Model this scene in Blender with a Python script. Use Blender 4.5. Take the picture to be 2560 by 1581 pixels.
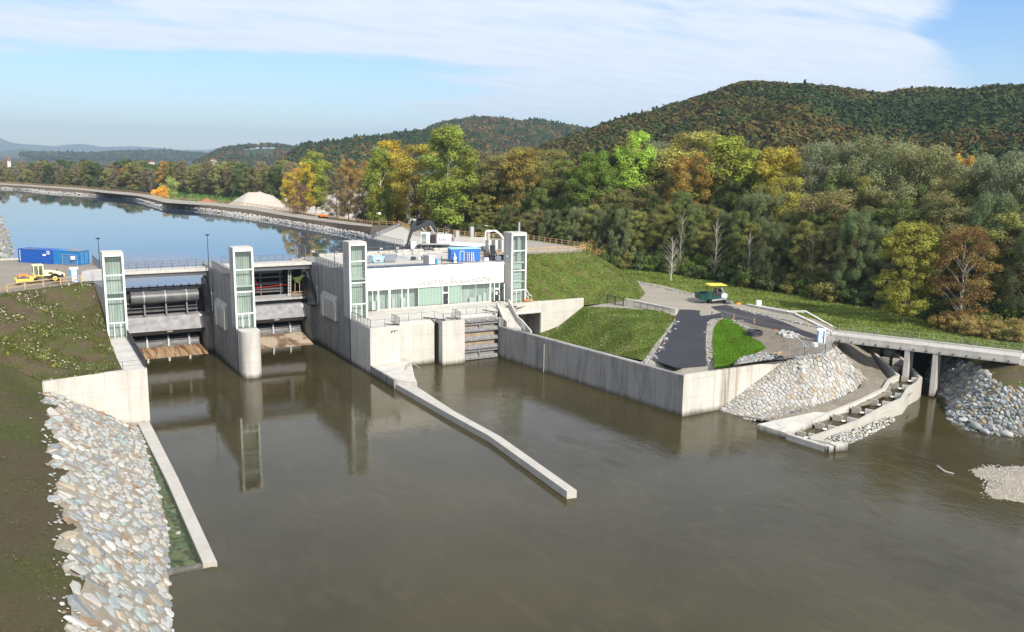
import bpy, math, random
import numpy as np
from mathutils import Vector, Matrix
from mathutils.geometry import delaunay_2d_cdt
R = math.radians
for o in list(bpy.data.objects): bpy.data.objects.remove(o)
SC = bpy.context.scene
COL = SC.collection
random.seed(7); RNG = np.random.default_rng(11)

# ---------------------------------------------------------------- camera
FPX, CAMH = 2170.0, 35.0                      # focal length in photo pixels (2560 wide), height above the tailwater
_p, _r, _y = R(10.2), R(0.75), R(29.5)
FW = np.array([math.sin(_y)*math.cos(_p), math.cos(_y)*math.cos(_p), -math.sin(_p)])
_rt = np.array([math.cos(_y), -math.sin(_y), 0.0]); _up = np.cross(_rt, FW)
RT = _rt*math.cos(_r)+_up*math.sin(_r); UP = -_rt*math.sin(_r)+_up*math.cos(_r)
cd = bpy.data.cameras.new('camera'); cam = bpy.data.objects.new('camera', cd); COL.objects.link(cam)
M = Matrix(((RT[0], UP[0], -FW[0], 0), (RT[1], UP[1], -FW[1], 0), (RT[2], UP[2], -FW[2], CAMH), (0, 0, 0, 1)))
cam.matrix_world = M
cd.sensor_width = 36; cd.lens = FPX/2560*36; cd.clip_start = 1; cd.clip_end = 60000
SC.camera = cam

# ---------------------------------------------------------------- light, sky, exposure
SUN_AZ, SUN_EL = R(176), R(35)
SC.view_settings.view_transform = 'Standard'; SC.view_settings.look = 'None'
SC.view_settings.exposure = 0.40; SC.view_settings.gamma = 1
SC.render.engine = 'CYCLES'
W = bpy.data.worlds.new('World'); SC.world = W; W.use_nodes = True
def world():
    nt = W.node_tree; N = nt.nodes; L = nt.links
    for n in list(N): N.remove(n)
    out = N.new('ShaderNodeOutputWorld'); bg = N.new('ShaderNodeBackground'); L.new(bg.outputs[0], out.inputs[0])
    sky = N.new('ShaderNodeTexSky'); sky.sky_type = 'NISHITA'; sky.sun_disc = False
    sky.sun_elevation = SUN_EL; sky.sun_rotation = SUN_AZ; sky.air_density = 1.15; sky.dust_density = 0.1; sky.ozone_density = 2.5
    bg.inputs[1].default_value = 0.125
    tc = N.new('ShaderNodeTexCoord')
    sep = N.new('ShaderNodeSeparateXYZ'); L.new(tc.outputs['Generated'], sep.inputs[0])
    def m(op, a, b=None, c=None, clamp=False):
        n = N.new('ShaderNodeMath'); n.operation = op; n.use_clamp = clamp
        for i, v in enumerate((a, b, c)):
            if v is None: continue
            if isinstance(v, (int, float)): n.inputs[i].default_value = v
            else: L.new(v, n.inputs[i])
        return n.outputs[0]
    zc = m('MAXIMUM', sep.outputs[2], 0.0); zz = m('ADD', zc, 0.10)
    cx = m('DIVIDE', sep.outputs[0], zz); cy = m('DIVIDE', sep.outputs[1], zz)
    cmb = N.new('ShaderNodeCombineXYZ'); L.new(cx, cmb.inputs[0]); L.new(cy, cmb.inputs[1])
    mp = N.new('ShaderNodeMapping'); mp.inputs['Rotation'].default_value = (0, 0, R(35)); mp.inputs['Scale'].default_value = (0.55, 1.5, 1)
    L.new(cmb.outputs[0], mp.inputs[0])
    n1 = N.new('ShaderNodeTexNoise'); n1.inputs['Scale'].default_value = 1.1; n1.inputs['Detail'].default_value = 9; n1.inputs['Roughness'].default_value = .62; n1.inputs['Distortion'].default_value = .35
    L.new(mp.outputs[0], n1.inputs['Vector'])
    # a clear gap low on the left and another far to the right, cirrus over the rest
    def gap(px, py, w, hgt):
        d = RT*(px-1280)/FPX+UP*(-(py-790.5)/FPX)+FW; d = d/np.linalg.norm(d)
        az = math.atan2(d[0], d[1])
        a = m('ARCTAN2', sep.outputs[0], sep.outputs[1])
        u = m('DIVIDE', m('SUBTRACT', a, az), w); v = m('DIVIDE', m('SUBTRACT', sep.outputs[2], float(d[2])), hgt)
        q = m('ADD', m('MULTIPLY', u, u), m('MULTIPLY', v, v))
        return m('SUBTRACT', 1.0, q, clamp=True)
    g1 = gap(260, 290, .42, .085); g2 = gap(2640, 40, .13, .10); g3 = gap(760, 200, .26, .035)
    g = m('ADD', m('MULTIPLY', g1, .46), m('MULTIPLY', g2, .55)); g = m('ADD', g, m('MULTIPLY', g3, .30))
    f = m('ADD', n1.outputs['Fac'], 0.17); f = m('SUBTRACT', f, g)
    mr = N.new('ShaderNodeMapRange'); mr.inputs[1].default_value = .38; mr.inputs[2].default_value = .66; mr.inputs[3].default_value = 0; mr.inputs[4].default_value = .93
    mr.interpolation_type = 'SMOOTHSTEP'; L.new(f, mr.inputs[0])
    n2 = N.new('ShaderNodeTexNoise'); n2.inputs['Scale'].default_value = 5; n2.inputs['Detail'].default_value = 6; n2.inputs['Roughness'].default_value = .6
    L.new(mp.outputs[0], n2.inputs['Vector'])
    cr = N.new('ShaderNodeMapRange'); cr.inputs[1].default_value = .3; cr.inputs[2].default_value = .7; cr.inputs[3].default_value = .92; cr.inputs[4].default_value = 1.06; L.new(n2.outputs['Fac'], cr.inputs[0])
    cc = N.new('ShaderNodeMix'); cc.data_type = 'RGBA'; cc.blend_type = 'MULTIPLY'; cc.inputs[0].default_value = 1
    cc.inputs[6].default_value = (5.7, 6.1, 7.0, 1)
    L.new(cr.outputs[0], cc.inputs[7])
    # below the horizon the sky texture is used as it is
    up = N.new('ShaderNodeMapRange'); up.inputs[1].default_value = -.01; up.inputs[2].default_value = .05; L.new(sep.outputs[2], up.inputs[0])
    fac = m('MULTIPLY', mr.outputs[0], up.outputs[0])
    mx = N.new('ShaderNodeMix'); mx.data_type = 'RGBA'; L.new(fac, mx.inputs[0]); hs = N.new('ShaderNodeHueSaturation'); hs.inputs['Saturation'].default_value = 1.25; hs.inputs['Value'].default_value = 1.0; L.new(sky.outputs[0], hs.inputs['Color']); tn = N.new('ShaderNodeMix'); tn.data_type = 'RGBA'; tn.blend_type = 'MULTIPLY'; tn.inputs[0].default_value = 1; tn.inputs[7].default_value = (.66, .745, 1.0, 1); L.new(hs.outputs[0], tn.inputs[6]); L.new(tn.outputs[2], mx.inputs[6]); L.new(cc.outputs[2], mx.inputs[7])
    L.new(mx.outputs[2], bg.inputs[0])
world()
sl = bpy.data.lights.new('sun', 'SUN'); sl.energy = 5.0; sl.angle = R(0.5); sl.color = (1, .93, .82)
so = bpy.data.objects.new('sun', sl); COL.objects.link(so)
sd = Vector((math.sin(SUN_AZ)*math.cos(SUN_EL), math.cos(SUN_AZ)*math.cos(SUN_EL), math.sin(SUN_EL)))
so.rotation_euler = sd.to_track_quat('Z', 'Y').to_euler(); so.location = (0, -50, 120)

# ---------------------------------------------------------------- survey helpers (photo pixel + known height -> place)
def ray(px, py): return RT*(px-1280)/FPX+UP*(-(py-790.5)/FPX)+FW
def at(px, py, z=0.0):
    d = ray(px, py); t = (z-CAMH)/d[2]; return (float(d[0]*t), float(d[1]*t), float(z))
def bearing(px, dist, py=420):
    d = ray(px, py); h = math.hypot(d[0], d[1]); return (d[0]/h*dist, d[1]/h*dist)
def zat(px, py, x, y):
    d = ray(px, py); return CAMH+d[2]*math.hypot(x, y)/math.hypot(d[0], d[1])

# ---------------------------------------------------------------- node material helpers
def mat(name):
    m = bpy.data.materials.new(name); m.use_nodes = True
    nt = m.node_tree; b = nt.nodes['Principled BSDF']; return m, nt, b
def nd(nt, t, **k):
    n = nt.nodes.new(t)
    for a, v in k.items():
        if a.startswith('i_'): n.inputs[a[2:].replace('_', ' ')].default_value = v
        else: setattr(n, a, v)
    return n
def pos(nt, scale=(1, 1, 1), rot=(0, 0, 0)):
    g = nd(nt, 'ShaderNodeNewGeometry'); mp = nd(nt, 'ShaderNodeMapping'); mp.inputs['Scale'].default_value = scale; mp.inputs['Rotation'].default_value = rot
    nt.links.new(g.outputs['Position'], mp.inputs[0]); return mp.outputs[0]
def noise(nt, vec, s, d=4, r=.55, dist=0):
    n = nd(nt, 'ShaderNodeTexNoise'); n.inputs['Scale'].default_value = s; n.inputs['Detail'].default_value = d; n.inputs['Roughness'].default_value = r; n.inputs['Distortion'].default_value = dist
    nt.links.new(vec, n.inputs['Vector']); return n.outputs['Fac']
def ramp(nt, fac, stops):
    c = nd(nt, 'ShaderNodeValToRGB'); e = c.color_ramp.elements
    while len(e) > 1: e.remove(e[-1])
    e[0].position = stops[0][0]; e[0].color = (*stops[0][1], 1) if len(stops[0][1]) == 3 else stops[0][1]
    for p, col in stops[1:]:
        x = e.new(p); x.color = (*col, 1)
    nt.links.new(fac, c.inputs[0]); return c.outputs[0]
def mixc(nt, fac, a, b, mode='MIX'):
    n = nd(nt, 'ShaderNodeMix', data_type='RGBA', blend_type=mode)
    for i, v in ((0, fac), (6, a), (7, b)):
        if isinstance(v, (int, float)): n.inputs[i].default_value = v
        elif isinstance(v, tuple): n.inputs[i].default_value = (*v, 1) if len(v) == 3 else v
        else: nt.links.new(v, n.inputs[i])
    return n.outputs[2]
def mrange(nt, v, a, b, c=0., d=1.):
    n = nd(nt, 'ShaderNodeMapRange'); n.inputs[1].default_value = a; n.inputs[2].default_value = b; n.inputs[3].default_value = c; n.inputs[4].default_value = d
    nt.links.new(v, n.inputs[0]); return n.outputs[0]
def bump(nt, b, h, st, dist=.1):
    n = nd(nt, 'ShaderNodeBump'); n.inputs['Strength'].default_value = st; n.inputs['Distance'].default_value = dist
    nt.links.new(h, n.inputs['Height']); nt.links.new(n.outputs[0], b.inputs['Normal'])
def spec(b, rough, sp=.3, metal=0):
    b.inputs['Roughness'].default_value = rough; b.inputs['Specular IOR Level'].default_value = sp; b.inputs['Metallic'].default_value = metal
def g3(v): return (v, v, v)

MT = {}
def plain(name, col, rough=.6, sp=.3, metal=0, var=.12, s=1.3):
    m, nt, b = mat(name); p = pos(nt)
    f = noise(nt, p, s, 5, .6); c = ramp(nt, f, [(.3, tuple(x*(1-var) for x in col)), (.7, tuple(min(1, x*(1+var)) for x in col))])
    nt.links.new(c, b.inputs['Base Color']); spec(b, rough, sp, metal); MT[name] = m; return m
def concrete(name, col, stain=.5, joints=(2.7, 2.6), streak=.4, wet=True):
    m, nt, b = mat(name); L = nt.links
    p = pos(nt); lo = noise(nt, p, .35, 6, .65); hi = noise(nt, p, 5., 5, .7)
    st = noise(nt, pos(nt, (1.0, 1.0, .13)), 1.0, 7, .72, .5)
    st2 = noise(nt, pos(nt, (.5, .5, .06)), 1.0, 4, .6)
    c = mixc(nt, mrange(nt, lo, .3, .75), col, tuple(x*.80 for x in col))
    c = mixc(nt, mrange(nt, hi, .35, .75, 0, .35), c, tuple(x*.7 for x in col))
    dk = tuple(x*k for x, k in zip(col, (.44, .41, .36)))
    c = mixc(nt, mrange(nt, st, .47, .68, 0, streak), c, dk)
    c = mixc(nt, mrange(nt, st2, .50, .70, 0, streak*.8), c, tuple(x*k for x, k in zip(col, (.36, .36, .36))))
    # joints of the shuttering panels
    g = nd(nt, 'ShaderNodeNewGeometry'); s = nd(nt, 'ShaderNodeSeparateXYZ'); L.new(g.outputs['Position'], s.inputs[0])
    def line(v, per, w):
        a = nd(nt, 'ShaderNodeMath', operation='PINGPONG'); L.new(v, a.inputs[0]); a.inputs[1].default_value = per/2
        q = nd(nt, 'ShaderNodeMath', operation='LESS_THAN'); L.new(a.outputs[0], q.inputs[0]); q.inputs[1].default_value = w; return q.outputs[0]
    ad = nd(nt, 'ShaderNodeMath', operation='ADD'); L.new(s.outputs[0], ad.inputs[0]); L.new(s.outputs[1], ad.inputs[1])
    nz = nd(nt, 'ShaderNodeSeparateXYZ'); L.new(g.outputs['Normal'], nz.inputs[0])
    ab = nd(nt, 'ShaderNodeMath', operation='ABSOLUTE'); L.new(nz.outputs[2], ab.inputs[0])
    vert = nd(nt, 'ShaderNodeMath', operation='LESS_THAN'); L.new(ab.outputs[0], vert.inputs[0]); vert.inputs[1].default_value = .5
    mx = nd(nt, 'ShaderNodeMath', operation='MAXIMUM'); L.new(line(ad.outputs[0], joints[0], .035), mx.inputs[0]); L.new(line(s.outputs[2], joints[1], .035), mx.inputs[1])
    jm = nd(nt, 'ShaderNodeMath', operation='MULTIPLY'); L.new(mx.outputs[0], jm.inputs[0]); L.new(vert.outputs[0], jm.inputs[1])
    j2 = nd(nt, 'ShaderNodeMath', operation='MULTIPLY'); L.new(jm.outputs[0], j2.inputs[0]); j2.inputs[1].default_value = .38
    c = mixc(nt, j2.outputs[0], c, dk)
    if wet:   # algae and damp left by the changing water level
        wn = nd(nt, 'ShaderNodeMath', operation='MULTIPLY_ADD'); L.new(st, wn.inputs[0]); wn.inputs[1].default_value = -1.2; L.new(s.outputs[2], wn.inputs[2])
        c = mixc(nt, mrange(nt, wn.outputs[0], -.5, .25, .85, 0), c, (.055, .052, .035))
    L.new(c, b.inputs['Base Color']); spec(b, .85, .15)
    bump(nt, b, hi, .15, .03); MT[name] = m; return m
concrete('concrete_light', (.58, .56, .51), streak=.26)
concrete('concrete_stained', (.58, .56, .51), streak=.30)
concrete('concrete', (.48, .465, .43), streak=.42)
concrete('concrete_shaded', (.30, .295, .285), streak=.7)  # streaky weathering, plus shade of sunless faces worked into a darker base colour
concrete('concrete_coping', (.49, .47, .42), streak=.12, wet=False, joints=(7.3, 9))
concrete('concrete_deck', (.50, .48, .44), streak=.12, wet=False)
plain('render_white', (.70, .685, .66), .7, .2, var=.03, s=.3)
plain('frame_white', (.80, .80, .79), .45, .4, var=.03)
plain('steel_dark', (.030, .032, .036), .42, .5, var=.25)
plain('steel_grey', (.11, .113, .118), .45, .5, var=.3)
plain('slab_steel', (.27, .27, .28), .55, .4, var=.3, s=.9)
plain('flap_steel', (.20, .205, .21), .5, .4, var=.4, s=.7)
plain('steel_light', (.36, .36, .36), .45, .5, var=.2)
plain('rail_dark', (.045, .048, .055), .5, .4)
plain('galvanised', (.42, .44, .45), .4, .5, .4, var=.1)
plain('timber', (.46, .31, .16), .8, .1, var=.25, s=3)
plain('timber_old', (.30, .24, .17), .85, .1, var=.3, s=3)
plain('blue_dark', (.012, .085, .36), .5, .4, var=.12)
plain('blue_mid', (.02, .17, .42), .5, .4, var=.15)
plain('lettering', (.60, .585, .56), .8, .1)  # greyer than the white wall, the colour standing in for the letters' shadow
plain('blue_site', (.025, .14, .46), .5, .4, var=.06)
plain('blue_toilet', (.02, .22, .50), .5, .4, var=.06)
plain('white_paint', (.80, .80, .80), .5, .4, var=.06)
plain('yellow_paint', (.80, .56, .10), .5, .4, var=.12)
plain('cream_paint', (.80, .72, .42), .5, .4, var=.12)
plain('roof_yellow', (.78, .62, .08), .5, .4, var=.08)
plain('orange_paint', (.85, .22, .02), .5, .4, var=.1)
plain('red_paint', (.60, .03, .02), .5, .4, var=.1)
plain('green_paint', (.006, .055, .045), .45, .4, var=.15)
plain('rubber', (.022, .022, .024), .8, .2, var=.3)
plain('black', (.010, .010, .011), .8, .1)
plain('grey_paint', (.50, .52, .52), .5, .4, var=.1)
plain('boom_grey', (.045, .05, .058), .45, .4, var=.2)
plain('plastic_dark', (.03, .035, .045), .5, .4, var=.3)
plain('tarp_green', (.07, .09, .03), .9, .1, var=.35, s=2)
plain('sheet_grey', (.22, .24, .28), .4, .5, var=.2)
plain('rust', (.20, .08, .035), .8, .2, var=.4, s=4)
plain('light_blue', (.30, .55, .72), .5, .4, var=.1)
plain('gate_tan', (.30, .235, .17), .75, .2, var=.3, s=2)
plain('gate_grey', (.20, .20, .20), .65, .3, var=.3, s=2)
plain('birch_bark', (.50, .48, .42), .85, .1, var=.35, s=6)
plain('bark', (.12, .10, .075), .9, .1, var=.35, s=5)
plain('bark_pale', (.36, .33, .28), .9, .1, var=.3, s=5)
plain('roof_tile', (.30, .09, .05), .8, .1, var=.2)
plain('wall_cream', (.62, .58, .50), .8, .1)
plain('skylight', (.07, .09, .13), .6, .2, var=.1)
plain('duct_shiny', (.62, .63, .64), .35, .5, var=.05)
plain('foam', (.75, .76, .74), .5, .2, var=.3, s=3)
plain('tool_dark', (.05, .06, .09), .6, .3, var=.5, s=8)

def glass_mat():
    m, nt, b = mat('window_glass'); L = nt.links
    b.inputs['Base Color'].default_value = (.22, .27, .26, 1); spec(b, .06, .5)
    tr = nd(nt, 'ShaderNodeBsdfTransparent'); tr.inputs[0].default_value = (.90, .945, .925, 1)
    mx = nd(nt, 'ShaderNodeMixShader'); mx.inputs[0].default_value = .16
    out = nt.nodes['Material Output']; L.new(tr.outputs[0], mx.inputs[1]); L.new(b.outputs[0], mx.inputs[2]); L.new(mx.outputs[0], out.inputs[0])
    MT['glass'] = m
glass_mat()
def curtain_mat():   # pale slatted lining seen through the glass
    m, nt, b = mat('slatted_lining'); L = nt.links
    g = nd(nt, 'ShaderNodeNewGeometry'); s = nd(nt, 'ShaderNodeSeparateXYZ'); L.new(g.outputs['Position'], s.inputs[0])
    a = nd(nt, 'ShaderNodeMath', operation='PINGPONG'); L.new(s.outputs[0], a.inputs[0]); a.inputs[1].default_value = .19
    n = noise(nt, pos(nt, (1, 1, .15)), 1.2, 3)
    c = mixc(nt, mrange(nt, a.outputs[0], .03, .07), (.36, .38, .36), (.78, .79, .75)); c = mixc(nt, mrange(nt, n, .35, .65, 0, .55), c, (.24, .27, .26))
    L.new(c, b.inputs['Base Color']); spec(b, .8, .1); MT['lining'] = m
    m, nt, b = mat('slatted_pale'); L = nt.links
    g = nd(nt, 'ShaderNodeNewGeometry'); s = nd(nt, 'ShaderNodeSeparateXYZ'); L.new(g.outputs['Position'], s.inputs[0])
    a = nd(nt, 'ShaderNodeMath', operation='PINGPONG'); L.new(s.outputs[0], a.inputs[0]); a.inputs[1].default_value = .15
    c = mixc(nt, mrange(nt, a.outputs[0], .02, .05), (.34, .42, .37), (.72, .80, .73))
    L.new(c, b.inputs['Base Color']); spec(b, .6, .2); MT['lining_pale'] = m
curtain_mat()

def ground_mat(name, stops, s=.25, fine=None, rough=.95, bst=.4, dots=None, tilt=None):
    m, nt, b = mat(name); L = nt.links; p = pos(nt)
    a = noise(nt, p, s, 8, .68); c = ramp(nt, a, stops)
    f = noise(nt, p, 3.1, 5, .75)
    c = mixc(nt, mrange(nt, f, .3, .7, .0, .55), c, mixc(nt, 1., c, g3(.45), 'MULTIPLY'))
    h = noise(nt, p, 9, 3, .7); c = mixc(nt, mrange(nt, h, .45, .75, 0, .35), c, mixc(nt, 1., c, g3(1.5), 'MULTIPLY'))
    if fine: c = mixc(nt, mrange(nt, noise(nt, p, fine[0], 5, .6), fine[1], fine[1]+.08), c, fine[2])
    if dots:
        v = nd(nt, 'ShaderNodeTexVoronoi'); v.inputs['Scale'].default_value = dots[0]; L.new(p, v.inputs['Vector'])
        msk = mrange(nt, v.outputs['Distance'], dots[1]*.6, dots[1], 1, 0)
        k = nd(nt, 'ShaderNodeMath', operation='MULTIPLY'); L.new(msk, k.inputs[0]); L.new(mrange(nt, noise(nt, p, .8, 3), .5, .56), k.inputs[1])
        c = mixc(nt, k.outputs[0], c, dots[2])
    L.new(c, b.inputs['Base Color']); spec(b, rough, .1); bump(nt, b, f, bst, .15); MT[name] = m; return m
ground_mat('grass', [(.32, (.12, .095, .045)), (.44, (.12, .125, .035)), (.55, (.11, .155, .028)), (.72, (.08, .14, .022))], .55, dots=(1.6, .16, (.40, .40, .34)))
ground_mat('grass_bright', [(.25, (.065, .085, .018)), (.6, (.075, .145, .014)), (.8, (.06, .12, .015))], .5)
ground_mat('meadow', [(.30, (.07, .10, .022)), (.45, (.12, .17, .028)), (.60, (.19, .23, .045)), (.8, (.13, .19, .03))], .12)
ground_mat('soil_grass', [(.40, (.098, .074, .046)), (.50, (.105, .085, .050)), (.57, (.085, .085, .034)), (.66, (.075, .105, .022)), (.76, (.105, .115, .022))], .22, fine=(.45, .62, (.13, .12, .03)), dots=(1.1, .12, (.36, .35, .31)))
ground_mat('soil_dark', [(.30, (.080, .060, .040)), (.5, (.078, .066, .036)), (.6, (.070, .072, .028)), (.75, (.07, .085, .024))], .1, dots=(1.3, .09, (.25, .22, .17)))
ground_mat('soil', [(.3, (.105, .080, .058)), (.7, (.15, .12, .09))], .3)
ground_mat('gravel_road', [(.3, (.30, .27, .225)), (.7, (.38, .345, .29))], .2)
ground_mat('gravel_yard', [(.3, (.235, .21, .175)), (.7, (.31, .28, .235))], .12)
ground_mat('gravel_white', [(.3, (.52, .47, .40)), (.7, (.60, .55, .48))], .15, bst=.2)
ground_mat('heap_red', [(.3, (.42, .13, .06)), (.7, (.50, .17, .08))], .3)
ground_mat('debris', [(.3, (.13, .105, .08)), (.5, (.23, .20, .16)), (.7, (.19, .165, .13))], .45, dots=(2.0, .2, (.42, .40, .36)))
ground_mat('riverbed', [(.3, (.20, .175, .135)), (.7, (.29, .26, .21))], .4, dots=(2.5, .25, (.40, .38, .34)))
ground_mat('forest_floor', [(.3, (.035, .035, .015)), (.7, (.06, .06, .025))], .1)
ground_mat('mortar', [(.3, (.29, .255, .20)), (.7, (.40, .355, .285))], .5, bst=.8)
ground_mat('mortar_pale', [(.3, (.24, .21, .17)), (.7, (.34, .31, .26))], .5, bst=.8)
ground_mat('mortar_brown', [(.3, (.19, .155, .10)), (.7, (.27, .22, .15))], .5, bst=.8)

def asphalt():
    m, nt, b = mat('asphalt'); p = pos(nt); a = noise(nt, p, .25, 4); c = ramp(nt, a, [(.3, (.030, .031, .040)), (.7, (.040, .041, .050))])
    f = noise(nt, p, 14, 3, .7); c = mixc(nt, mrange(nt, f, .4, .7, 0, .5), c, (.058, .058, .066))
    nt.links.new(c, b.inputs['Base Color']); spec(b, .8, .2); bump(nt, b, f, .3, .02); MT['asphalt'] = m
    m, nt, b = mat('asphalt_main'); p = pos(nt, (1, 1, 1), (0, 0, R(-22)))
    st = noise(nt, pos(nt, (.9, .04, 1), (0, 0, R(-16))), 1.6, 4, .6); f = noise(nt, p, 12, 3, .7)
    c = ramp(nt, st, [(.38, (.024, .025, .030)), (.5, (.05, .05, .056)), (.66, (.11, .108, .11))]); c = mixc(nt, mrange(nt, f, .4, .7, 0, .4), c, (.06, .06, .066))
    nt.links.new(c, b.inputs['Base Color']); spec(b, .8, .2); bump(nt, b, f, .3, .02); MT['asphalt_main'] = m
asphalt()

def stone_mat(name, cols):   # each stone its own tint through a face attribute
    m, nt, b = mat(name); L = nt.links
    a = nd(nt, 'ShaderNodeAttribute', attribute_name='tint'); p = pos(nt)
    c = ramp(nt, a.outputs['Fac'], [(i/(len(cols)), q) for i, q in enumerate(cols)]); c2 = c.node.color_ramp; c2.interpolation = 'CONSTANT'
    n = noise(nt, p, 3.5, 6, .7); c = mixc(nt, mrange(nt, n, .35, .7, 0, .6), c, mixc(nt, 1., c, g3(.55), 'MULTIPLY'))
    L.new(c, b.inputs['Base Color']); spec(b, .85, .2); bump(nt, b, n, .5, .08); MT[name] = m
stone_mat('stone_mixed', [(.46, .45, .41), (.40, .42, .41), (.50, .48, .43), (.31, .36, .36), (.44, .42, .36), (.36, .37, .37), (.54, .53, .50), (.42, .36, .27), (.33, .40, .38), (.46, .45, .41), (.28, .30, .31), (.42, .43, .41), (.49, .46, .40), (.25, .27, .28), (.38, .42, .42), (.30, .21, .14), (.44, .45, .44)])
stone_mat('stone_pale', [(.44, .43, .40), (.38, .38, .36), (.48, .47, .44), (.42, .39, .34), (.35, .36, .35), (.46, .45, .43), (.40, .34, .25), (.47, .46, .42), (.33, .33, .31), (.43, .43, .41), (.50, .49, .47)])
stone_mat('stone_grey', [(0.228, 0.251, 0.251), (0.304, 0.319, 0.319), (0.182, 0.213, 0.213), (0.380, 0.380, 0.365), (0.334, 0.357, 0.365), (0.274, 0.251, 0.198), (0.213, 0.251, 0.258), (0.395, 0.395, 0.380), (0.350, 0.289, 0.198)])

def water(name, deep, rough, s1, a1, s2, a2, lanes=False, calm=False):
    m, nt, b = mat(name); L = nt.links
    p = pos(nt); base = noise(nt, p, .04, 3, .5); c = ramp(nt, base, [(.35, tuple(x*.80 for x in deep)), (.65, tuple(x*1.2 for x in deep))])
    if lanes: c = mixc(nt, mrange(nt, noise(nt, pos(nt, (1, .45, 1), (0, 0, R(15))), .22, 6, .65, 2.2), .50, .72, 0, .34), c, tuple(x*2.0 for x in deep))
    L.new(c, b.inputs['Base Color']); b.inputs['IOR'].default_value = 1.33; spec(b, rough, .36 if lanes else .5)
    w1 = noise(nt, pos(nt, (1, .55, 1), (0, 0, R(20))), s1, 5, .62, 1.4 if lanes else .3); w2 = noise(nt, pos(nt, (1, .6, 1), (0, 0, R(-30))), s2, 3, .6)
    patch = mrange(nt, noise(nt, p, .035, 3, .55), .38, .62, .25, 1.0)
    if lanes:   # the current below the turbine outlet is rougher than the pool under the weir
        g = nd(nt, 'ShaderNodeNewGeometry'); s = nd(nt, 'ShaderNodeSeparateXYZ'); L.new(g.outputs['Position'], s.inputs[0])
        lane = mrange(nt, s.outputs[0], 46, 52, .17, 1.0)
        y = mrange(nt, s.outputs[1], 50, 135, .55, 1.1)
        k = nd(nt, 'ShaderNodeMath', operation='MULTIPLY'); L.new(lane, k.inputs[0]); L.new(y, k.inputs[1])
        k2 = nd(nt, 'ShaderNodeMath', operation='MULTIPLY'); L.new(k.outputs[0], k2.inputs[0]); L.new(patch, k2.inputs[1]); patch = k2.outputs[0]
    h1 = nd(nt, 'ShaderNodeMath', operation='MULTIPLY'); L.new(w1, h1.inputs[0]); h1.inputs[1].default_value = a1
    h2 = nd(nt, 'ShaderNodeMath', operation='MULTIPLY_ADD'); L.new(w2, h2.inputs[0]); h2.inputs[1].default_value = a2; L.new(h1.outputs[0], h2.inputs[2])
    h3 = nd(nt, 'ShaderNodeMath', operation='MULTIPLY'); L.new(h2.outputs[0], h3.inputs[0]); L.new(patch, h3.inputs[1])
    bump(nt, b, h3.outputs[0], 1., 1.); MT[name] = m
water('tailwater', (.043, .036, .015), .03, .42, .11, 3.0, .048, lanes=True)
water('reservoir', (.030, .058, .095), .015, .3, .006, 1.6, .0012)
def shallow():
    m, nt, b = mat('shallow_water'); L = nt.links
    b.inputs['Base Color'].default_value = (.07, .09, .045, 1); b.inputs['IOR'].default_value = 1.33; spec(b, .03, .5)
    tr = nd(nt, 'ShaderNodeBsdfTransparent'); tr.inputs[0].default_value = (.60, .68, .50, 1)
    mx = nd(nt, 'ShaderNodeMixShader'); mx.inputs[0].default_value = .30
    L.new(tr.outputs[0], mx.inputs[1]); L.new(b.outputs[0], mx.inputs[2]); L.new(mx.outputs[0], nt.nodes['Material Output'].inputs[0]); MT['shallow'] = m
shallow()
def sill_mat():
    m, nt, b = mat('rusty_sill'); L = nt.links
    s = noise(nt, pos(nt, (1.1, .05, .05)), 1.0, 4, .6); s2 = noise(nt, pos(nt, (3., .2, .2)), 1.0, 4, .6)
    c = ramp(nt, s, [(.38, (.08, .026, .010)), (.44, (.22, .085, .028)), (.50, (.36, .26, .15)), (.57, (.30, .18, .085)), (.63, (.13, .048, .016))])
    c = mixc(nt, mrange(nt, s2, .5, .7, 0, .6), c, (.55, .47, .36)); L.new(c, b.inputs['Base Color']); spec(b, .8, .2); MT['sill_rust'] = m
    m, nt, b = mat('weathered_sill'); L = nt.links
    s = noise(nt, pos(nt, (.35, .25, .3)), 1.0, 5, .65)
    c = ramp(nt, s, [(.35, (.11, .075, .05)), (.48, (.22, .15, .10)), (.56, (.45, .36, .25)), (.7, (.36, .33, .29))])
    L.new(c, b.inputs['Base Color']); spec(b, .8, .2); MT['sill_brown'] = m
sill_mat()
LEAFK = 2.1
def leaf_mat():
    m, nt, b = mat('foliage'); L = nt.links; nt.nodes.remove(b)
    oi = nd(nt, 'ShaderNodeObjectInfo'); a = nd(nt, 'ShaderNodeAttribute', attribute_name='tint')
    hs = nd(nt, 'ShaderNodeHueSaturation'); L.new(oi.outputs['Color'], hs.inputs['Color'])
    L.new(mrange(nt, a.outputs['Fac'], 0, 1, .470, .520), hs.inputs['Hue']); L.new(mrange(nt, a.outputs['Fac'], 0, 1, .62*LEAFK, 1.45*LEAFK), hs.inputs['Value'])
    d = nd(nt, 'ShaderNodeBsdfDiffuse'); t = nd(nt, 'ShaderNodeBsdfTranslucent'); L.new(hs.outputs[0], d.inputs[0]); L.new(hs.outputs[0], t.inputs[0])
    mx = nd(nt, 'ShaderNodeMixShader'); mx.inputs[0].default_value = .36; L.new(d.outputs[0], mx.inputs[1]); L.new(t.outputs[0], mx.inputs[2])
    L.new(mx.outputs[0], nt.nodes['Material Output'].inputs[0]); MT['leaf'] = m
    m, nt, b = mat('forest_foliage'); L = nt.links; nt.nodes.remove(b)
    a = nd(nt, 'ShaderNodeAttribute', attribute_name='col')
    d = nd(nt, 'ShaderNodeBsdfDiffuse'); L.new(a.outputs['Color'], d.inputs[0]); L.new(d.outputs[0], nt.nodes['Material Output'].inputs[0]); MT['forest'] = m
leaf_mat()
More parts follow.
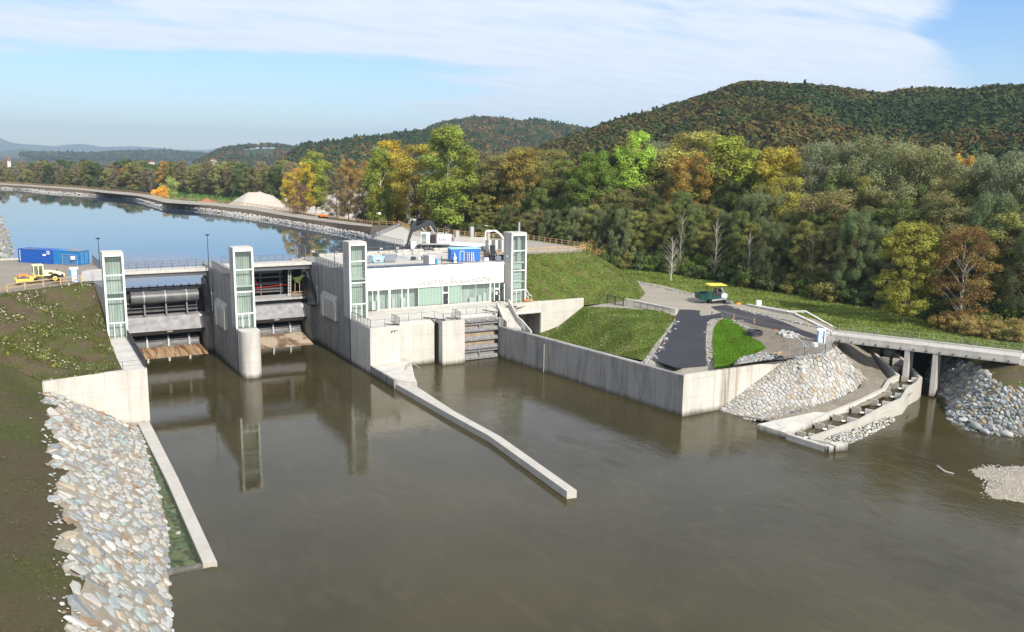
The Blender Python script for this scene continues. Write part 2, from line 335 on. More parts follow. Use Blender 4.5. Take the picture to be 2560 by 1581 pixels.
plain('hill_ground', (.045, .06, .022), .95, .05, var=.4, s=.02)
plain('hill_field', (.13, .17, .05), .95, .05, var=.2, s=.01)
plain('far_blue_woods', (.040, .058, .040), .95, .05, var=.35, s=.004)

def stained():   # the broad brown run below the corner drain of the return face
    m = MT['concrete_stained']; nt = m.node_tree; L = nt.links; b = nt.nodes['Principled BSDF']; src = b.inputs['Base Color'].links[0].from_socket
    g = nd(nt, 'ShaderNodeNewGeometry'); s = nd(nt, 'ShaderNodeSeparateXYZ'); L.new(g.outputs['Position'], s.inputs[0]); c = src
    for x0, w, k, col in ((86.6, 1.5, .8, (.16, .12, .085)), (88.6, .5, .6, (.24, .17, .09)), (84.2, .25, .4, (.2, .17, .13)), (91.5, .2, .4, (.22, .16, .10))):
        a = nd(nt, 'ShaderNodeMath', operation='SUBTRACT'); L.new(s.outputs[0], a.inputs[0]); a.inputs[1].default_value = x0; ab = nd(nt, 'ShaderNodeMath', operation='ABSOLUTE'); L.new(a.outputs[0], ab.inputs[0])
        f = mrange(nt, ab.outputs[0], w, w*.25, 0, k); n = mrange(nt, noise(nt, pos(nt, (3.2, 1, .12)), 1.0, 5, .65), .38, .6, .1, 1.)
        q = nd(nt, 'ShaderNodeMath', operation='MULTIPLY'); L.new(f, q.inputs[0]); L.new(n, q.inputs[1]); c = mixc(nt, q.outputs[0], c, col)
    L.new(c, b.inputs['Base Color'])
stained()
# ---------------------------------------------------------------- mesh helpers
def tag(o, label=None, cat=None, group=None, kind=None):
    if label: o['label'] = label
    if cat: o['category'] = cat
    if group: o['group'] = group
    if kind: o['kind'] = kind
    return o
def wloc(o):
    v = Vector((0, 0, 0))
    while o: v += Vector(o.location); o = o.parent
    return v
def thing(name, label, cat, loc=(0, 0, 0), rz=0, group=None):
    o = bpy.data.objects.new(name, None); COL.objects.link(o); o.location = loc; o.rotation_euler = (0, 0, rz)
    o.empty_display_size = .5
    return tag(o, label, cat, group)
class MB:
    def __init__(s): s.v = []; s.f = []; s.sm = []
    def add(s, vs, fs, smooth=False):
        k = len(s.v); s.v += [tuple(map(float, q)) for q in vs]; s.f += [tuple(i+k for i in q) for q in fs]; s.sm += [smooth]*len(fs); return s
    def box(s, x0, x1, y0, y1, z0, z1):
        if x0 > x1: x0, x1 = x1, x0
        if y0 > y1: y0, y1 = y1, y0
        if z0 > z1: z0, z1 = z1, z0
        return s.add([(x0, y0, z0), (x1, y0, z0), (x1, y1, z0), (x0, y1, z0), (x0, y0, z1), (x1, y0, z1), (x1, y1, z1), (x0, y1, z1)],
                     [(0, 3, 2, 1), (4, 5, 6, 7), (0, 1, 5, 4), (1, 2, 6, 5), (2, 3, 7, 6), (3, 0, 4, 7)])
    def beam(s, a, b, w, h, up=(0, 0, 1)):      # box between two points, w across, h in height
        a = Vector(a); b = Vector(b); d = (b-a).normalized(); u = Vector(up)
        if abs(d.dot(u)) > .99: u = Vector((0, 1, 0))
        r = d.cross(u).normalized(); u = r.cross(d).normalized(); r = r*w/2; u = u*h/2
        vs = [p+i*r+j*u for p in (a, b) for i, j in ((-1, -1), (1, -1), (1, 1), (-1, 1))]
        return s.add(vs, [(3, 2, 1, 0), (4, 5, 6, 7), (0, 1, 5, 4), (1, 2, 6, 5), (2, 3, 7, 6), (3, 0, 4, 7)])
    def prism(s, poly, z0, z1):                 # poly in plan; z1 may be one height per corner
        n = len(poly); z1 = z1 if isinstance(z1, (list, tuple)) else [z1]*n; z0 = z0 if isinstance(z0, (list, tuple)) else [z0]*n
        ar = sum(poly[i][0]*poly[(i+1) % n][1]-poly[(i+1) % n][0]*poly[i][1] for i in range(n))
        if ar < 0: poly = poly[::-1]; z1 = z1[::-1]; z0 = z0[::-1]
        vs = [(p[0], p[1], z) for p, z in zip(poly, z0)]+[(p[0], p[1], z) for p, z in zip(poly, z1)]
        return s.add(vs, [tuple(range(n-1, -1, -1)), tuple(range(n, 2*n))]+[(i, (i+1) % n, n+(i+1) % n, n+i) for i in range(n)])
    def prof(s, poly, x0, x1):                  # profile in (y, z) pushed along x
        n = len(poly); ar = sum(poly[i][0]*poly[(i+1) % n][1]-poly[(i+1) % n][0]*poly[i][1] for i in range(n))
        if ar < 0: poly = poly[::-1]
        vs = [(x0, p[0], p[1]) for p in poly]+[(x1, p[0], p[1]) for p in poly]
        return s.add(vs, [tuple(range(n-1, -1, -1)), tuple(range(n, 2*n))]+[(i, (i+1) % n, n+(i+1) % n, n+i) for i in range(n)])
    def profy(s, poly, y0, y1):                 # profile in (x, z) pushed along y
        n = len(poly); ar = sum(poly[i][0]*poly[(i+1) % n][1]-poly[(i+1) % n][0]*poly[i][1] for i in range(n))
        if ar > 0: poly = poly[::-1]
        vs = [(p[0], y0, p[1]) for p in poly]+[(p[0], y1, p[1]) for p in poly]
        return s.add(vs, [tuple(range(n-1, -1, -1)), tuple(range(n, 2*n))]+[(i, (i+1) % n, n+(i+1) % n, n+i) for i in range(n)])
    def tube(s, pts, r, n=8, cap=True, smooth=True):
        pts = [Vector(p) for p in pts]; rr = r if isinstance(r, (list, tuple)) else [r]*len(pts); vs = []; fs = []
        for i, p in enumerate(pts):
            d = (pts[min(i+1, len(pts)-1)]-pts[max(i-1, 0)]).normalized(); a = Vector((0, 0, 1)) if abs(d.z) < .95 else Vector((1, 0, 0))
            u = d.cross(a).normalized(); w = u.cross(d)
            for k in range(n):
                t = 2*math.pi*k/n; vs.append(p+(u*math.cos(t)+w*math.sin(t))*rr[i])
        for i in range(len(pts)-1):
            for k in range(n): fs.append((i*n+k, (i+1)*n+k, (i+1)*n+(k+1) % n, i*n+(k+1) % n))
        s.add(vs, fs, smooth)
        if cap: s.add(vs[:n], [tuple(range(n))]); s.add(vs[-n:], [tuple(range(n-1, -1, -1))])
        return s
    def quad(s, a, b, c, d): return s.add([a, b, c, d], [(0, 1, 2, 3)])
    def build(s, name, m, parent=None, local=False, bevel=0, copy_of=None):
        me = bpy.data.meshes.new(name); off = Vector((0, 0, 0)) if (local or parent is None) else wloc(parent)
        me.from_pydata([(x-off.x, y-off.y, z-off.z) for x, y, z in s.v], [], s.f); me.materials.append(MT[m])
        me.polygons.foreach_set('use_smooth', s.sm); me.update()
        o = bpy.data.objects.new(name, me); COL.objects.link(o)
        if parent: o.parent = parent
        if bevel:
            md = o.modifiers.new('bevel', 'BEVEL'); md.width = bevel; md.segments = 1; md.limit_method = 'ANGLE'
        return o
def rebase(o):       # put a one-mesh thing's origin at its base
    me = o.data; n = len(me.vertices); c = np.empty(n*3); me.vertices.foreach_get('co', c); c = c.reshape(-1, 3)
    b = np.array([c[:, 0].mean(), c[:, 1].mean(), c[:, 2].min()]); c -= b; me.vertices.foreach_set('co', c.ravel()); me.update()
    o.location = b; return o
def struct(o): return tag(o, kind='structure')
def copy_tree(o, parent=None):
    c = o.copy(); COL.objects.link(c); c.parent = parent
    for ch in o.children: copy_tree(ch, c)
    return c
def quads(C, N, S, aspect=1.5):     # numpy: leaf quads, returns verts (4n,3)
    n = len(C); r = RNG.normal(size=(n, 3)); u = np.cross(N, r); u /= np.linalg.norm(u, axis=1)[:, None]+1e-9; w = np.cross(N, u)
    S = np.asarray(S).reshape(-1, 1)*np.ones((n, 1)); u = u*S*.5*aspect**.5; w = w*S*.5/aspect**.5
    return np.stack([C-u-w*.4, C+w, C+u+w*.4, C-w], 1).reshape(-1, 3)
def raw_mesh(name, V, m, tint=None, col=None, nper=4, faces=None):
    me = bpy.data.meshes.new(name); V = np.asarray(V, dtype=np.float32)
    if faces is None:
        nf = len(V)//nper; li = np.arange(nf*nper, dtype=np.int32); ls = np.arange(nf, dtype=np.int32)*nper
    else:
        faces = np.asarray(faces, dtype=np.int32); nf = len(faces); nper = faces.shape[1]; li = faces.ravel(); ls = np.arange(nf, dtype=np.int32)*nper
    me.vertices.add(len(V)); me.vertices.foreach_set('co', V.ravel()); me.loops.add(nf*nper); me.loops.foreach_set('vertex_index', li)
    me.polygons.add(nf); me.polygons.foreach_set('loop_start', ls); me.update(calc_edges=True)
    if tint is not None:
        a = me.attributes.new('tint', 'FLOAT', 'FACE'); a.data.foreach_set('value', np.asarray(tint, dtype=np.float32))
    if col is not None:
        a = me.attributes.new('col', 'FLOAT_COLOR', 'FACE'); c4 = np.ones((nf, 4), dtype=np.float32); c4[:, :3] = col; a.data.foreach_set('color', c4.ravel())
    me.materials.append(MT[m]); me.validate(); return me
def obj_of(me, name, parent=None):
    o = bpy.data.objects.new(name, me); COL.objects.link(o); o.parent = parent; return o

class TIN:           # triangulated survey points with a lookup of the height anywhere
    def __init__(s, B, inner=(), breaks=()):
        P = [tuple(p) for p in B]; nb = len(P); E = [(i, (i+1) % nb) for i in range(nb)]
        for p in inner: P.append(tuple(p))
        for br in breaks:
            k = len(P); P += [tuple(p) for p in br]; E += [(k+i, k+i+1) for i in range(len(br)-1)]
        v, e, f, ov, oe, of = delaunay_2d_cdt([Vector(p[:2]) for p in P], E, [list(range(nb))], 1, 1e-4)
        s.P = P; s.E = E; s.nb = nb; s.B = B; s.breaks = breaks; s.inner = inner
        Z = []
        for i, p in enumerate(v): Z.append(P[ov[i][0]][2] if ov[i] else None)
        for i, z in enumerate(Z):
            if z is None:
                d = sorted((math.hypot(v[i].x-p[0], v[i].y-p[1]), p[2]) for p in P)[:3]; Z[i] = sum(z/(q+.01) for q, z in d)/sum(1/(q+.01) for q, z in d)
        s.v = np.array([(p.x, p.y, z) for p, z in zip(v, Z)]); s.t = np.array([q for q in f if len(q) == 3])
    def z(s, X, Y):
        X = np.atleast_1d(np.asarray(X, float)); Y = np.atleast_1d(np.asarray(Y, float)); out = np.full(len(X), np.nan)
        for a, b, c in s.t:
            A, B, C = s.v[a], s.v[b], s.v[c]; d = (B[1]-C[1])*(A[0]-C[0])+(C[0]-B[0])*(A[1]-C[1])
            if abs(d) < 1e-9: continue
            l1 = ((B[1]-C[1])*(X-C[0])+(C[0]-B[0])*(Y-C[1]))/d; l2 = ((C[1]-A[1])*(X-C[0])+(A[0]-C[0])*(Y-C[1]))/d; l3 = 1-l1-l2
            m = (l1 > -1e-6) & (l2 > -1e-6) & (l3 > -1e-6); out[m] = l1[m]*A[2]+l2[m]*B[2]+l3[m]*C[2]
        return out
    def mesh(s, name, m, step=2., amp=.06, freq=.5, dz=0., smooth=True):
        B = np.array([p[:2] for p in s.B]); x0, y0 = B.min(0); x1, y1 = B.max(0)
        gx, gy = np.meshgrid(np.arange(x0+step/2, x1, step), np.arange(y0+step/2, y1, step)); gx = gx.ravel()+RNG.uniform(-.3, .3, gx.size)*step; gy = gy.ravel()+RNG.uniform(-.3, .3, gy.size)*step
        gz = s.z(gx, gy); ok = ~np.isnan(gz); gx, gy, gz = gx[ok], gy[ok], gz[ok]
        gz = gz+amp*(np.sin(gx*freq*1.7+gy*freq)+np.sin(gy*freq*2.3-gx*freq*.6+1)+np.sin(gx*freq*4.1+gy*freq*3.3))/2+RNG.normal(size=len(gz))*amp*.35
        P = list(s.P)+list(zip(gx, gy, gz))
        v, e, f, ov, oe, of = delaunay_2d_cdt([Vector(p[:2]) for p in P], s.E, [list(range(s.nb))], 1, 1e-4)
        zz = []
        for i, p in enumerate(v):
            if ov[i]: zz.append(P[ov[i][0]][2])
            else:
                q = s.z([p.x], [p.y])[0]; zz.append(0. if math.isnan(q) else float(q))
        me = bpy.data.meshes.new(name); me.from_pydata([(p.x, p.y, z+dz) for p, z in zip(v, zz)], [], f); me.materials.append(MT[m])
        if smooth: me.polygons.foreach_set('use_smooth', [True]*len(me.polygons))
        me.update()
        o = bpy.data.objects.new(name, me); COL.objects.link(o); return struct(o)

def stones(name, m, pts, sizes, normals, label=None, flat=.45, jit=.18, cat=None):
    # irregular boulders bedded in a slope: one shape library, one object (nobody could count them)
    base = []
    for k in range(10):
        bm_v = []; ico = icosphere()
        v = ico[0]*(1+RNG.uniform(-jit, jit, (len(ico[0]), 1)))
        for q in range(9):     # shave flat facets off so the stones look broken, not round
            n = RNG.normal(size=3); n /= np.linalg.norm(n); dd = v@n; lim = RNG.uniform(.5, .72); v = v-np.outer(np.maximum(dd-lim, 0), n)
        v[:, 0] *= RNG.uniform(1.15, 1.5); v[:, 1] *= RNG.uniform(1.0, 1.25); base.append(v)
    F = icosphere()[1]; V = []; T = []; FF = []; k = 0
    for p, sz, n in zip(pts, sizes, normals):
        v = base[RNG.integers(10)].copy(); v[:, 2] *= flat*RNG.uniform(.7, 1.2); a = RNG.uniform(0, 6.283); ca, sa = math.cos(a), math.sin(a)
        n = np.array(n)+RNG.normal(size=3)*.12; n /= np.linalg.norm(n); u = np.cross(n, [ca, sa, .1]); u /= np.linalg.norm(u); w = np.cross(n, u)
        V.append((v[:, :1]*u+v[:, 1:2]*w+v[:, 2:3]*n)*sz*.5+np.array(p)); FF.append(F+k); k += len(v); T.append(np.full(len(F), RNG.uniform(0, 1)))
    me = raw_mesh(name, np.concatenate(V), m, tint=np.concatenate(T), faces=np.concatenate(FF))
    return tag(obj_of(me, name), kind='stuff')
_ico = {}
def icosphere():
    if 'a' not in _ico:
        t = (1+5**.5)/2; v = [(-1, t, 0), (1, t, 0), (-1, -t, 0), (1, -t, 0), (0, -1, t), (0, 1, t), (0, -1, -t), (0, 1, -t), (t, 0, -1), (t, 0, 1), (-t, 0, -1), (-t, 0, 1)]
        f = [(0, 11, 5), (0, 5, 1), (0, 1, 7), (0, 7, 10), (0, 10, 11), (1, 5, 9), (5, 11, 4), (11, 10, 2), (10, 7, 6), (7, 1, 8), (3, 9, 4), (3, 4, 2), (3, 2, 6), (3, 6, 8), (3, 8, 9), (4, 9, 5), (2, 4, 11), (6, 2, 10), (8, 6, 7), (9, 8, 1)]
        v = [np.array(q)/np.linalg.norm(q) for q in v]; mid = {}; nf = []
        def g(a, b):
            k = (min(a, b), max(a, b))
            if k not in mid: q = v[a]+v[b]; v.append(q/np.linalg.norm(q)); mid[k] = len(v)-1
            return mid[k]
        for a, b, c in f:
            x, y, z = g(a, b), g(b, c), g(c, a); nf += [(a, x, z), (b, y, x), (c, z, y), (x, y, z)]
        _ico['a'] = (np.array(v), np.array(nf))
    return _ico['a']
def scatter(tin, n, smin, smax, gap=.8, zone=None, power=2., ys=1.):
    B = np.array([p[:2] for p in tin.B]); x0, y0 = B.min(0); x1, y1 = B.max(0); P = []; S = []; cell = {}; tries = 0
    X = RNG.uniform(x0, x1, n*8); Y = RNG.uniform(y0, y1, n*8); Z = tin.z(X, Y); ss = smin+(smax-smin)*RNG.uniform(0, 1, n*8)**power
    o = np.argsort(-ss*(1+RNG.uniform(-.3, .3, n*8)))
    for i in o:
        if math.isnan(Z[i]) or len(P) >= n: continue
        if zone and not zone(X[i], Y[i], Z[i]): continue
        x, y, s = X[i], Y[i], ss[i]; ci, cj = int(x//2), int(y//2); bad = False
        for a in (-1, 0, 1):
            for b in (-1, 0, 1):
                for q in cell.get((ci+a, cj+b), ()):
                    if math.hypot(x-P[q][0], (y-P[q][1])/ys) < (s+S[q])*.5*gap: bad = True; break
                if bad: break
            if bad: break
        if bad: continue
        cell.setdefault((ci, cj), []).append(len(P)); P.append((x, y, Z[i])); S.append(s)
    e = .15; A = np.array(P); zx = tin.z(A[:, 0]+e, A[:, 1]); zy = tin.z(A[:, 0], A[:, 1]+e)
    nx = np.nan_to_num(-(zx-A[:, 2])/e); ny = np.nan_to_num(-(zy-A[:, 2])/e); N = np.stack([nx, ny, np.ones(len(A))], 1); N /= np.linalg.norm(N, axis=1)[:, None]
    return A, np.array(S), N

# ---------------------------------------------------------------- railings and fences
def railing(name, label, path, h=1.15, step=1.6, m='rail_dark', bars=0, cat='railing', group=None, rails=(1.0, .08), r=.022, mesh=False, post_w=.05, skip_first=False):
    t = thing(name, label, cat, path[0], group=group); L = [Vector(p) for p in path]
    for k in rails:
        mb = MB()
        for a, b in zip(L, L[1:]): mb.beam(a+Vector((0, 0, h*k)), b+Vector((0, 0, h*k)), r*2, r*2)
        mb.build('rail', m, t)
    proto = MB().box(-post_w/2, post_w/2, -post_w/2, post_w/2, 0, h); P = None
    for a, b in zip(L, L[1:]):
        n = max(1, round((b-a).length/step))
        for i in range(n+(b is L[-1])):
            p = a.lerp(b, i/n)
            if P is None: P = proto.build('post', m, t, local=True); o = P
            else: o = P.copy(); COL.objects.link(o)
            o.location = p-L[0]
    if bars:
        mb = MB()
        for a, b in zip(L, L[1:]):
            n = max(1, round((b-a).length/bars))
            for i in range(n): p = a.lerp(b, i/n); mb.beam(p+Vector((0, 0, h*rails[-1])), p+Vector((0, 0, h)), .014, .014)
        mb.build('infill_bars', m, t)
    if mesh:
        mb = MB()
        for a, b in zip(L, L[1:]):
            n = max(1, round((b-a).length/.12))
            for i in range(n): p = a.lerp(b, i/n); mb.beam(p, p+Vector((0, 0, h)), .010, .010)
            for k in range(1, int(h/.2)): mb.beam(a+Vector((0, 0, k*.2)), b+Vector((0, 0, k*.2)), .008, .008)
        mb.build('wire_mesh', m, t)
    return t
def timber_fence(name, label, path, h=1.15, step=2.4, group=None, maxposts=100, m='timber'):
    t = thing(name, label, 'fence', path[0], group=group); L = [Vector(p) for p in path]
    for z in (h-.06, h*.52):
        mb = MB()
        for a, b in zip(L, L[1:]): mb.beam(a+Vector((0, 0, z)), b+Vector((0, 0, z)), .07, .13)
        mb.build('rail', m, t)
    P = None; rest = MB(); cnt = 0; pts = []
    for a, b in zip(L, L[1:]):
        n = max(1, round((b-a).length/step)); pts += [a.lerp(b, i/n) for i in range(n)]
    pts.append(L[-1]); pts.sort(key=lambda p: p.length)
    for p in pts:
        if cnt < maxposts:
            if P is None: P = MB().box(-.08, .08, -.08, .08, -.3, h+.05).build('post', m, t, local=True); o = P
            else: o = P.copy(); COL.objects.link(o)
            o.location = p-L[0]
        else: rest.box(p.x-.08, p.x+.08, p.y-.08, p.y+.08, p.z-.3, p.z+h)
        cnt += 1
    if rest.v: tag(rest.build('posts', m, t), kind='stuff')
    return t

def tufts(name, tin, n, size, col, zone=None, lift=.06, alive=None):
    # short grass and weeds over a slope: leaf sized faces, one object
    B = np.array([p[:2] for p in tin.B]); x0, y0 = B.min(0); x1, y1 = B.max(0); X = RNG.uniform(x0, x1, n*3); Y = RNG.uniform(y0, y1, n*3); Z = tin.z(X, Y); ok = ~np.isnan(Z)
    pat = np.sin(X*.55+np.sin(Y*.4)*2)+np.sin(Y*.7+X*.2+1)+np.sin(X*1.9-Y*1.3)*.6+RNG.normal(size=len(X))*.8
    if alive is not None: ok &= pat > alive
    if zone is not None: ok &= zone(X, Y, Z)
    X, Y, Z, pat = X[ok][:n], Y[ok][:n], Z[ok][:n], pat[ok][:n]; m = len(X)
    N = RNG.normal(size=(m, 3)); N[:, 2] = np.abs(N[:, 2])*.7; N /= np.linalg.norm(N, axis=1)[:, None]; S = size*RNG.uniform(.5, 1.4, m)
    V = quads(np.stack([X, Y, Z+S*.22+lift], 1), N, S); T = np.clip(.5+pat*.12+RNG.normal(size=m)*.18, 0, 1)
    o = obj_of(raw_mesh(name, V, 'leaf', tint=T), name); o.color = (*col, 1); return tag(o, kind='stuff')

def cobbles(name, m, tin, n, smin, smax, power=1.6, zone=None, h=.16, inset=(.80, .95), edge=.0, sink=.08, gap=.70, rough=.12, ys=1.35, drop=0.):
    # angular stones fitted against each other: every stone is one cell between its neighbours, raised and tilted
    A, S, N = scatter(tin, n, smin, smax, gap, zone, power, ys); P = [Vector((a[0], a[1]/ys)) for a in A]
    v, e, f, ov, oe, of = delaunay_2d_cdt(P, [], [], 0, 1e-5); tri = [q for q in f if len(q) == 3]; cc = []; inc = {}
    for k, (a, b, c) in enumerate(tri):
        A_, B_, C_ = v[a], v[b], v[c]; d = 2*(A_.x*(B_.y-C_.y)+B_.x*(C_.y-A_.y)+C_.x*(A_.y-B_.y))
        if abs(d) < 1e-9: cc.append(None); continue
        ux = ((A_.x**2+A_.y**2)*(B_.y-C_.y)+(B_.x**2+B_.y**2)*(C_.y-A_.y)+(C_.x**2+C_.y**2)*(A_.y-B_.y))/d; uy = ((A_.x**2+A_.y**2)*(C_.x-B_.x)+(B_.x**2+B_.y**2)*(A_.x-C_.x)+(C_.x**2+C_.y**2)*(B_.x-A_.x))/d
        cc.append((ux, uy))
        for i in (a, b, c): inc.setdefault(i, []).append(k)
    V = []; F = []; T = []; k0 = 0; polys = []
    for i, ks in inc.items():
        c = v[i]; s = S[ov[i][0]]; nrm = N[ov[i][0]]; z0 = A[ov[i][0]][2]; pts = [cc[k] for k in ks if cc[k]]
        if len(pts) < 4 or RNG.uniform() < drop: continue
        pts = sorted(pts, key=lambda q: math.atan2(q[1]-c.y, q[0]-c.x)); R_ = s*.85; ring = []
        for q in pts:
            dx, dy = q[0]-c.x, q[1]-c.y; l = math.hypot(dx, dy)
            if l > R_: dx, dy = dx*R_/l, dy*R_/l
            ring.append((dx, dy))
        # drop points that nearly coincide
        rg = [ring[0]]
        for q in ring[1:]:
            if math.hypot(q[0]-rg[-1][0], q[1]-rg[-1][1]) > .12*s: rg.append(q)
        if len(rg) < 4: continue
        ins = RNG.uniform(*inset); hh = h*RNG.uniform(.35, 1.6)*min(1.5, s/.6+.3); tx, ty = RNG.normal()*rough, RNG.normal()*rough; n_ = len(rg); t = RNG.uniform(0, 1)
        for fx, hz in ((ins, -sink-.1), (ins*.97, hh*.5), (ins*.72, hh)):
            for (dx, dy) in rg:
                jx = 1+RNG.uniform(-.05, .05); px_, py_ = dx*fx*jx, dy*fx*jx*ys; base = z0-(nrm[0]*px_+nrm[1]*py_)/max(.2, nrm[2]); e = hz+(tx*px_+ty*py_ if hz > 0 else 0)
                V.append((c.x+px_+nrm[0]*e, c.y*ys+py_+nrm[1]*e, base+nrm[2]*e))
        for r_ in range(2):
            for j in range(n_): a = k0+r_*n_+j; b = k0+r_*n_+(j+1) % n_; F.append((a, b, b+n_, a+n_)); T.append(t)
        F.append(tuple(range(k0+2*n_, k0+3*n_))); T.append(t); k0 += 3*n_
    me = bpy.data.meshes.new(name); me.from_pydata(V, [], F); a = me.attributes.new('tint', 'FLOAT', 'FACE'); a.data.foreach_set('value', T); me.materials.append(MT[m]); me.update()
    return tag(obj_of(me, name), kind='stuff')
# ---------------------------------------------------------------- water and ground
def flat(name, poly_list, z, m):
    mb = MB()
    for poly in poly_list:
        a = sum(poly[i][0]*poly[(i+1) % len(poly)][1]-poly[(i+1) % len(poly)][0]*poly[i][1] for i in range(len(poly)))
        if a < 0: poly = poly[::-1]
        mb.add([(x, y, z) for x, y in poly], [tuple(range(len(poly)))])
    return struct(mb.build(name, m))
flat('ground', [[(-40000, -3000), (60000, -3000), (60000, 60000), (-40000, 60000)]], -3.0, 'forest_floor')
flat('river_water', [[(-60, -150), (500, -150), (500, 73.6), (-60, 73.6)], [(12.1, 73.6), (500, 73.6), (500, 172), (12.1, 172)]], 0.0, 'tailwater')
flat('shallow_water', [[(5, 74), (12.1, 74), (12.1, 121), (8, 121)]], 0.0, 'shallow')
DW = [(0, 472), (60, 475), (130, 484), (215, 489), (300, 494), (347, 502), (376, 511), (400, 519), (463, 522), (529, 530), (628, 545), (700, 556), (765, 567), (863, 585), (914, 597)]
DC = [(0, 462), (100, 468), (200, 475), (258, 482), (347, 490.5), (380, 498), (413, 507), (470, 511), (529, 514), (628, 525), (700, 537.5), (765, 548), (863, 561), (945, 569)]
DF = [(0, 458), (100, 464), (200, 470), (258, 476), (330, 482), (385, 489), (413, 496.5), (470, 502.5), (529, 506), (628, 515.5), (700, 527), (798, 544), (863, 553.5), (945, 564), (1000, 571.5)]
PZ = 11.0
wl = [at(x, y, PZ) for x, y in DW]
wl = [(wl[0][0]-40, wl[0][1]+90, PZ)]+wl
flat('reservoir_water', [[(-300, 169), (76.5, 169), (76.5, 208)]+[(x+3, y) for x, y, z in wl[::-1]]+[(-300, 1100)]], PZ, 'reservoir')
def ex(p, q, d):    # push a polyline end on
    return (p[0]+(p[0]-q[0])*d, p[1]+(p[1]-q[1])*d, p[2])
cz = lambda i, n: 13.5+max(0, i-(n-4))*.4
cr = [at(x, y, cz(i, len(DC))) for i, (x, y) in enumerate(DC)]; cr = [ex(cr[0], cr[1], 1.)]+cr
fr = [at(x, y, cz(i, len(DF))) for i, (x, y) in enumerate(DF)]; fr = [ex(fr[0], fr[1], 1.)]+fr
_xs = [q for q in range(-30, 935, 12)]
def _col(P, x): return float(np.interp(x, [q[0] for q in P], [q[1] for q in P])) if x >= 0 else P[0][1]+(P[0][1]-P[1][1])/(P[1][0]-P[0][0])*(-x)
def _cz(x): return 13.5+max(0, x-820)/125*1.3
sw = [at(x, _col(DW, x), PZ) for x in _xs]; sc_ = [at(x, _col(DC, x), _cz(x)) for x in _xs]; sf = [at(x, _col(DF, x), _cz(x)) for x in _xs]
sw[-1] = (79.5, 219, PZ); wl2 = [(a[0]-(b[0]-a[0])*.15, a[1]-(b[1]-a[1])*.15, PZ-.4) for a, b in zip(sw, sc_)]
def strip_mesh(name, A_, B_, n, m, amp):
    V = []; F = []; k = len(A_)
    for j in range(n+1):
        u = j/n
        for a, b in zip(A_, B_):
            w = amp*math.sin(math.pi*u)*RNG.normal(); V.append((a[0]+(b[0]-a[0])*u, a[1]+(b[1]-a[1])*u, a[2]+(b[2]-a[2])*u+w))
    for j in range(n):
        for i in range(k-1): q = j*k+i; F.append((q, q+k, q+k+1, q+1))
    me = bpy.data.meshes.new(name); me.from_pydata(V, [], F); me.polygons.foreach_set('use_smooth', [True]*len(F)); me.materials.append(MT[m]); me.update(); return struct(obj_of(me, name))
strip_mesh('dike_slope', wl2, sc_, 5, 'soil', .08); strip_mesh('dike_road', sc_, sf, 2, 'gravel_road', .01)
t_end = TIN([sc_[-1], sf[-1], (99.8, 245, 15.0), (80.6, 214.2, 15.0), (79.5, 214, 13.0), (78.6, 216.5, 10.5), wl2[-1]]); t_end.mesh('dike_end', 'soil', 3, .02)
def outward(P, d, z):
    o = []
    for i, p in enumerate(P):
        a = P[max(0, i-1)]; b = P[min(len(P)-1, i+1)]; t = Vector((b[0]-a[0], b[1]-a[1])); t.normalize(); o.append((p[0]-t.y*d, p[1]+t.x*d, z))
    return o
of = outward(fr, -13, 6.9)
if of[5][0] < fr[5][0]: of = outward(fr, 13, 6.9)
TIN(fr+[(125, 235, 6.9)]+of[::-1]).mesh('dike_outer_slope', 'soil_grass', 8, .1)
# flood plain beyond, a single sheet to the horizon
flat('flood_plain', [[(60, 300), (112, 225), (128, 205), (140, 180), (137, 160), (500, 165), (60000, 165), (60000, 60000), (-40000, 60000), (-40000, 900), (-60, 900), (-15, 830), (20, 720), (50, 560), (58, 480), (70, 390)]], 6.85, 'forest_floor')
# stone band at the foot of the dike
def band(P, Q, n, smin, smax):
    C, S, N = [], [], []
    L = np.array([p[:2] for p in P]); d = np.linalg.norm(np.diff(L, axis=0), axis=1); cum = np.concatenate([[0], np.cumsum(d)])
    for k in range(n):
        u = cum[-1]*(1-RNG.uniform(0, 1)**1.6); i = min(len(d)-1, int(np.searchsorted(cum, u)-1)); i = max(0, i); f = (u-cum[i])/d[i]
        a = Vector(P[i]).lerp(Vector(P[i+1]), f); b = Vector(Q[min(i, len(Q)-1)]).lerp(Vector(Q[min(i+1, len(Q)-1)]), f)
        w = RNG.uniform(.05, .42)**1.0; p = a.lerp(b, w); C.append((p.x, p.y, p.z+.25)); S.append(RNG.uniform(smin, smax)); N.append((-.4, -.2, 1))
    return C, S, N
c, s, n = band(wl2, sc_, 2600, .45, 1.15); stones('riprap', 'stone_pale', c, s, n, flat=.6)
# left bank of the reservoir
LB = [(-1.6, 190, PZ-.5), (-1.66, 226, PZ-.5), (-1.8, 252, PZ-.5), (-3.2, 312, PZ-.5), (-6.3, 394, PZ-.5), (-16, 440, PZ-.5), (-60, 520, PZ-.5), (-90, 520, 15), (-22, 430, 15.2), (-15, 394, 15.2), (-12, 312, 15.2), (-11, 252, 15.2), (-11, 226, 15.2), (-11, 190, 15.2)]
tl = TIN(LB); tl.mesh('reservoir_bank', 'riverbed', 3, .15); cobbles('riprap', 'stone_grey', tl, 2600, .5, 1.2, 1.5, h=.2)
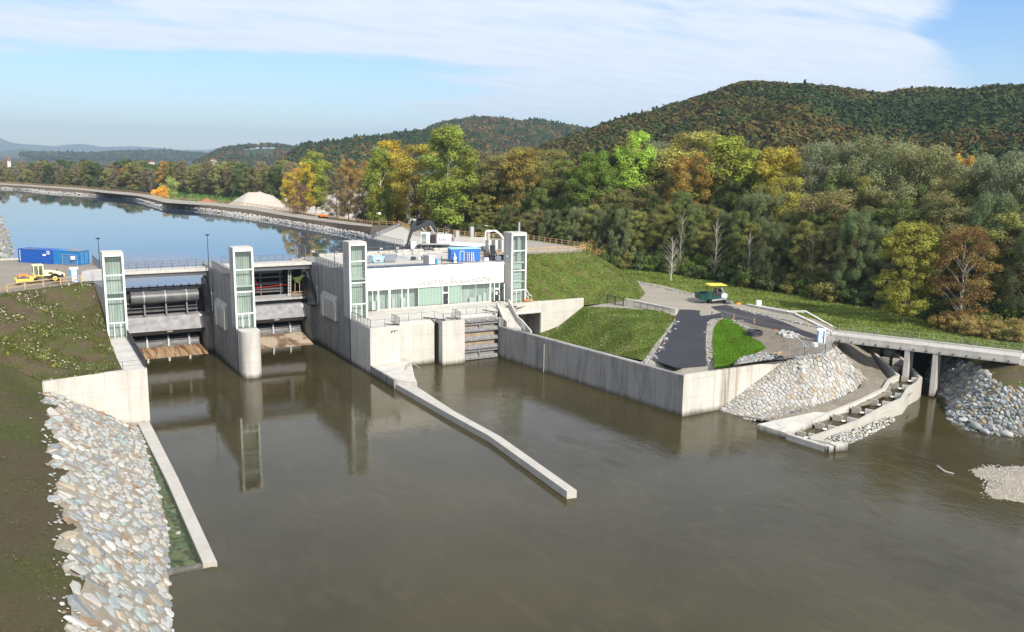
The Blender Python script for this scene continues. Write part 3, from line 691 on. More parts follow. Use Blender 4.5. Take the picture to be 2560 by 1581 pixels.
# left yard, slope, bank
yard = TIN([(-80, 100, 15), (-16, 133, 15), (-2.46, 144.6, 15), (2.2, 148.3, 15), (7.2, 151.4, 15), (9.6, 152.2, 14.8), (9.6, 163, 15), (12.6, 163, 15), (12.6, 169, 15), (11.6, 170, 15), (11.2, 181, 15), (6, 190, 15), (-80, 193, 15)])
yard.mesh('gravel_yard', 'gravel_yard', 3, .05)
flat('concrete_slab', [[(7.6, 152.6), (12.6, 152.6), (12.6, 168), (8.6, 168)]], 15.06, 'concrete_deck')
MB().box(-60, 4, 190.2, 190.6, 14.2, 15.25).build('kerb', 'concrete_light')
tag(bpy.data.objects['kerb'], 'low concrete kerb wall along the water edge behind the blue containers', 'kerb')
valley = [(.75, 118.6, 7.35), (-4, 122.6, 9.6), (-10, 128, 12.4), (-16, 133, 15)]
lslope = TIN([(-16, 133, 15), (-2.46, 144.6, 15), (2.2, 148.3, 15), (7.2, 151.4, 15), (9.6, 152.2, 14.6), (9.9, 146, 11.2), (10.2, 139.5, 7.7), (10.0, 130, 7.6), (9.9, 119.6, 7.55), (.75, 118.9, 7.35), (-4, 122.6, 9.6), (-10, 128, 12.4)])
lslope.mesh('grass_slope', 'soil_grass', 1.2, .12)
RU = [(1.1+.55*math.sin(y*.53)+.45*math.sin(y*1.31+1)+.3*math.sin(y*2.9), y, 6.15) for y in np.arange(117.2, 29, -1.6)]
RL = [(11.6, 119.8, -.3), (11.7, 115.7, -.25), (11.3, 104, -.25), (10.7, 91, -.25), (10.2, 82, -.25), (9.0, 74.5, -.3), (7.9, 63.6, -.4), (6.5, 30, -.4)]
lbank = TIN([(.75, 118.8, 7.3), (-4, 122.6, 9.6), (-10, 128, 12.4), (-16, 133, 15), (-60, 100, 22), (-40, 30, 20), (.6, 30, 6.0)]+RU[::-1][1:]); lbank.mesh('river_bank', 'soil_dark', 1.6, .12)
lrip = TIN(RU+RL[::-1]+[(1.6, 118.9, 5.9)]); lrip.mesh('stone_bed', 'mortar', .8, .06)
cobbles('riprap', 'stone_mixed', lrip, 4600, .30, 1.45, 2.0, zone=lambda x, y, z: x > 1.75+.55*math.sin(y*.53)+.45*math.sin(y*1.31+1) and y > 42, h=.075, inset=(.66, .95), ys=1.4, rough=.10, drop=.04)
c, s, n = [], [], []
for k in range(170):
    y = RNG.uniform(50, 118); x = 1.3-abs(RNG.normal())*.55; c.append((x, y, 6.05+(1.2-x)*.45)); s.append(RNG.uniform(.1, .42)); n.append((.4, 0, 1))
stones('loose_stones', 'stone_mixed', c, s, n, flat=.55)
# bed of the shallow pool inside the left divider
sb = TIN([(7.5, 73.9, -.5), (12.0, 73.9, -.9), (12.0, 120.5, -.9), (10.5, 120.5, -.3)]); sb.mesh('pool_bed', 'riverbed', .8, .08)
A, S, N = scatter(sb, 130, .5, 1.3, .9); stones('pool_stones', 'stone_mixed', A, S, N, flat=.5)
# ---------------------------------------------------------------- right side ground
cone_top = [at(2092, 846, 7.3), at(2060, 884, 7.0), at(1995, 893, 6.5), (98.4, 91.2, 5.85)]
hillfoot = [at(1508, 760, 6.4), at(1560, 753, 6.7), at(1600, 748, 7), at(1612, 735, 7), at(1590, 700, 7)]
mR = [at(1609, 902, 5.6), at(1634, 866, 6.05), at(1660, 835, 6.35), at(1690, 793, 6.7)]
mT = [at(1655, 779, 6.95), at(1600, 775, 6.9), at(1540, 771, 6.6), (98.1, 144.2, 5.75)]
brs = (112.4, 94.2); brs2 = (117.2, 96.0)
R1 = TIN([(98.1, 144.2, 5.75)]+hillfoot+[at(1576, 698, 7), at(1609, 706, 7), at(1658, 714, 7), at(1723, 731, 7), at(1760, 741, 7), at(1838, 760, 7), at(1900, 768, 7), at(1970, 780, 7), at(2040, 800, 7.2), at(2098, 828, 7.6), (117.2, 96.2, 7.6), (112.6, 94.3, 7.5)]
      + cone_top+[(84.7, 90.6, 5.65), (79.0, 90.6, 5.6), (78.2, 100, 5.6)]+mR+mT[:-1], inner=[at(1800, 850, 6.1), at(1850, 870, 6.1), at(1770, 900, 5.7), at(1700, 850, 6.0), at(1740, 800, 6.6), at(1890, 840, 6.8)])
R1.mesh('gravel_ground', 'gravel_road', 1.6, .02)
MO = TIN(mR+mT+[(89.9, 144.2, .7), (84, 143, .6), (79.5, 130, .8)]+[at(1452, 866, 2.6), at(1530, 886, 4.2)], breaks=[[at(1563, 797, 7.35), at(1588, 850, 6.5)]], inner=[at(1480, 786, 6.6), at(1520, 789, 7.1), at(1640, 790, 7.1), at(1610, 800, 7.0)])
MO.mesh('grass_mound', 'grass', 1.0, .07)
def overlay(tin, name, px, m, dz, step=1.5, amp=.02, lift=0):
    P = []
    for q in px:
        z = 6.5
        for k in range(12):
            p = at(q[0], q[1], z); w = tin.z([p[0]], [p[1]])[0]
            if math.isnan(w): break
            z = w
        p = at(q[0], q[1], z); P.append((p[0], p[1], z+dz))
    T = TIN(P); o = MB(); 
    B = np.array([p[:2] for p in P]); x0, y0 = B.min(0); x1, y1 = B.max(0)
    gx, gy = np.meshgrid(np.arange(x0, x1, step), np.arange(y0, y1, step)); gx = gx.ravel(); gy = gy.ravel(); ok = ~np.isnan(T.z(gx, gy)); gx, gy = gx[ok], gy[ok]
    gz = tin.z(gx, gy); ok = ~np.isnan(gz); gx, gy, gz = gx[ok], gy[ok], gz[ok]
    T2 = TIN(P, inner=list(zip(gx, gy, gz+dz+lift))); return T2, T2.mesh(name, m, step*2, amp)
def I(a, b): return (1560+a/6.1225, 680+b/6.1225)
asph = [I(*q) for q in [(412, 1345), (480, 1372), (600, 1410), (800, 1474), (905, 1478), (1290, 1444), (1255, 1330), (1250, 1050), (1262, 880), (1280, 770), (1335, 725), (1440, 712), (1530, 700), (1700, 735), (2000, 812), (2449, 912), (2520, 905), (2449, 775), (2240, 705), (2000, 640), (1720, 555), (1560, 510), (1330, 540), (1500, 625), (1350, 662), (1180, 680), (1150, 640), (1175, 600), (1050, 585), (850, 580), (825, 640), (790, 680), (790, 760), (720, 870), (640, 980), (560, 1110), (480, 1240)]]
A1 = overlay(R1, 'asphalt_road', asph[:11]+[(1801, 796)]+[asph[23]]+asph[24:], 'asphalt', .07)
A2 = overlay(R1, 'asphalt_road', [asph[23], (1801, 796), asph[12], asph[13], asph[14], asph[15], asph[16], (2040, 853), (2062, 846), (2000, 824), asph[17], asph[18], asph[19], asph[20], asph[21], asph[22]], 'asphalt_main', .085)
GB = overlay(R1, 'grass_island', [(1786, 921), (1783, 890), (1781, 855), (1785, 822), (1795, 806), (1812, 797), (1826, 799), (1850, 817), (1870, 834), (1880, 848), (1905, 860), (1915, 872), (1890, 885), (1850, 903), (1820, 913)], 'grass_bright', .05, lift=.06, amp=.12)
DB = overlay(R1, 'rubble_ground', [(1826, 797), (1850, 806), (1900, 818), (1960, 832), (2040, 856), (2070, 868), (2052, 882), (1998, 892), (1962, 900), (1900, 905), (1830, 915), (1862, 900), (1915, 874), (1905, 858), (1880, 846), (1868, 830)], 'debris', .11, amp=.07)
# meadow behind the road, up to the trees
mead = TIN([at(1576, 698, 7), at(1609, 706, 7), at(1658, 714, 7), at(1723, 731, 7), at(1760, 741, 7), at(1838, 760, 7), at(1900, 768, 7), at(1970, 780, 7), at(2040, 800, 7.2), at(2098, 828, 7.6), (121, 93, 6.6), (127, 82, 6.0), (131, 72, 6.6), (150, 55, 7), (240, 55, 7), (240, 120, 7), (150, 190, 7), (131, 182, 7)], inner=[(135, 100, 7.1), (136, 85, 7.0), (130, 110, 7.0)])
mead.mesh('meadow', 'meadow', 2.0, .12)
# big grass bank of the powerhouse yard
crest = [(84.7, 160.5, 15), (94.8, 160.9, 15), (105.5, 160, 15), (109, 161, 15), (113.5, 167, 15), (113.8, 176, 15), (112.5, 190, 15), (103.5, 201, 15), (100.8, 216, 15), (97, 231, 15), (100, 246, 15)]
hill = TIN([(84.7, 144.6, 7.6), (84.7, 160.5, 15)]+crest[1:]+[(125, 240, 6.8), (132, 205, 6.8), (134, 185, 6.9)]+hillfoot[::-1]+[(98.3, 144.9, 6.0), (97.9, 144.6, 7.4)], inner=[(121, 172, 11), (112, 152, 11)])
hill.mesh('grass_bank', 'grass', 1.4, .16)
flat('yard', [[(77, 147.2), (84.7, 147.6), (84.7, 160.6), (94.8, 161), (105.5, 160.1), (109, 161), (113.5, 167), (113.8, 176), (112.5, 190), (103.5, 201), (100.8, 216), (97, 231), (99.8, 245), (80, 214), (77, 206)]], 15.0, 'gravel_yard')
flat('yard_track', [[(85.4, 161.3), (94.6, 161.7), (105.2, 160.9), (108, 162), (112, 168), (112.2, 176), (111, 188), (102, 199), (99.5, 214), (95.7, 229), (98.8, 242), (89, 214), (90, 190), (86, 175)]], 15.02, 'gravel_road')
# stone cone below the rubble ground
def K(a, b): return (2160+a/6.1225, 780+b/6.1225)
foot = [(84.9, 90.0, -.2), (85.9, 86.5, -.2), (86.0, 83, .4), (87, 81.8, .7), (95.2, 82.3, 1.3), (101, 82.6, 1.7), (107, 84, 2.1), (111, 86.5, 2.5), (113.5, 89.5, 2.9), (112.4, 93.9, 4.0)]
cone = TIN([(98.4, 90.6, 5.8)]+foot+[(112.6, 94.3, 7.4)]+cone_top[:3], inner=[(104, 90, 5.2)]); cone.mesh('stone_cone', 'mortar_pale', 1.0, .05)
cobbles('riprap', 'stone_pale', cone, 3600, .32, .85, 1.5, zone=lambda x, y, z: x+y*.35 < 136.4+.4*math.sin(y*3), h=.07, inset=(.84, .96), rough=.06)
cobbles('riprap', 'stone_pale', cone, 2000, .38, .95, 1.4, zone=lambda x, y, z: x+y*.35 > 136.4+.4*math.sin(y*3), h=.20, inset=(.70, .88), rough=.15)
# gravel bed between cone and fish pass, under the bridge and up along the side channel
bed = TIN([(84.9, 90.0, -.25), (86.4, 81.2, .62), (93.3, 79.8, .7), (95, 79.4, .75), (102.5, 78.6, 1.5), (109.8, 80.4, 2.0), (113.6, 83.2, 2.3), (116.6, 87.3, 2.8), (123, 95, 4.0), (128, 103, 5.2), (121, 99, 6.8), (113, 95, 6.8), (113.8, 89.5, 2.9), (111, 86.3, 2.5), (107, 83.8, 2.1), (101, 82.4, 1.7), (95.2, 82.1, 1.3), (87, 81.6, .7)])
bed.mesh('gravel_bed', 'riverbed', 1.0, .06)
# right bank with riprap
rb_lo = [(133, 91, 0), (130.3, 88.6, -.2), (124.3, 83, -.2), (120.6, 78.4, -.2), (111.5, 72, -.2), (108.7, 67.4, -.2), (110.3, 64.6, -.2), (113, 62, -.2), (122, 52, -.2)]
rb_hi = [(136, 50, 7), (122, 64, 4.6), (117.5, 68.7, 4.4), (121.5, 73.5, 5.0), (126, 79, 4.5), (131, 84.5, 3.5), (134, 90, 3.4)]
rbt = TIN(rb_lo+rb_hi); rbt.mesh('river_bank', 'mortar_brown', 1.0, .1); cobbles('riprap', 'stone_grey', rbt, 4800, .28, .75, 1.5, h=.24, inset=(.74, .95), rough=.3)
TIN([rb_hi[0], rb_hi[1], rb_hi[2], rb_hi[3], rb_hi[4], rb_hi[5], rb_hi[6], (140, 92, 6.9), (131, 82, 6.8), (127, 75, 7.0), (125.5, 71, 7.2), (128, 68, 7.5), (150, 40, 9)]).mesh('bank_shoulder', 'soil_grass', 1.5, .08)
for p, sz in [(at(2440, 1066, .4), 2.0), (at(2487, 1072, .4), 1.9), (at(2462, 1079, .2), 1.5), (at(2525, 1068, .5), 2.1), (at(2550, 1080, .3), 1.8), (at(2408, 1050, .5), 1.4), (at(2515, 1085, .2), 1.7)]:
    v, F = icosphere(); v = v*(1+RNG.uniform(-.15, .15, (len(v), 1))); v = v*np.array([sz*.55, sz*.34, sz*.26])
    me = raw_mesh('boulder', v, 'stone_grey', tint=np.full(len(F), RNG.uniform(.05, .95)), faces=F); o = obj_of(me, 'boulder'); o.location = p; o.rotation_euler = (0, 0, RNG.uniform(0, 3))
    tag(o, 'large pale boulder lying in the water at the foot of the right stone bank', 'boulder', 'boulders at the water edge of the right bank')
# gravel bar and the little stone spit beside the fish pass
gb = TIN([(86.5, 52, -.12), (91.6, 55, -.1), (94, 58.3, -.1), (98, 58.8, -.1), (103, 56, -.1), (112, 50, .3), (112, 38, .3), (92, 40, -.12)], inner=[(96, 54, .35), (103, 50, .6)]); gb.mesh('gravel_bar', 'mortar', .8, .04)
A, S, N = scatter(gb, 1600, .10, .32, .9, power=2); stones('gravel_stones', 'stone_pale', A, S, N, flat=.5)
sp = TIN([(87.2, 73.0, .1), (87.6, 70.6, -.1), (92, 71.4, -.15), (99, 73.3, -.15), (104.5, 75.2, -.1), (103.2, 75.4, .5), (96, 73.9, .5), (90, 73.3, .4)]); sp.mesh('stone_spit', 'soil_grass', .6, .04)
A, S, N = scatter(sp, 380, .2, .55, .8, power=1.2); stones('spit_stones', 'stone_pale', A+N*.08, S, N, flat=.6)

tufts('grass', lslope, 17000, .19, (0.054, 0.058, 0.022), alive=.35); tufts('weeds', lslope, 3500, .34, (0.050, 0.063, 0.018), zone=lambda x, y, z: (z < 11.5), alive=1.1)
tufts('weeds', lslope, 1500, .40, (.105, .10, .025), zone=lambda x, y, z: (x < 2.5) & (z < 12.5), alive=.9); tufts('grass', lbank, 16000, .15, (.050, .054, .022), zone=lambda x, y, z: x > -14, alive=-.1)
tufts('dry_grass', lslope, 2500, .22, (.30, .28, .22), alive=1.1); tufts('grass', hill, 42000, .24, (.068, .092, .023)); tufts('dry_grass', hill, 6000, .26, (.13, .11, .05), alive=.6)
tufts('grass', MO, 22000, .19, (0.063, 0.090, 0.021)); tufts('dry_grass', MO, 2500, .18, (.20, .17, .09), alive=1.0); tufts('grass', GB[0], 34000, .13, (0.056, 0.117, 0.011), lift=.05)
tufts('grass', mead, 60000, .28, (.082, .104, .026), zone=lambda x, y, z: (x < 150))

tufts('grass', lslope, 16000, .18, (0.063, 0.070, 0.020), zone=lambda x, y, z: (z < 11.8), alive=-.4)
# ---------------------------------------------------------------- the weir and the power station
def tower(x0, x1, y0, y1, z0, z1, muls, label, extra=None):
    t = thing('stair_tower', label, 'stair tower', (x0, y0, z0), group='glazed stair towers'); w = .22
    mb = MB(); mb.box(x0, x0+w, y0, y1, z0, z1-.3); mb.box(x1-w, x1, y0, y1, z0, z1-.3); mb.box(x0+w, x1-w, y1-w, y1, z0, z1-.3)
    mb.build('concrete_shell', 'concrete', t)
    MB().box(x0-.01, x1+.01, y0-.02, y1+.02, z1-.3, z1).build('roof', 'concrete_light', t)
    mb = MB(); mb.box(x0-.02, x0+.26, y0-.10, y0-.003, z0, z1-.3); mb.box(x1-.26, x1+.02, y0-.10, y0-.003, z0, z1-.3); mb.box(x0+.26, x1-.26, y0-.10, y0-.003, z1-.62, z1-.3)
    fr = mb.build('front_frame', 'frame_white', t)
    lv = [z0+.05]+muls+[z1-.62]
    for z in muls: MB().box(x0+.26, x1-.26, y0-.09, y0-.02, z-.09, z+.09).build('mullion', 'frame_white', t)
    for i, (a, b) in enumerate(zip(lv, lv[1:])):
        if i == 0: continue
        MB().box(x0+.26, x1-.26, y0-.05, y0-.03, a+(.09 if i else 0), b-.09).build('window', 'glass', t)
    b = lv[1]; xm = x0+(x1-x0)*.33; xn = x0+(x1-x0)*.66
    MB().box(x0+.26, xm, y0-.05, y0-.03, z0+.05, b-.09).build('window', 'glass', t)
    MB().box(xn+.06, x1-.26, y0-.05, y0-.03, z0+.05, b-.09).build('window', 'glass', t)
    d = MB(); d.box(xm, xm+.09, y0-.09, y0-.02, z0, b-.09); d.box(xn-.02, xn+.07, y0-.09, y0-.02, z0, b-.09); d.build('door_frame', 'frame_white', t)
    dr = MB().box(xm+.09, xn-.02, y0-.05, y0-.03, z0+.05, b-.09).build('door', 'glass', t); MB().box(xn-.16, xn-.12, y0-.12, y0-.06, z0+1, z0+1.3).build('handle', 'steel_dark', dr)
    li = MB(); li.box(x0+w+.01, x1-w-.01, y0+1.35, y0+1.40, z0, z1-.35); li.build('slatted_lining', 'lining', t)
    for z in (extra or [z0+6.9]):
        p = MB(); p.box(x0+w, x1-w, y0+.25, y0+1.3, z-.25, z); pl = p.build('landing', 'foam', t)
        r = MB(); 
        for k in (.55, 1.1): r.beam((x0+w, y0+.3, z+k), (x1-w, y0+.3, z+k), .06, .06)
        r.build('guard_rail', 'frame_white', pl)
    return t
tower(10.1, 12.95, 141.7, 144.8, 7.7, 20.65, [9.95, 13.6, 17.2], 'narrow glazed concrete stair tower on the grass slope beside the first weir bay')
tower(29.0, 32.1, 141.7, 144.8, 7.6, 20.65, [9.95, 13.5, 17.1], 'narrow glazed concrete stair tower standing on the pier with the round nose')
tower(48.1, 51.2, 141.5, 144.8, 7.7, 20.9, [10.2, 13.9, 17.6], 'narrow glazed concrete stair tower at the left end of the white power station')
tw = tower(81.4, 84.7, 144.4, 147.5, 7.7, 21.3, [10.2, 14.0, 17.8], 'narrow glazed stair tower with a chimney pipe at the right end of the station', [11.9, 15.6])
MB().tube([(83.6, 145.4, 12), (83.6, 145.4, 21.3), (83.6, 145.4, 23.2)], .2, 10).build('chimney_pipe', 'galvanised', tw)
MB().tube([(83.35, 145.2, 15.6), (83.35, 145.2, 21)], .33, 12).build('ventilation_duct', 'duct_shiny', tw)
for za, zb in ((10.4, 13.6), (14.2, 15.2)): MB().box(81.8, 84.0, 144.9, 145.0, za, zb).build('screen', 'lining_pale', tw)
MB().box(81.2, 81.4, 145.6, 146.1, 16.6, 16.8).build('wall_lamp', 'white_paint', tw)
cb = MB().box(80.6, 81.38, 146.88, 146.98, 14.9, 15.5).build('wall_sign', 'white_paint', tw)

# left abutment
t = thing('abutment_wall', 'pale concrete abutment and wing wall between the grass slope and the first weir bay', 'retaining wall', (12, 119, 0))
MB().prism([(10.0, 119.15), (12.85, 119.15), (12.85, 144.8), (10.0, 144.8)], -1, 7.6).build('platform', 'concrete_light', t)
MB().prism([(10.1, 144.8), (12.85, 144.8), (12.85, 168.8), (9.4, 168.8), (9.4, 152.2)], -1, 15.0).build('side_wall', 'concrete', t)
MB().prism([(.75, 119.0), (10.0, 119.15), (10.0, 119.85), (.75, 119.7)], -1, [7.35, 7.6, 7.6, 7.35]).build('front_wall', 'concrete_light', t)
# pier
def pier_box(x, t, s=-1):   # sloping-topped housing on the left face with a white strip
    m = MB(); m.profy([(x, 6.2), (x-.55, 6.2), (x-.55, 9.6), (x, 10.6)], 148.2, 156.8); bx = m.build('bearing_housing', 'concrete', t)
    MB().box(x-.62, x-.555, 154.9, 155.3, 6.0, 9.5).build('white_strip', 'white_paint', bx)
t = thing('weir_pier', 'concrete weir pier with a rounded nose between the two weir bays', 'pier', (30.5, 139, 0))
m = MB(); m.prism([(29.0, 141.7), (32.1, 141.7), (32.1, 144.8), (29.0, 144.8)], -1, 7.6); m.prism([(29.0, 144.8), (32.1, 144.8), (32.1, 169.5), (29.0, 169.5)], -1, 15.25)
m.build('pier_body', 'concrete_shaded', t)  # part of the pier sides' shade comes from this darker concrete colour
arc = [(30.62+1.55*math.cos(a), 139.3+1.75*math.sin(a)) for a in np.linspace(math.pi, 2*math.pi, 15)]
MB().prism([(29.07, 141.2)]+arc+[(32.17, 141.2)], -1, 7.55).build('rounded_nose', 'concrete_light', t)
MB().box(29.12, 32.0, 141.2, 141.7, -1, 7.45).build('expansion_joint', 'black', t)
pier_box(29.0, t)
# power station
t = ps = thing('power_station', 'white and glass hydroelectric power station with raised lettering, on concrete piers beside the weir', 'power station', (65, 140, 0))
m = MB(); m.prism([(48.1, 142.0), (81.4, 142.0), (81.4, 147), (82, 172), (48.1, 172)], -1, 7.7); m.build('lower_body', 'concrete_shaded', t)
m = MB(); m.prism([(48.1, 131.85), (53.4, 132.1), (53.7, 134.9), (53.7, 141.95), (48.1, 141.95)], -1, 7.7)
m.prism([(53.72, 134.8), (60.9, 134.8), (60.9, 141.95), (53.72, 141.95)], -1, 7.1); m.build('outlet_wall', 'concrete_light', t)
m = MB(); m.prism([(61.3, 132.4), (65.6, 132.5), (65.6, 141.95), (61.3, 141.95)], -1, 7.7); m.build('outlet_pillar', 'concrete_light', t)
m = MB(); m.prism([(53.72, 135.2), (61.28, 135.2), (61.28, 141.95), (53.72, 141.95)], 7.1, 7.69); m.prism([(65.62, 136.6), (74.0, 136.2), (76.8, 141.2), (79.6, 141.95), (65.62, 141.95)], 6.9, 7.69); m.prism([(65.62, 134.9), (73.3, 134.9), (73.6, 136.2), (65.62, 136.5)], 6.6, 7.3)
m.build('terrace', 'concrete_light', t)
MB().prism([(48.12, 141.5), (81.3, 141.5), (81.3, 147), (51.25, 147), (51.25, 144.8), (48.12, 144.8)], 7.66, 7.712).build('terrace_floor', 'concrete_light', t)
MB().box(48.05, 48.1, 141.5, 141.9, 0, 7.6).build('expansion_joint', 'plastic_dark', t)
MB().box(60.9, 61.3, 134.0, 136, -1, 7.1).build('gate_slot', 'black', t)
m = MB(); m.box(48.1, 51.3, 144.9, 172, 7.7, 15.25); m.build('pier_wall', 'concrete_shaded', t)
pier_box(48.1, t)
for x0, x1 in ((51.3, 61.75), (61.79, 71.42), (71.46, 81.35)): MB().box(x0, x1, 147.0, 147.35, 11.45, 15.45).build('facade_panel', 'render_white', t)
MB().prism([(51.3, 147.35), (77, 147.35), (77, 172), (51.3, 172)], 14.6, 15.2).build('roof_deck', 'concrete_deck', t)
MB().prism([(77, 147.35), (84.6, 147.6), (84.6, 160.4), (77, 172)], 14.6, 15.21).build('roof_deck', 'concrete_deck', t)
MB().box(48.1, 76.5, 171.6, 172.0, 10, 15.2).build('intake_wall', 'concrete', t)
m = MB()
for a, b in ((51.6, 57.4), (57.7, 66.3)): m.box(a, b, 147.5, 150.6, 15.2, 15.52)
m.build('skylight', 'skylight', t)
MB().box(51.2, 81.4, 148.6, 148.7, 7.7, 11.45).build('slatted_lining', 'lining', t)
MB().box(54.9, 78.4, 146.75, 146.98, 7.7, 8.0).build('plinth', 'concrete_light', t)
def win(x0, x1, mt='glass', z0=8.0, y=147.12, n='window'):
    return MB().box(x0, x1, y, y+.03, z0, 11.42).build(n, mt, t)
for a, b in ((51.25, 53.2), (53.3, 54.2), (54.3, 55.2), (55.5, 57.3), (57.75, 59.85), (60.0, 61.05), (61.25, 63.2), (72.0, 75.1), (75.2, 78.1), (78.5, 79.1), (80.35, 81.3)): win(a, b)
for a, b in ((63.25, 65.7), (65.7, 68.1), (69.4, 71.95)): win(a, b); MB().box(a, b, 147.35, 147.38, 8.0, 11.42).build('slatted_blind', 'lining_pale', t)
for x, w in ((53.25, .10), (54.25, .10), (55.35, .26), (57.52, .40), (59.92, .14), (61.15, .2), (63.22, .06), (71.97, .06), (75.15, .05), (78.3, .3), (79.18, .14), (80.28, .12), (68.16, .1), (69.34, .1)):
    MB().box(x-w/2, x+w/2, 147.02, 147.2, 7.9, 11.44).build('mullion', 'frame_white', t)
for a, b in ((68.22, 69.28), (79.26, 80.2)):
    d = MB().box(a, b, 147.14, 147.2, 7.75, 10.05).build('door', 'steel_dark', t); MB().box(b-.16, b-.12, 147.06, 147.13, 8.8, 9.0).build('handle', 'white_paint', d)
    MB().box(a, b, 147.05, 147.2, 10.05, 10.3).build('transom', 'frame_white', t); MB().box(a, b, 147.12, 147.15, 10.3, 11.42).build('window', 'glass', t)
MB().box(79.5, 79.9, 147.09, 147.13, 9.1, 9.7).build('notice', 'white_paint', t)
for x, w, h, y in ((54.4, 1.5, 1.6, 147.9), (60.2, 1.6, 1.9, 147.9), (58.4, .5, 2.0, 148.1), (74.2, 1.4, 1.0, 147.8), (76.1, .8, 1.3, 147.9), (77.3, 1.0, 1.6, 148.2)):
    MB().box(x, x+w, y, y+.5, 7.75, 7.75+h).build('reflection_box', 'white_paint', t)  # pale boxes added behind the glass to give its vague reflections
def text_mesh(s, size, depth, m, parent, name, width=None):
    cu = bpy.data.curves.new(name, 'FONT'); cu.body = s; cu.size = size; cu.extrude = depth/2; cu.align_x = 'LEFT'; cu.space_character = 1.12
    o = bpy.data.objects.new(name, cu); COL.objects.link(o); bpy.context.view_layer.update()
    me = bpy.data.meshes.new_from_object(o.evaluated_get(bpy.context.evaluated_depsgraph_get())); bpy.data.objects.remove(o)
    if width:
        xs = [v.co.x for v in me.vertices]; k = width/(max(xs)-min(xs)); x0 = min(xs)
        for v in me.vertices: v.co.x = (v.co.x-x0)*k
    me.materials.clear(); me.materials.append(MT[m]); me.name = name
    r = bpy.data.objects.new(name, me); COL.objects.link(r); r.parent = parent; return r
for s, x, w in (('KRAFTWERK', 63.0, 8.25), ('KALSDORF', 71.75, 7.0)):
    o = text_mesh(s, 1.25, .26, 'lettering', t, 'raised_lettering', w); o.rotation_euler = (R(90), 0, 0); o.location = Vector((x, 146.88, 12.0))-wloc(t)
o = text_mesh('PT"', .6, .03, 'black', t, 'painted_mark', 1.2); o.rotation_euler = (R(90), 0, 0); o.location = Vector((51.8, 131.95, 6.6))-wloc(t)
# drainage apron and long divider wall from the outlet into the river
t = thing('divider_wall', 'long low concrete divider wall running from the power station out into the river', 'divider wall', (48.4, 131.8, 0))
MB().prism([(48.1, 131.8), (53.3, 132.0), (53.6, 133.9), (55.9, 134.75), (54.4, 129.5), (51.5, 121.5), (50.6, 118.5), (48.4, 121.4)], -1, 1.55).build('apron', 'concrete_light', t)
L0 = [(48.35, 121.4), (48.75, 104.0), (49.2, 92.5), (47.75, 72.2)]; L1 = [(50.6, 118.5), (50.0, 104.0), (50.35, 91.5), (48.85, 72.0)]
m = MB(); m.prism(L0+L1[::-1], -1, .85); m.build('wall', 'concrete_coping', t)
MB().box(48.05, 48.35, 121.4, 131.7, -.5, 1.5).build('side_face', 'concrete_shaded', t)
t = thing('log', 'bleached driftwood log washed up on the apron below the power station', 'driftwood', (53.6, 129, 1.5))
MB().tube([(51.9, 126.2, 1.62), (53.2, 128.6, 1.75), (54.3, 130.3, 1.7)], [.10, .13, .07], 7).build('branch', 'bark_pale', t); MB().tube([(53.2, 128.6, 1.75), (53.9, 128.2, 2.1), (54.6, 126.5, 1.6)], [.07, .06, .04], 6).build('branch', 'bark_pale', t)
# left divider and cross sill round the shallow pool
t = thing('low_wall', 'low pale concrete wall running forward along the stone bank and enclosing a shallow pool', 'divider wall', (12, 118, 0))
MB().prism([(11.35, 119.1), (12.75, 119.1), (12.8, 96), (12.55, 73.4), (11.45, 73.9), (11.6, 96)], -1.2, .42).build('wall', 'concrete_coping', t)
MB().prism([(8.2, 74.6), (11.45, 74.6), (11.45, 73.9), (8.4, 73.6)], -1.2, .12).build('cross_sill', 'concrete', t)
# tailrace wall
t = thing('tailrace_wall', 'long grey concrete retaining wall along the outlet channel with a pale return face', 'retaining wall', (75, 115, 0))
MB().prism([(73.05, 133.9), (78.27, 89.85), (78.95, 90.35), (73.9, 133.9)], -1, [5.65, 5.9, 5.9, 5.65]).build('channel_face', 'concrete_shaded', t)
MB().prism([(78.27, 89.85), (98.4, 90.6), (98.4, 91.2), (78.95, 90.4)], -1, [5.92, 5.85, 5.85, 5.92]).build('return_face', 'concrete_stained', t)
MB().prism([(73.9, 133.6), (73.06, 133.9), (73.3, 135.6), (74.3, 135.6)], -1, 7.0).build('end_post', 'concrete_shaded', t)
MB().prism([(74.9, 128), (79.2, 98.4), (79.75, 98.4), (75.45, 128)], 4.6, [5.45, 5.4, 5.4, 5.45]).build('inner_kerb', 'concrete_light', t)
MB().prism([(78.95, 90.4), (98.4, 91.2), (98.4, 91.45), (79.0, 90.65)], 4.6, 5.72).build('inner_kerb', 'concrete', t)
g = MB().beam((74.62, 120.76, -.2), (74.60, 120.72, 4.8), .22, .05).build('gauge_board', 'bark_pale'); rebase(g); tag(g, 'pale wooden gauge board fixed upright to the tailrace wall', 'gauge board')
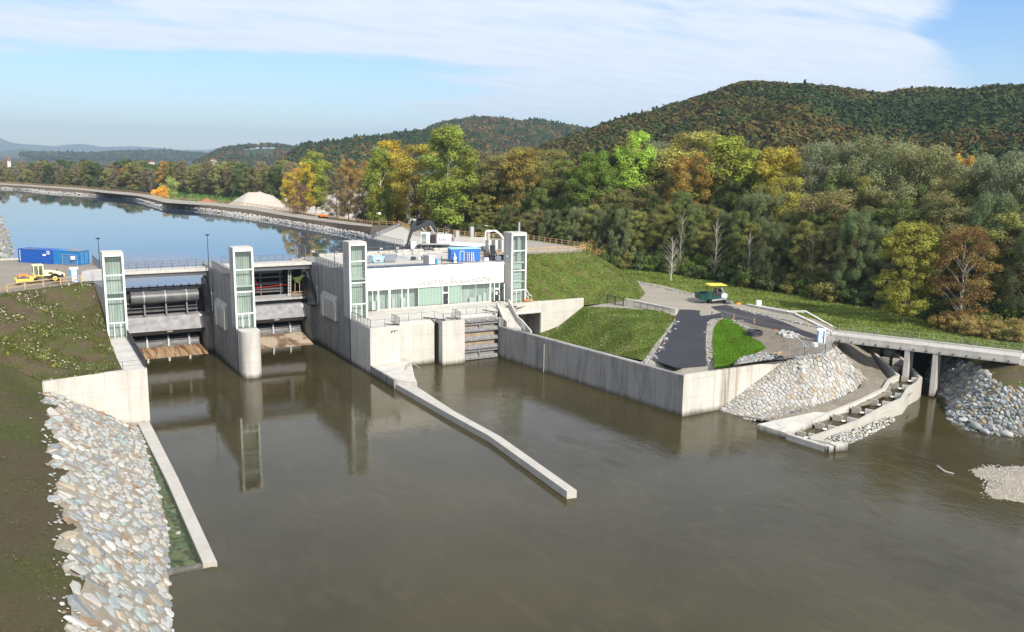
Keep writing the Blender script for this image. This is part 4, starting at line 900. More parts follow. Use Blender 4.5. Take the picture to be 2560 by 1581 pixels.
# the two weir bays
def bay(xa, xb, dz, lab, opening):
    w = thing('weir_gate', 'dark steel weir gate in the %s' % lab, 'weir gate', ((xa+xb)/2, 166, 0))
    r1, r2 = (xb-1.4), xb
    sill = MB(); sill.prof([(157.0, -.8), (158.2, -.1), (166.4, .62+dz), (166.4, -1)], xa, xb-1.4); sill.add([(xb-1.4, 157.6, -.3), (xb, 158.6, -.1), (xb, 166.4, .0), (xb-1.4, 166.4, .62+dz)], [(0, 1, 2, 3)])
    so_ = sill.build('rusty_sill' if not opening else 'weathered_sill', 'sill_rust' if not opening else 'sill_brown', w)
    MB().prof([(166.0, .55+dz), (165.8, .95+dz), (166.5, 1.1+dz), (166.5, 1.65+dz), (166.2, 1.75+dz), (166.9, 2.15+dz), (167.15, 2.1+dz), (167.15, .3)], xa, xb-1.7).build('lower_flap', 'flap_steel', w)
    for x in ((18.2, 21.85, 25.45) if not opening else (34.2, 37.5, 40.9, 44.2)): MB().prof([(165.7, .7+dz), (166.0, 2.5+dz), (166.6, 2.7+dz), (166.9, .7+dz)], x-.14, x+.14).build('flap_rib', 'galvanised', w)
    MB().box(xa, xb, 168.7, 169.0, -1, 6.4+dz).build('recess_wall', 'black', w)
    MB().prof([(164.3, 3.25+dz), (163.85, 3.95+dz), (164.1, 4.1+dz), (167, 3.6+dz)], xa, xb-.2).build('seal_beam', 'steel_dark', w)
    MB().prof([(163.9, 3.98+dz), (166.35, 6.2+dz), (168.9, 6.4+dz), (168.9, 3.98+dz)], xa+.9, xb-1.5).build('spillway_slab', 'slab_steel', w)
    MB().prof([(163.92, 3.96+dz), (166.3, 6.15+dz), (168.9, 6.3+dz), (168.9, 3.96+dz)], xa, xa+.9).build('slab_edge', 'concrete_light', w)
    MB().prof([(163.92, 3.96+dz), (166.3, 6.15+dz), (168.9, 6.3+dz), (168.9, 3.96+dz)], xb-1.5, xb-.6-.4*0).build('slab_edge', 'concrete_light', w)
    if not opening:
        MB().box(xa, xb, 169.4, 169.7, 2, 11.25).build('skin_plate', 'steel_dark', w)
        cw = MB().box(xa, xb, 168.5, 169.9, 10.75, 11.05).build('catwalk', 'steel_grey', w)
        for i in range(11): MB().box(xa+1.0+i*1.38, xa+1.18+i*1.38, 168.7, 169.0, 11.05, 11.6).build('stop_cleat', 'steel_dark', cw)
        pp = MB().tube([(16.0, 166.7, 9.75), (27.5, 166.7, 9.75)], 1.08, 28).build('torsion_pipe', 'steel_grey', w)
        for x in (18.15, 21.75, 25.4): MB().tube([(x-.10, 166.7, 9.75), (x+.10, 166.7, 9.75)], 1.14, 28).build('collar', 'steel_light', pp)
        for k, (y, z) in enumerate(((168.5, 8.65), (168.2, 7.85), (167.9, 7.2))): MB().prof([(y, z), (y-.5, z-.12), (y-.5, z-.25), (y, z-.3), (y+1.2, z-.3), (y+1.2, z)], xa, xb-1.6).build('stiffener', 'steel_grey', w)
        for x in (18.2, 21.85, 25.45): MB().prof([(166.2, 6.4), (166.7, 8.8), (168.9, 9.3), (169.4, 6.4)], x-.13, x+.13).build('gate_rib', 'steel_grey', w)
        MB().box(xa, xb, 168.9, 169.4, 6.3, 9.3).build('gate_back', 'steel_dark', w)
    else:
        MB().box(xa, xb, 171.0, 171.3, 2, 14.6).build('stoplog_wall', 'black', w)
        pf = MB().prof([(166.2, 7.75), (166.2, 8.1), (168.9, 8.45), (169, 7.9)], xa, xb-.5).build('work_platform', 'steel_light', w)
        MB().prof([(167.3, 6.6), (167.3, 7.7), (169, 7.7), (169, 6.6)], xa, xb).build('gate_underside', 'steel_dark', w)
        for z, h in ((13.1, .45), (12.0, .3), (10.9, .5), (9.7, .25), (9.2, .3)): MB().box(xa, xb-4.2, 169.4, 170.2, z-h, z).build('gate_girder', 'steel_grey', w)
        for x in (39.5, 43.3): MB().box(x, x+.25, 169.2, 169.5, 8.3, 13.1).build('gate_post', 'steel_grey', w)
        MB().tube([(36, 169.0, 9.9), (40, 168.9, 10.05), (44.6, 168.9, 10.3)], .05, 6).build('red_hose', 'red_paint', w)
        MB().tube([(37.8, 167.6, 13.6), (38.4, 167.6, 11), (39.4, 167.4, 8.4)], .03, 5).build('red_hose', 'red_paint', w)
    for s, x in (('l', xa), ('r', xb)):
        q = -1 if s == 'r' else 1
        arm = MB(); arm.add([(x+q*.02, 167.5, 12.6), (x+q*.02, 164.2, 6.8), (x+q*.02, 159.2, 7.6), (x+q*.02, 165.2, 13.2), (x+q*.75, 167.5, 12.6), (x+q*.75, 164.2, 6.8), (x+q*.75, 159.2, 7.6), (x+q*.75, 165.2, 13.2)], [(0, 1, 2, 3), (7, 6, 5, 4), (0, 4, 5, 1), (1, 5, 6, 2), (2, 6, 7, 3), (3, 7, 4, 0)]); arm.build('gate_arm', 'steel_dark', w)
        cy = MB().tube([(x+q*.45, 159.6, 15.0), (x+q*.45, 159.0, 11.2)], .26, 12).build('hydraulic_cylinder', 'plastic_dark', w)
        MB().tube([(x+q*.45, 159.0, 11.2), (x+q*.45, 158.6, 7.8)], .12, 8).build('piston_rod', 'steel_light', cy)
        MB().box(min(x, x+q*1.1), max(x, x+q*1.1), 161.5, 168.6, -.5, 6.2+dz).build('side_plinth', 'concrete_shaded', w)
    MB().tube([(xa+8.6, 163.95, 3.72+dz), (xa+9.5, 163.95, 3.75+dz)], .12, 8).build('marker', 'bark_pale', w)
    return w
bay(12.85, 29.0, 0, 'left weir bay with a round pipe', False)
bay(32.1, 48.1, .6, 'right weir bay with open girders', True)
ld = thing('ladder', 'long aluminium ladder standing in the right weir bay in front of the bridge', 'ladder', (44.5, 166.6, 8.2))
for x in (44.3, 44.8): MB().beam((x, 167.0, 8.3), (x, 166.2, 14.6), .06, .07).build('side_rail', 'white_paint', ld)
for k in range(20): MB().beam((44.3, 166.95-k*.04, 8.5+k*.31), (44.8, 166.95-k*.04, 8.5+k*.31), .05, .06).build('rung', 'white_paint', ld)
tp = thing('tarpaulin', 'olive green tarpaulin stretched on poles over the work platform in the right weir bay', 'tarpaulin', (46.5, 166, 10))
gv = []
for i in range(7):
    for j in range(5): gv.append((44.9+i*.62+j*.05, 165.4+j*.6, 12.1+.18*math.sin(i*1.7+j)-.25*abs(j-2)*.4+.10*i-(1.1 if (j == 0 and i in (1, 2)) else .1*j)))
fs = [(i*5+j, (i+1)*5+j, (i+1)*5+j+1, i*5+j+1) for i in range(6) for j in range(4)]
o = MB().add(gv, fs).build('sheet', 'tarp_green', tp); md = o.modifiers.new('thickness', 'SOLIDIFY'); md.thickness = .03
for x in (45.4, 46.3, 48.0): MB().beam((x, 166.2, 8.3), (x, 165.8, 11.6), .1, .1).build('pole', 'timber', tp)
tb = thing('workbench', 'small timber bench with boards under the green tarpaulin', 'workbench', (46.5, 166.8, 8.3))
for x in (45.2, 47.4): MB().box(x, x+.1, 166.6, 166.7, 8.3, 9.0).build('leg', 'timber', tb)
MB().box(45.0, 47.7, 166.5, 167.0, 9.0, 9.1).build('top', 'timber', tb); MB().box(45.0, 47.7, 166.5, 166.6, 8.4, 8.65).build('board', 'timber_old', tb)
# service bridges over the bays
for xa, xb, dz, lab in ((12.85, 29.0, 0, 'left'), (32.1, 48.1, .25, 'right')):
    b = thing('service_bridge', 'flat concrete service bridge with a white front beam over the %s weir bay' % lab, 'bridge', ((xa+xb)/2, 165, 14.5), group='service bridges over the weir bays')
    MB().box(xa, xb, 163.5, 168.0, 14.4+dz, 14.85+dz).build('deck', 'concrete_deck', b); MB().box(xa, xb, 163.3, 163.6, 14.45+dz, 15.0+dz).build('edge_beam', 'concrete_light', b)
    MB().box(xa, xb-.15, 164.5, 165.1, 13.6+dz, 14.1+dz).build('white_beam', 'white_paint', b); MB().box(xa, xb, 165.2, 168, 14.1+dz, 14.39+dz).build('girder', 'steel_dark', b)
MB().box(9.4, 12.85, 163.3, 168.8, 15.0, 15.04).build('deck_plate', 'concrete_deck', bpy.data.objects['abutment_wall'])
# railings of the weir
railing('railing', 'thin dark railing along the far edge of the left weir bridge', [(11.8, 167.8, 14.95), (29.0, 167.8, 14.95)], 1.15, 1.4, bars=.35, rails=(1., .1), r=.015, group='railings along the weir')
railing('railing', 'thin dark railing along the near edge of the left weir bridge', [(12.9, 163.45, 15.0), (28.9, 163.45, 15.0)], 1.1, 2.0, rails=(1., .5), r=.013, group='railings along the weir')
railing('railing', 'thin dark railing along the far edge of the right weir bridge', [(32.2, 167.8, 15.2), (48, 167.8, 15.2)], 1.15, 1.4, bars=.35, rails=(1., .1), r=.015, group='railings along the weir')
railing('railing', 'dark barred railing on the left edge of the round-nosed pier', [(29.15, 144.9, 15.25), (29.15, 160.8, 15.25)], 1.35, 1.7, bars=.16, rails=(1., .06), r=.03, group='railings along the weir')
railing('railing', 'dark barred railing on the left edge of the power station deck', [(48.25, 144.9, 15.25), (48.25, 161.8, 15.25)], 1.4, 1.7, bars=.16, rails=(1., .06), r=.03, group='railings along the weir')
railing('railing', 'dark railing beside the containers, leading to the first weir bay', [(11.2, 181, 15), (11.6, 170.5, 15), (11.9, 168.2, 15)], 1.3, 1.7, bars=.3, rails=(1., .08), r=.02)
railing('railing', 'solid looking dark railing down the right edge of the low left platform', [(12.7, 141.0, 7.6), (12.7, 119.4, 7.6)], 1.4, 1.8, bars=.13, rails=(1., .05), r=.035)
railing('railing', 'thin dark railing on top of the pale left wing wall', [(12.7, 119.35, 7.6), (10.0, 119.35, 7.6), (.9, 119.2, 7.4)], 1.2, 2.4, rails=(1., .5), r=.014)
railing('railing', 'dark railing on the left side of the power station terrace', [(48.3, 141.3, 7.7), (48.3, 132.1, 7.7)], 1.35, 1.5, bars=.25, rails=(1., .06), r=.028, group='railings round the terrace')
railing('railing', 'thin railing at the front left corner of the power station terrace', [(48.3, 132.05, 7.7), (53.3, 132.25, 7.7)], 1.3, 2.2, rails=(1., .12), r=.016, group='railings round the terrace')
railing('railing', 'short dark barred railing facing right beside the front left corner of the terrace', [(53.4, 132.3, 7.7), (53.6, 136.2, 7.7)], 1.35, 1.3, bars=.2, rails=(1., .06), r=.03, group='railings round the terrace')
railing('railing', 'long thin railing set back above the outlet wall of the terrace', [(53.9, 135.4, 7.7), (61.2, 135.4, 7.7), (61.5, 132.6, 7.7)], 1.3, 2.2, rails=(1., .12), r=.016, group='railings round the terrace')
railing('railing', 'short thin railing on top of the concrete outlet pillar', [(61.6, 132.6, 7.7), (64.7, 132.7, 7.7)], 1.3, 1.5, rails=(1., .12), r=.018, group='railings round the terrace')
railing('railing', 'short dark barred railing facing right on the concrete outlet pillar', [(64.9, 132.7, 7.7), (65.1, 136.3, 7.7)], 1.35, 1.2, bars=.2, rails=(1., .06), r=.03, group='railings round the terrace')
railing('railing', 'long thin railing behind the steel outlet gate', [(65.9, 136.6, 7.7), (73.8, 136.3, 7.7)], 1.3, 2.2, rails=(1., .12), r=.016, group='railings round the terrace')
for i, (p, q, lab) in enumerate((((51.6, 134.6, 7.7), (53.3, 132.5, 7.9), 'front left corner block'), ((59.6, 136.5, 7.9), (62.0, 132.8, 7.9), 'long outlet wall'), ((63.0, 134.5, 7.9), (64.6, 132.9, 7.9), 'concrete outlet pillar'), ((71.6, 137.4, 8.2), (73.6, 135.4, 7.9), 'right end of the outlet gate'))):
    g = MB().beam(p, q, .35, .12).build('lifting_beam', 'steel_dark'); rebase(g); tag(g, 'dark steel lifting beam lying on the terrace above the %s' % lab, 'steel beam', 'lifting beams on the terrace')
# steel outlet gate
t = thing('outlet_gate', 'tall ribbed steel stop-log gate closing the turbine outlet, grey bands over tan ones', 'outlet gate', (69.5, 134, 0))
for i, (a, b) in enumerate(((0, 1.75), (1.8, 3.3), (3.35, 4.95), (5.0, 6.6), (6.65, 7.3))):
    mt = 'gate_grey' if i in (0, 4) else 'gate_tan'
    MB().box(66.0, 72.4, 134.35, 134.6, a, b).build('plate', mt, t)
    MB().prof([(134.35, a+.05), (133.85, a+.10), (133.85, a+.42), (134.35, a+.85)], 65.7, 72.9).build('rib_beam', 'gate_grey', t)
    if i in (0, 3):
        MB().box(65.7, 72.9, 133.9, 134.3, b-.30, b-.05).build('rib_beam', 'gate_grey', t); MB().box(69.1, 69.35, 133.9, 134.3, a+.6, b-.3).build('web', 'gate_grey', t)
MB().box(65.65, 72.9, 133.8, 134.9, 7.0, 7.3).build('top_beam', 'gate_grey', t)
MB().box(72.4, 73.1, 134.25, 134.7, -.5, 7.2).build('guide', 'black', t)
for x in (66.9, 70.6, 72.5): MB().tube([(x-.2, 133.75, 7.15), (x+.2, 133.75, 7.15)], .16, 8).build('lifting_eye', 'bark_pale', t)
# stairs down behind the tailrace wall
t = thing('outdoor_stairs', 'concrete steps between solid parapets going down from the terrace to the tunnel', 'stairs', (77, 138, 5))
A0, A1, B0, B1 = Vector((76.9, 141.0, 0)), Vector((74.35, 132.4, 0)), Vector((79.2, 140.8, 0)), Vector((76.1, 131.0, 0))
m = MB(); n = 13
for k in range(n):
    a = A0.lerp(A1, k/n); b = A0.lerp(A1, (k+1)/n); c = B0.lerp(B1, (k+1)/n); d = B0.lerp(B1, k/n); m.prism([(a.x, a.y), (b.x, b.y), (c.x, c.y), (d.x, d.y)], .5, 7.6-k*.17)
m.build('steps', 'concrete_light', t)
def para(P, w, m, name):
    mb = MB()
    for (p, zp), (q, zq) in zip(P, P[1:]):
        d = Vector((q[0]-p[0], q[1]-p[1])).normalized(); nx, ny = -d.y*w, d.x*w; mb.prism([(p[0], p[1]), (q[0], q[1]), (q[0]+nx, q[1]+ny), (p[0]+nx, p[1]+ny)], .5, [zp, zq, zq, zp])
    return mb.build(name, m, t)
para([((76.7, 141.2), 8.9), ((74.4, 134.2), 6.9), ((74.2, 132.5), 6.7)], -.25, 'concrete_light', 'parapet')
para([((79.4, 141.9), 8.9), ((77.0, 134.0), 7.0), ((76.7, 132.4), 6.9), ((75.9, 127.5), 5.7)], .25, 'concrete_light', 'parapet')
t = thing('tunnel_portal', 'white concrete wall with a dark square tunnel opening below the tall right stair tower', 'portal', (88, 144, 1))
m = MB(); m.box(76.5, 82.2, 144.0, 144.5, .3, 7.7); m.box(88.0, 98.1, 144.0, 144.5, .3, 7.65); m.box(82.2, 88.0, 144.0, 144.5, 5.4, 7.7); m.build('wall', 'concrete_light', t)
m = MB(); m.box(82.0, 88.2, 150, 150.2, .3, 5.6); m.box(81.9, 82.18, 144.5, 150, .3, 5.6); m.box(88.02, 88.2, 144.5, 150, .3, 5.6); m.box(82, 88.2, 144.51, 150, 5.5, 5.7); m.build('tunnel_lining', 'concrete_shaded', t)
m = MB(); m.box(88.2, 88.35, 143.9, 144.0, .6, 5.75); m.box(82, 88.35, 143.9, 144.0, 5.6, 5.75); m.build('moulding', 'render_white', t)
struct(MB().prism([(74.5, 126), (92, 126), (92, 150), (74.5, 144)], -.5, .65).build('portal_floor', 'concrete_deck'))
struct(MB().prism([(79.8, 142), (84.7, 144), (84.7, 144.4), (81.3, 147), (79.6, 147)], 7.0, 7.68).build('path', 'concrete_light'))
struct(MB().prism([(84.7, 144.5), (97.8, 144.5), (96, 145.6), (84.7, 147.5)], 6.9, [7.62, 7.4, 7.5, 7.9]).build('soil_ledge', 'soil'))
railing('handrail', 'white tubular handrail beside the steps at the right of the tall tower', [(85.2, 146.6, 10.2), (85.6, 144.7, 8.0), (86.2, 144.6, 7.7)], 1.1, 1.2, m='white_paint', rails=(1., .1), r=.05)
railing('handrail', 'white sloping handrail in front of the left side of the tall tower', [(80.9, 146.2, 10.3), (79.3, 143.2, 7.7)], 1.0, 3, m='white_paint', rails=(1.,), r=.06)
railing('handrail', 'short galvanised tube handrail at the foot of the steps on the tailrace wall', [(74.0, 126.3, 5.65), (75.0, 129.2, 5.9)], 1.15, 1.4, m='galvanised', rails=(1., .5), r=.06)
railing('ladder_rail', 'galvanised tube ladder head hooked over the tailrace wall beside the asphalt', [(77.6, 98.0, 4.6), (79.9, 99.0, 5.9)], .9, 1.2, m='galvanised', rails=(1., .1), r=.06, cat='ladder')
# intake basin behind the deck
t = thing('intake_wing_wall', 'dark concrete wing wall of the intake basin flaring out to the reservoir', 'retaining wall', (77, 200, 9))
MB().prism([(76.0, 171.8), (76.6, 171.8), (76.3, 206.6), (75.6, 206.3)], 9, 15.2).build('basin_wall', 'concrete_shaded', t)  # turned away from the sun, with that shade put into the concrete colour
MB().prism([(75.6, 206.3), (76.3, 206.6), (99.9, 245.3), (99.2, 245.6), (79.0, 218.8)], 9, [15.0, 15.0, 15.6, 15.6, 14.6]).build('flared_wall', 'concrete_shaded', t)
railing('railing', 'dark railing round the corner of the intake basin', [(76.2, 186, 15.2), (75.9, 206, 15.2), (80, 213.8, 15.2)], 1.3, 1.8, bars=.3, rails=(1., .08), r=.03)
struct(MB().prism([(76.6, 172), (88, 186), (90, 212), (99.6, 244), (80.6, 214.2), (76.3, 206)], 14.9, [15.03, 15.03, 15.03, 15.03, 15.03, 15.03]).build('concrete_apron', 'concrete_coping'))
for p, z in ((at(1142, 613, 15), 3.4), (at(1179, 600, 15), 3.3), (at(1219, 608, 15), 3.3)):
    g = MB().box(p[0]-.45, p[0]+.45, p[1]-.45, p[1]+.45, 15, 15+z).build('concrete_post', 'concrete'); rebase(g)
    tag(g, {3.4: 'square concrete post just right of the excavator'}.get(z, 'square concrete post in front of the timber fence, %s' % ('between the excavator and the lamp' if p[1] > 190 else 'beside the small lorry crane')), 'post', 'square concrete posts in the yard')
MB().prism([(88.2, 184.5), (96.5, 183.0), (96.5, 183.5), (88.2, 185)], 15, 16.8).build('low_wall', 'concrete'); rebase(bpy.data.objects['low_wall.001']); tag(bpy.data.objects['low_wall.001'], 'low concrete wall between the square posts in the yard', 'wall')
# ---------------------------------------------------------------- fish pass and road bridge
t = fp = thing('fish_pass', 'pale concrete fish pass channel with stepped baffles curving down into the river', 'fish pass', (95, 75, 0))
OUT = [(87.3, 69.6, .74), (85.2, 73.2, .80), (95.6, 74.3, 1.3), (103.2, 75.9, 2.0), (107.6, 76.6, 2.3), (112.4, 79.2, 2.6), (116.2, 80.4, 2.8), (118.6, 81.6, 2.95), (128, 94.5, 4.6), (134, 104, 5.6)]
INN = [(84.7, 70.3, .72), (84.1, 75.9, .78), (93.5, 78.4, 1.25), (102.6, 79.6, 1.95), (109.6, 81.2, 2.45), (113.9, 83.6, 2.75), (117.0, 84.4, 2.95), (126, 98.2, 4.6), (131.5, 107.5, 5.6)]
def wallrun(P, w, name, zb=-.8, mt='concrete_light'):
    m = MB()
    for i, (a, b) in enumerate(zip(P, P[1:])):
        d = Vector((b[0]-a[0], b[1]-a[1])).normalized(); nx, ny = -d.y*w, d.x*w
        m.prism([(a[0], a[1]), (b[0], b[1]), (b[0]+nx, b[1]+ny), (a[0]+nx, a[1]+ny)], zb, [a[2], b[2], b[2], a[2]])
    return m.build(name, mt, t)
wallrun(OUT, .45, 'outer_wall', mt='concrete_coping'); wallrun(INN, -.01, 'inner_wall'); wallrun([(p[0], p[1], p[2]) for p in INN], .45, 'inner_wall', mt='concrete_coping')
MB().prism([(83.0, 80.3), (93.4, 80.0), (94.9, 78.9), (84.2, 76.0), (84.9, 70.2), (84.3, 70.0), (84.0, 75.7)], -.6, [.95, 1.3, 1.3, .8, .74, .74, .8]).build('apron_slab', 'concrete_light', t)
MB().prism([(85.55, 69.6), (87.4, 69.3), (87.6, 70.6), (85.7, 70.7)], -.6, .78).build('mouth_block', 'concrete_light', t)
MB().prism([(84.5, 69.7), (85.2, 69.6), (85.2, 70.6), (84.5, 70.6)], -.6, .78).build('mouth_block', 'concrete_light', t)
def along(P, f):
    L = [0]
    for a, b in zip(P, P[1:]): L.append(L[-1]+math.hypot(b[0]-a[0], b[1]-a[1]))
    u = f*L[-1]
    for i in range(len(P)-1):
        if u <= L[i+1]+1e-6: return Vector(P[i]).lerp(Vector(P[i+1]), (u-L[i])/(L[i+1]-L[i]))
I2, O2 = INN[1:], OUT[1:]
for k in range(13):
    f = .03+k*.075; a = along(I2, f); b = along(O2, f); a = a+(b-a)*.10; z = a.z-.08
    for u, v, nm in ((0, .34, 'baffle'), (.50, .93, 'baffle')):
        p = a.lerp(b, u); q = a.lerp(b, v); MB().beam((p.x, p.y, z-.5), (q.x, q.y, z-.5), .28, 1.0).build(nm, 'concrete_light' if u else 'bark_pale', t)
for k in range(12):
    f0 = .03+k*.075; f1 = f0+.075; a, b, c, d = along(I2, f0), along(O2, f0), along(O2, f1), along(I2, f1); z = a.z-.62
    struct(MB().add([(a.x, a.y, z), (b.x, b.y, z), (c.x, c.y, z), (d.x, d.y, z)], [(0, 1, 2, 3)]).build('pool_water', 'tailwater'))
    if k < 8:
        p = a.lerp(b, .42); v, F = icosphere(); 
        me = raw_mesh('white_water', v*np.array([.35, .28, .10])*RNG.uniform(.8, 1.2, (len(v), 1)), 'foam', faces=F); o = obj_of(me, 'white_water'); o.location = (p.x-.3, p.y-.3, z); tag(o, 'small patch of white water below a baffle gap of the fish pass', 'white water', 'white water in the fish pass')
t = thing('road_bridge', 'concrete road bridge with low kerbs crossing the fish pass channel on blade piers', 'bridge', (118, 83, 7))
Pa = Vector((112.4, 94.0, 0)); Pb = Vector((124.2, 70.4, 0)); dv = (Pb-Pa).normalized(); nv = Vector((-dv.y, dv.x, 0))
def strip(o0, o1, z0, z1, name, mt, a=Pa, b=Pb):
    q = [a+nv*o0, b+nv*o0, b+nv*o1, a+nv*o1]; return MB().prism([(p.x, p.y) for p in q], z0, z1).build(name, mt, t)
strip(0, 4.6, 7.2, 7.75, 'deck', 'concrete_deck'); strip(-.02, .42, 7.0, 7.95, 'kerb', 'concrete'); strip(4.3, 4.75, 7.2, 7.98, 'kerb', 'concrete')
strip(.25, 4.4, 6.85, 7.19, 'girder', 'concrete'); strip(.02, .24, 6.85, 7.0, 'girder', 'concrete')
for f in (.43, .58):
    c = Pa.lerp(Pb, f); q = [c+nv*.1-dv*.35, c+nv*.1+dv*.35, c+nv*4.0+dv*.35, c+nv*4.0-dv*.35]
    MB().prism([(p.x, p.y) for p in q], .2, 6.86).build('blade_pier', 'concrete', t)
for c, e in ((Pb, 1), (Pa, -1)):
    q = [c+nv*0, c+nv*4.6, c+nv*4.6+dv*e*1.6, c+nv*0+dv*e*1.6]; MB().prism([(p.x, p.y) for p in q], 4.5 if e > 0 else 5.6, 7.7).build('abutment', 'concrete_light', t)
for k in range(14):
    c = Pa.lerp(Pb, .05+k*.069)-nv*.12; MB().beam((c.x, c.y, 7.12), (c.x+dv.x*.01+nv.x*.2, c.y+nv.y*.2, 7.12), .12, .3).build('drip_bracket', 'steel_dark', t)
for off, lab in ((.2, 'near'), (4.5, 'far')):
    a = Pa+nv*off; b = Pb+nv*off; railing('railing', 'thin wire railing along the %s kerb of the road bridge' % lab, [(a.x, a.y, 7.95), (b.x, b.y, 7.95)], 1.1, 2.0, m='galvanised', rails=(1., .5), r=.011, post_w=.035, group='railings of the road bridge')
t = thing('side_channel', 'narrow concrete channel with white coping beside the asphalt road', 'channel', (125, 112, 7))
C1 = [at(1868, 762, 7.25), at(1990, 787, 7.25), at(2078, 827, 7.55)]; C2 = [at(1900, 766, 7.3), at(1969, 779, 7.3), at(2016, 779, 7.4), at(2106, 829, 7.6)]
for P, nm in ((C1, 'near_wall'), (C2, 'far_wall')):
    m = MB()
    for a, b in zip(P, P[1:]): m.beam((a[0], a[1], 6.6), (b[0], b[1], 6.7), .32, 1.4)
    m.build(nm, 'concrete', t); m = MB()
    for a, b in zip(P, P[1:]): m.beam((a[0], a[1], 7.36), (b[0], b[1], 7.5), .38, .10)
    m.build('coping', 'render_white', t)
# low wall, gate and panel railing behind the mound
t = thing('low_wall', 'low white concrete wall tapering along the track behind the grass mound', 'wall', (104, 131, 6.5))
MB().prism([(103.4, 137.2), (106.3, 125.2), (106.7, 125.3), (103.8, 137.4)], 5.8, [8.2, 7.75, 7.75, 8.2]).build('wall', 'concrete_light', t)
t = thing('steel_gate', 'black two-panel mesh gate standing open at the left end of the low white wall', 'gate', (102.8, 139, 6.6))
ga, gm_, gb_ = Vector((102.6, 142.2, 6.5)), Vector((102.8, 139.7, 6.5)), Vector((103.1, 137.3, 6.5))
for p in (ga, gm_, gb_): MB().box(p.x-.07, p.x+.07, p.y-.07, p.y+.07, 6.3, 8.35).build('post', 'rail_dark', t)
for p, q in ((ga, gm_), (gm_, gb_)):
    lf = MB()
    for z in (6.75, 8.25): lf.beam((p.x, p.y, z), (q.x, q.y, z), .09, .09)
    f = lf.build('leaf_frame', 'rail_dark', t); bars = MB()
    for k in range(1, 14): r_ = p.lerp(q, k/14); bars.beam((r_.x, r_.y, 6.75), (r_.x, r_.y, 8.25), .025, .025)
    bars.build('bars', 'rail_dark', f)
railing('railing', 'dark post and rail barrier with grey panels in front of the low white wall', [(103.2, 134.2, 6.95), (104.9, 125.2, 6.75)], 1.05, 1.9, rails=(1., .12), r=.045, bars=.5)
# ---------------------------------------------------------------- trees
def leaf_cloud(clumps, n, size, top=1.0, up=.25):
    # clumps: centre, radii; leaves sit in the outer shell of every clump, so clumps read light and dark
    C = np.array([c[:3] for c in clumps]); Rr = np.array([c[3:] for c in clumps]); wgt = (Rr.prod(1))**.66; idx = RNG.choice(len(C), n, p=wgt/wgt.sum())
    d = RNG.normal(size=(n, 3)); d /= np.linalg.norm(d, axis=1)[:, None]; rad = RNG.uniform(.45, 1.15, n)[:, None]
    P = C[idx]+d*Rr[idx]*rad; N = d+RNG.normal(size=(n, 3))*.45+np.array([0, 0, up]); N /= np.linalg.norm(N, axis=1)[:, None]
    S = size*RNG.uniform(.6, 1.35, n); ct = RNG.uniform(0, 1, len(C)); t = np.clip(ct[idx]*.55+RNG.uniform(0, .45, n), 0, 1)
    return quads(P, N, S), t
def crown(kind, H, seed):
    rs = np.random.default_rng(seed); cl = []
    def add(x, y, z, r, rz=None): cl.append((x, y, z, r, r, rz or r*.8))
    if kind == 'poplar':
        for k in range(95):
            h = rs.uniform(.20, .97); w = .165*H*math.sin(math.pi*min(1, max(.08, (h-.14)/.88)))**.7; a = rs.uniform(0, 6.28); r = w*rs.uniform(.3, 1.0); add(r*math.cos(a), r*math.sin(a), h*H, H*rs.uniform(.03, .055), H*rs.uniform(.035, .07))
    elif kind == 'willow':
        for k in range(120):
            h = rs.uniform(.08, .96); w = .40*H*(1-max(0, h-.35)**2*2.1)**.5*(.75+.25*min(1, h*3)); a = rs.uniform(0, 6.28); r = w*rs.uniform(.45, 1.0)**.6; add(r*math.cos(a), r*math.sin(a), h*H, H*rs.uniform(.045, .085), H*rs.uniform(.04, .08))
    elif kind == 'round':
        for k in range(110):
            h = rs.uniform(.14, .96); w = .27*H*math.sin(math.pi*min(1, max(.12, (h-.05)/.98)))**.6; a = rs.uniform(0, 6.28); r = w*rs.uniform(.3, 1.0)**.7; add(r*math.cos(a), r*math.sin(a), h*H, H*rs.uniform(.035, .068))
    elif kind == 'sparse':
        for k in range(80):
            h = rs.uniform(.20, .97); w = .20*H*math.sin(math.pi*min(1, max(.12, (h-.08)/.95)))**.6; a = rs.uniform(0, 6.28); r = w*rs.uniform(.2, 1.0)**.7; add(r*math.cos(a), r*math.sin(a), h*H, H*rs.uniform(.03, .065))
    elif kind == 'bush':
        for k in range(22):
            a = rs.uniform(0, 6.28); r = .45*H*rs.uniform(0, 1)**.6; add(r*math.cos(a), r*math.sin(a), H*rs.uniform(.15, .82)*(1-.5*(r/(.5*H))**2), H*rs.uniform(.12, .22))
    return cl
def limbs(H, cl, kind, rs):
    m = MB(); th = {'poplar': .85, 'willow': .7, 'round': .8, 'sparse': .86, 'bush': .5}[kind]; r0 = H*{'poplar': .0085, 'willow': .016, 'round': .010, 'sparse': .008, 'bush': .02}[kind]
    pts = []; x = y = 0
    for k in range(8):
        pts.append((x, y, th*H*k/7)); x += rs.uniform(-.012, .012)*H; y += rs.uniform(-.012, .012)*H
    m.tube(pts, [r0*(1.25 if k == 0 else 1-.11*k) for k in range(8)], 7)
    for c in cl[::4 if kind != 'sparse' else 2]:
        z0 = max(.12*H, c[2]-math.hypot(c[0], c[1])*1.1-.03*H); z0 = min(z0, th*H*.95); i = min(6, int(z0/(th*H)*7)); a = Vector(pts[i]).lerp(Vector(pts[i+1]), z0/(th*H)*7-i); b = Vector(c[:3]); mid = a.lerp(b, .5)+Vector((0, 0, .02*H))
        m.tube([a, mid, b], [r0*.38, r0*.24, r0*.08], 4, cap=False)
    return m
PROTO = {}
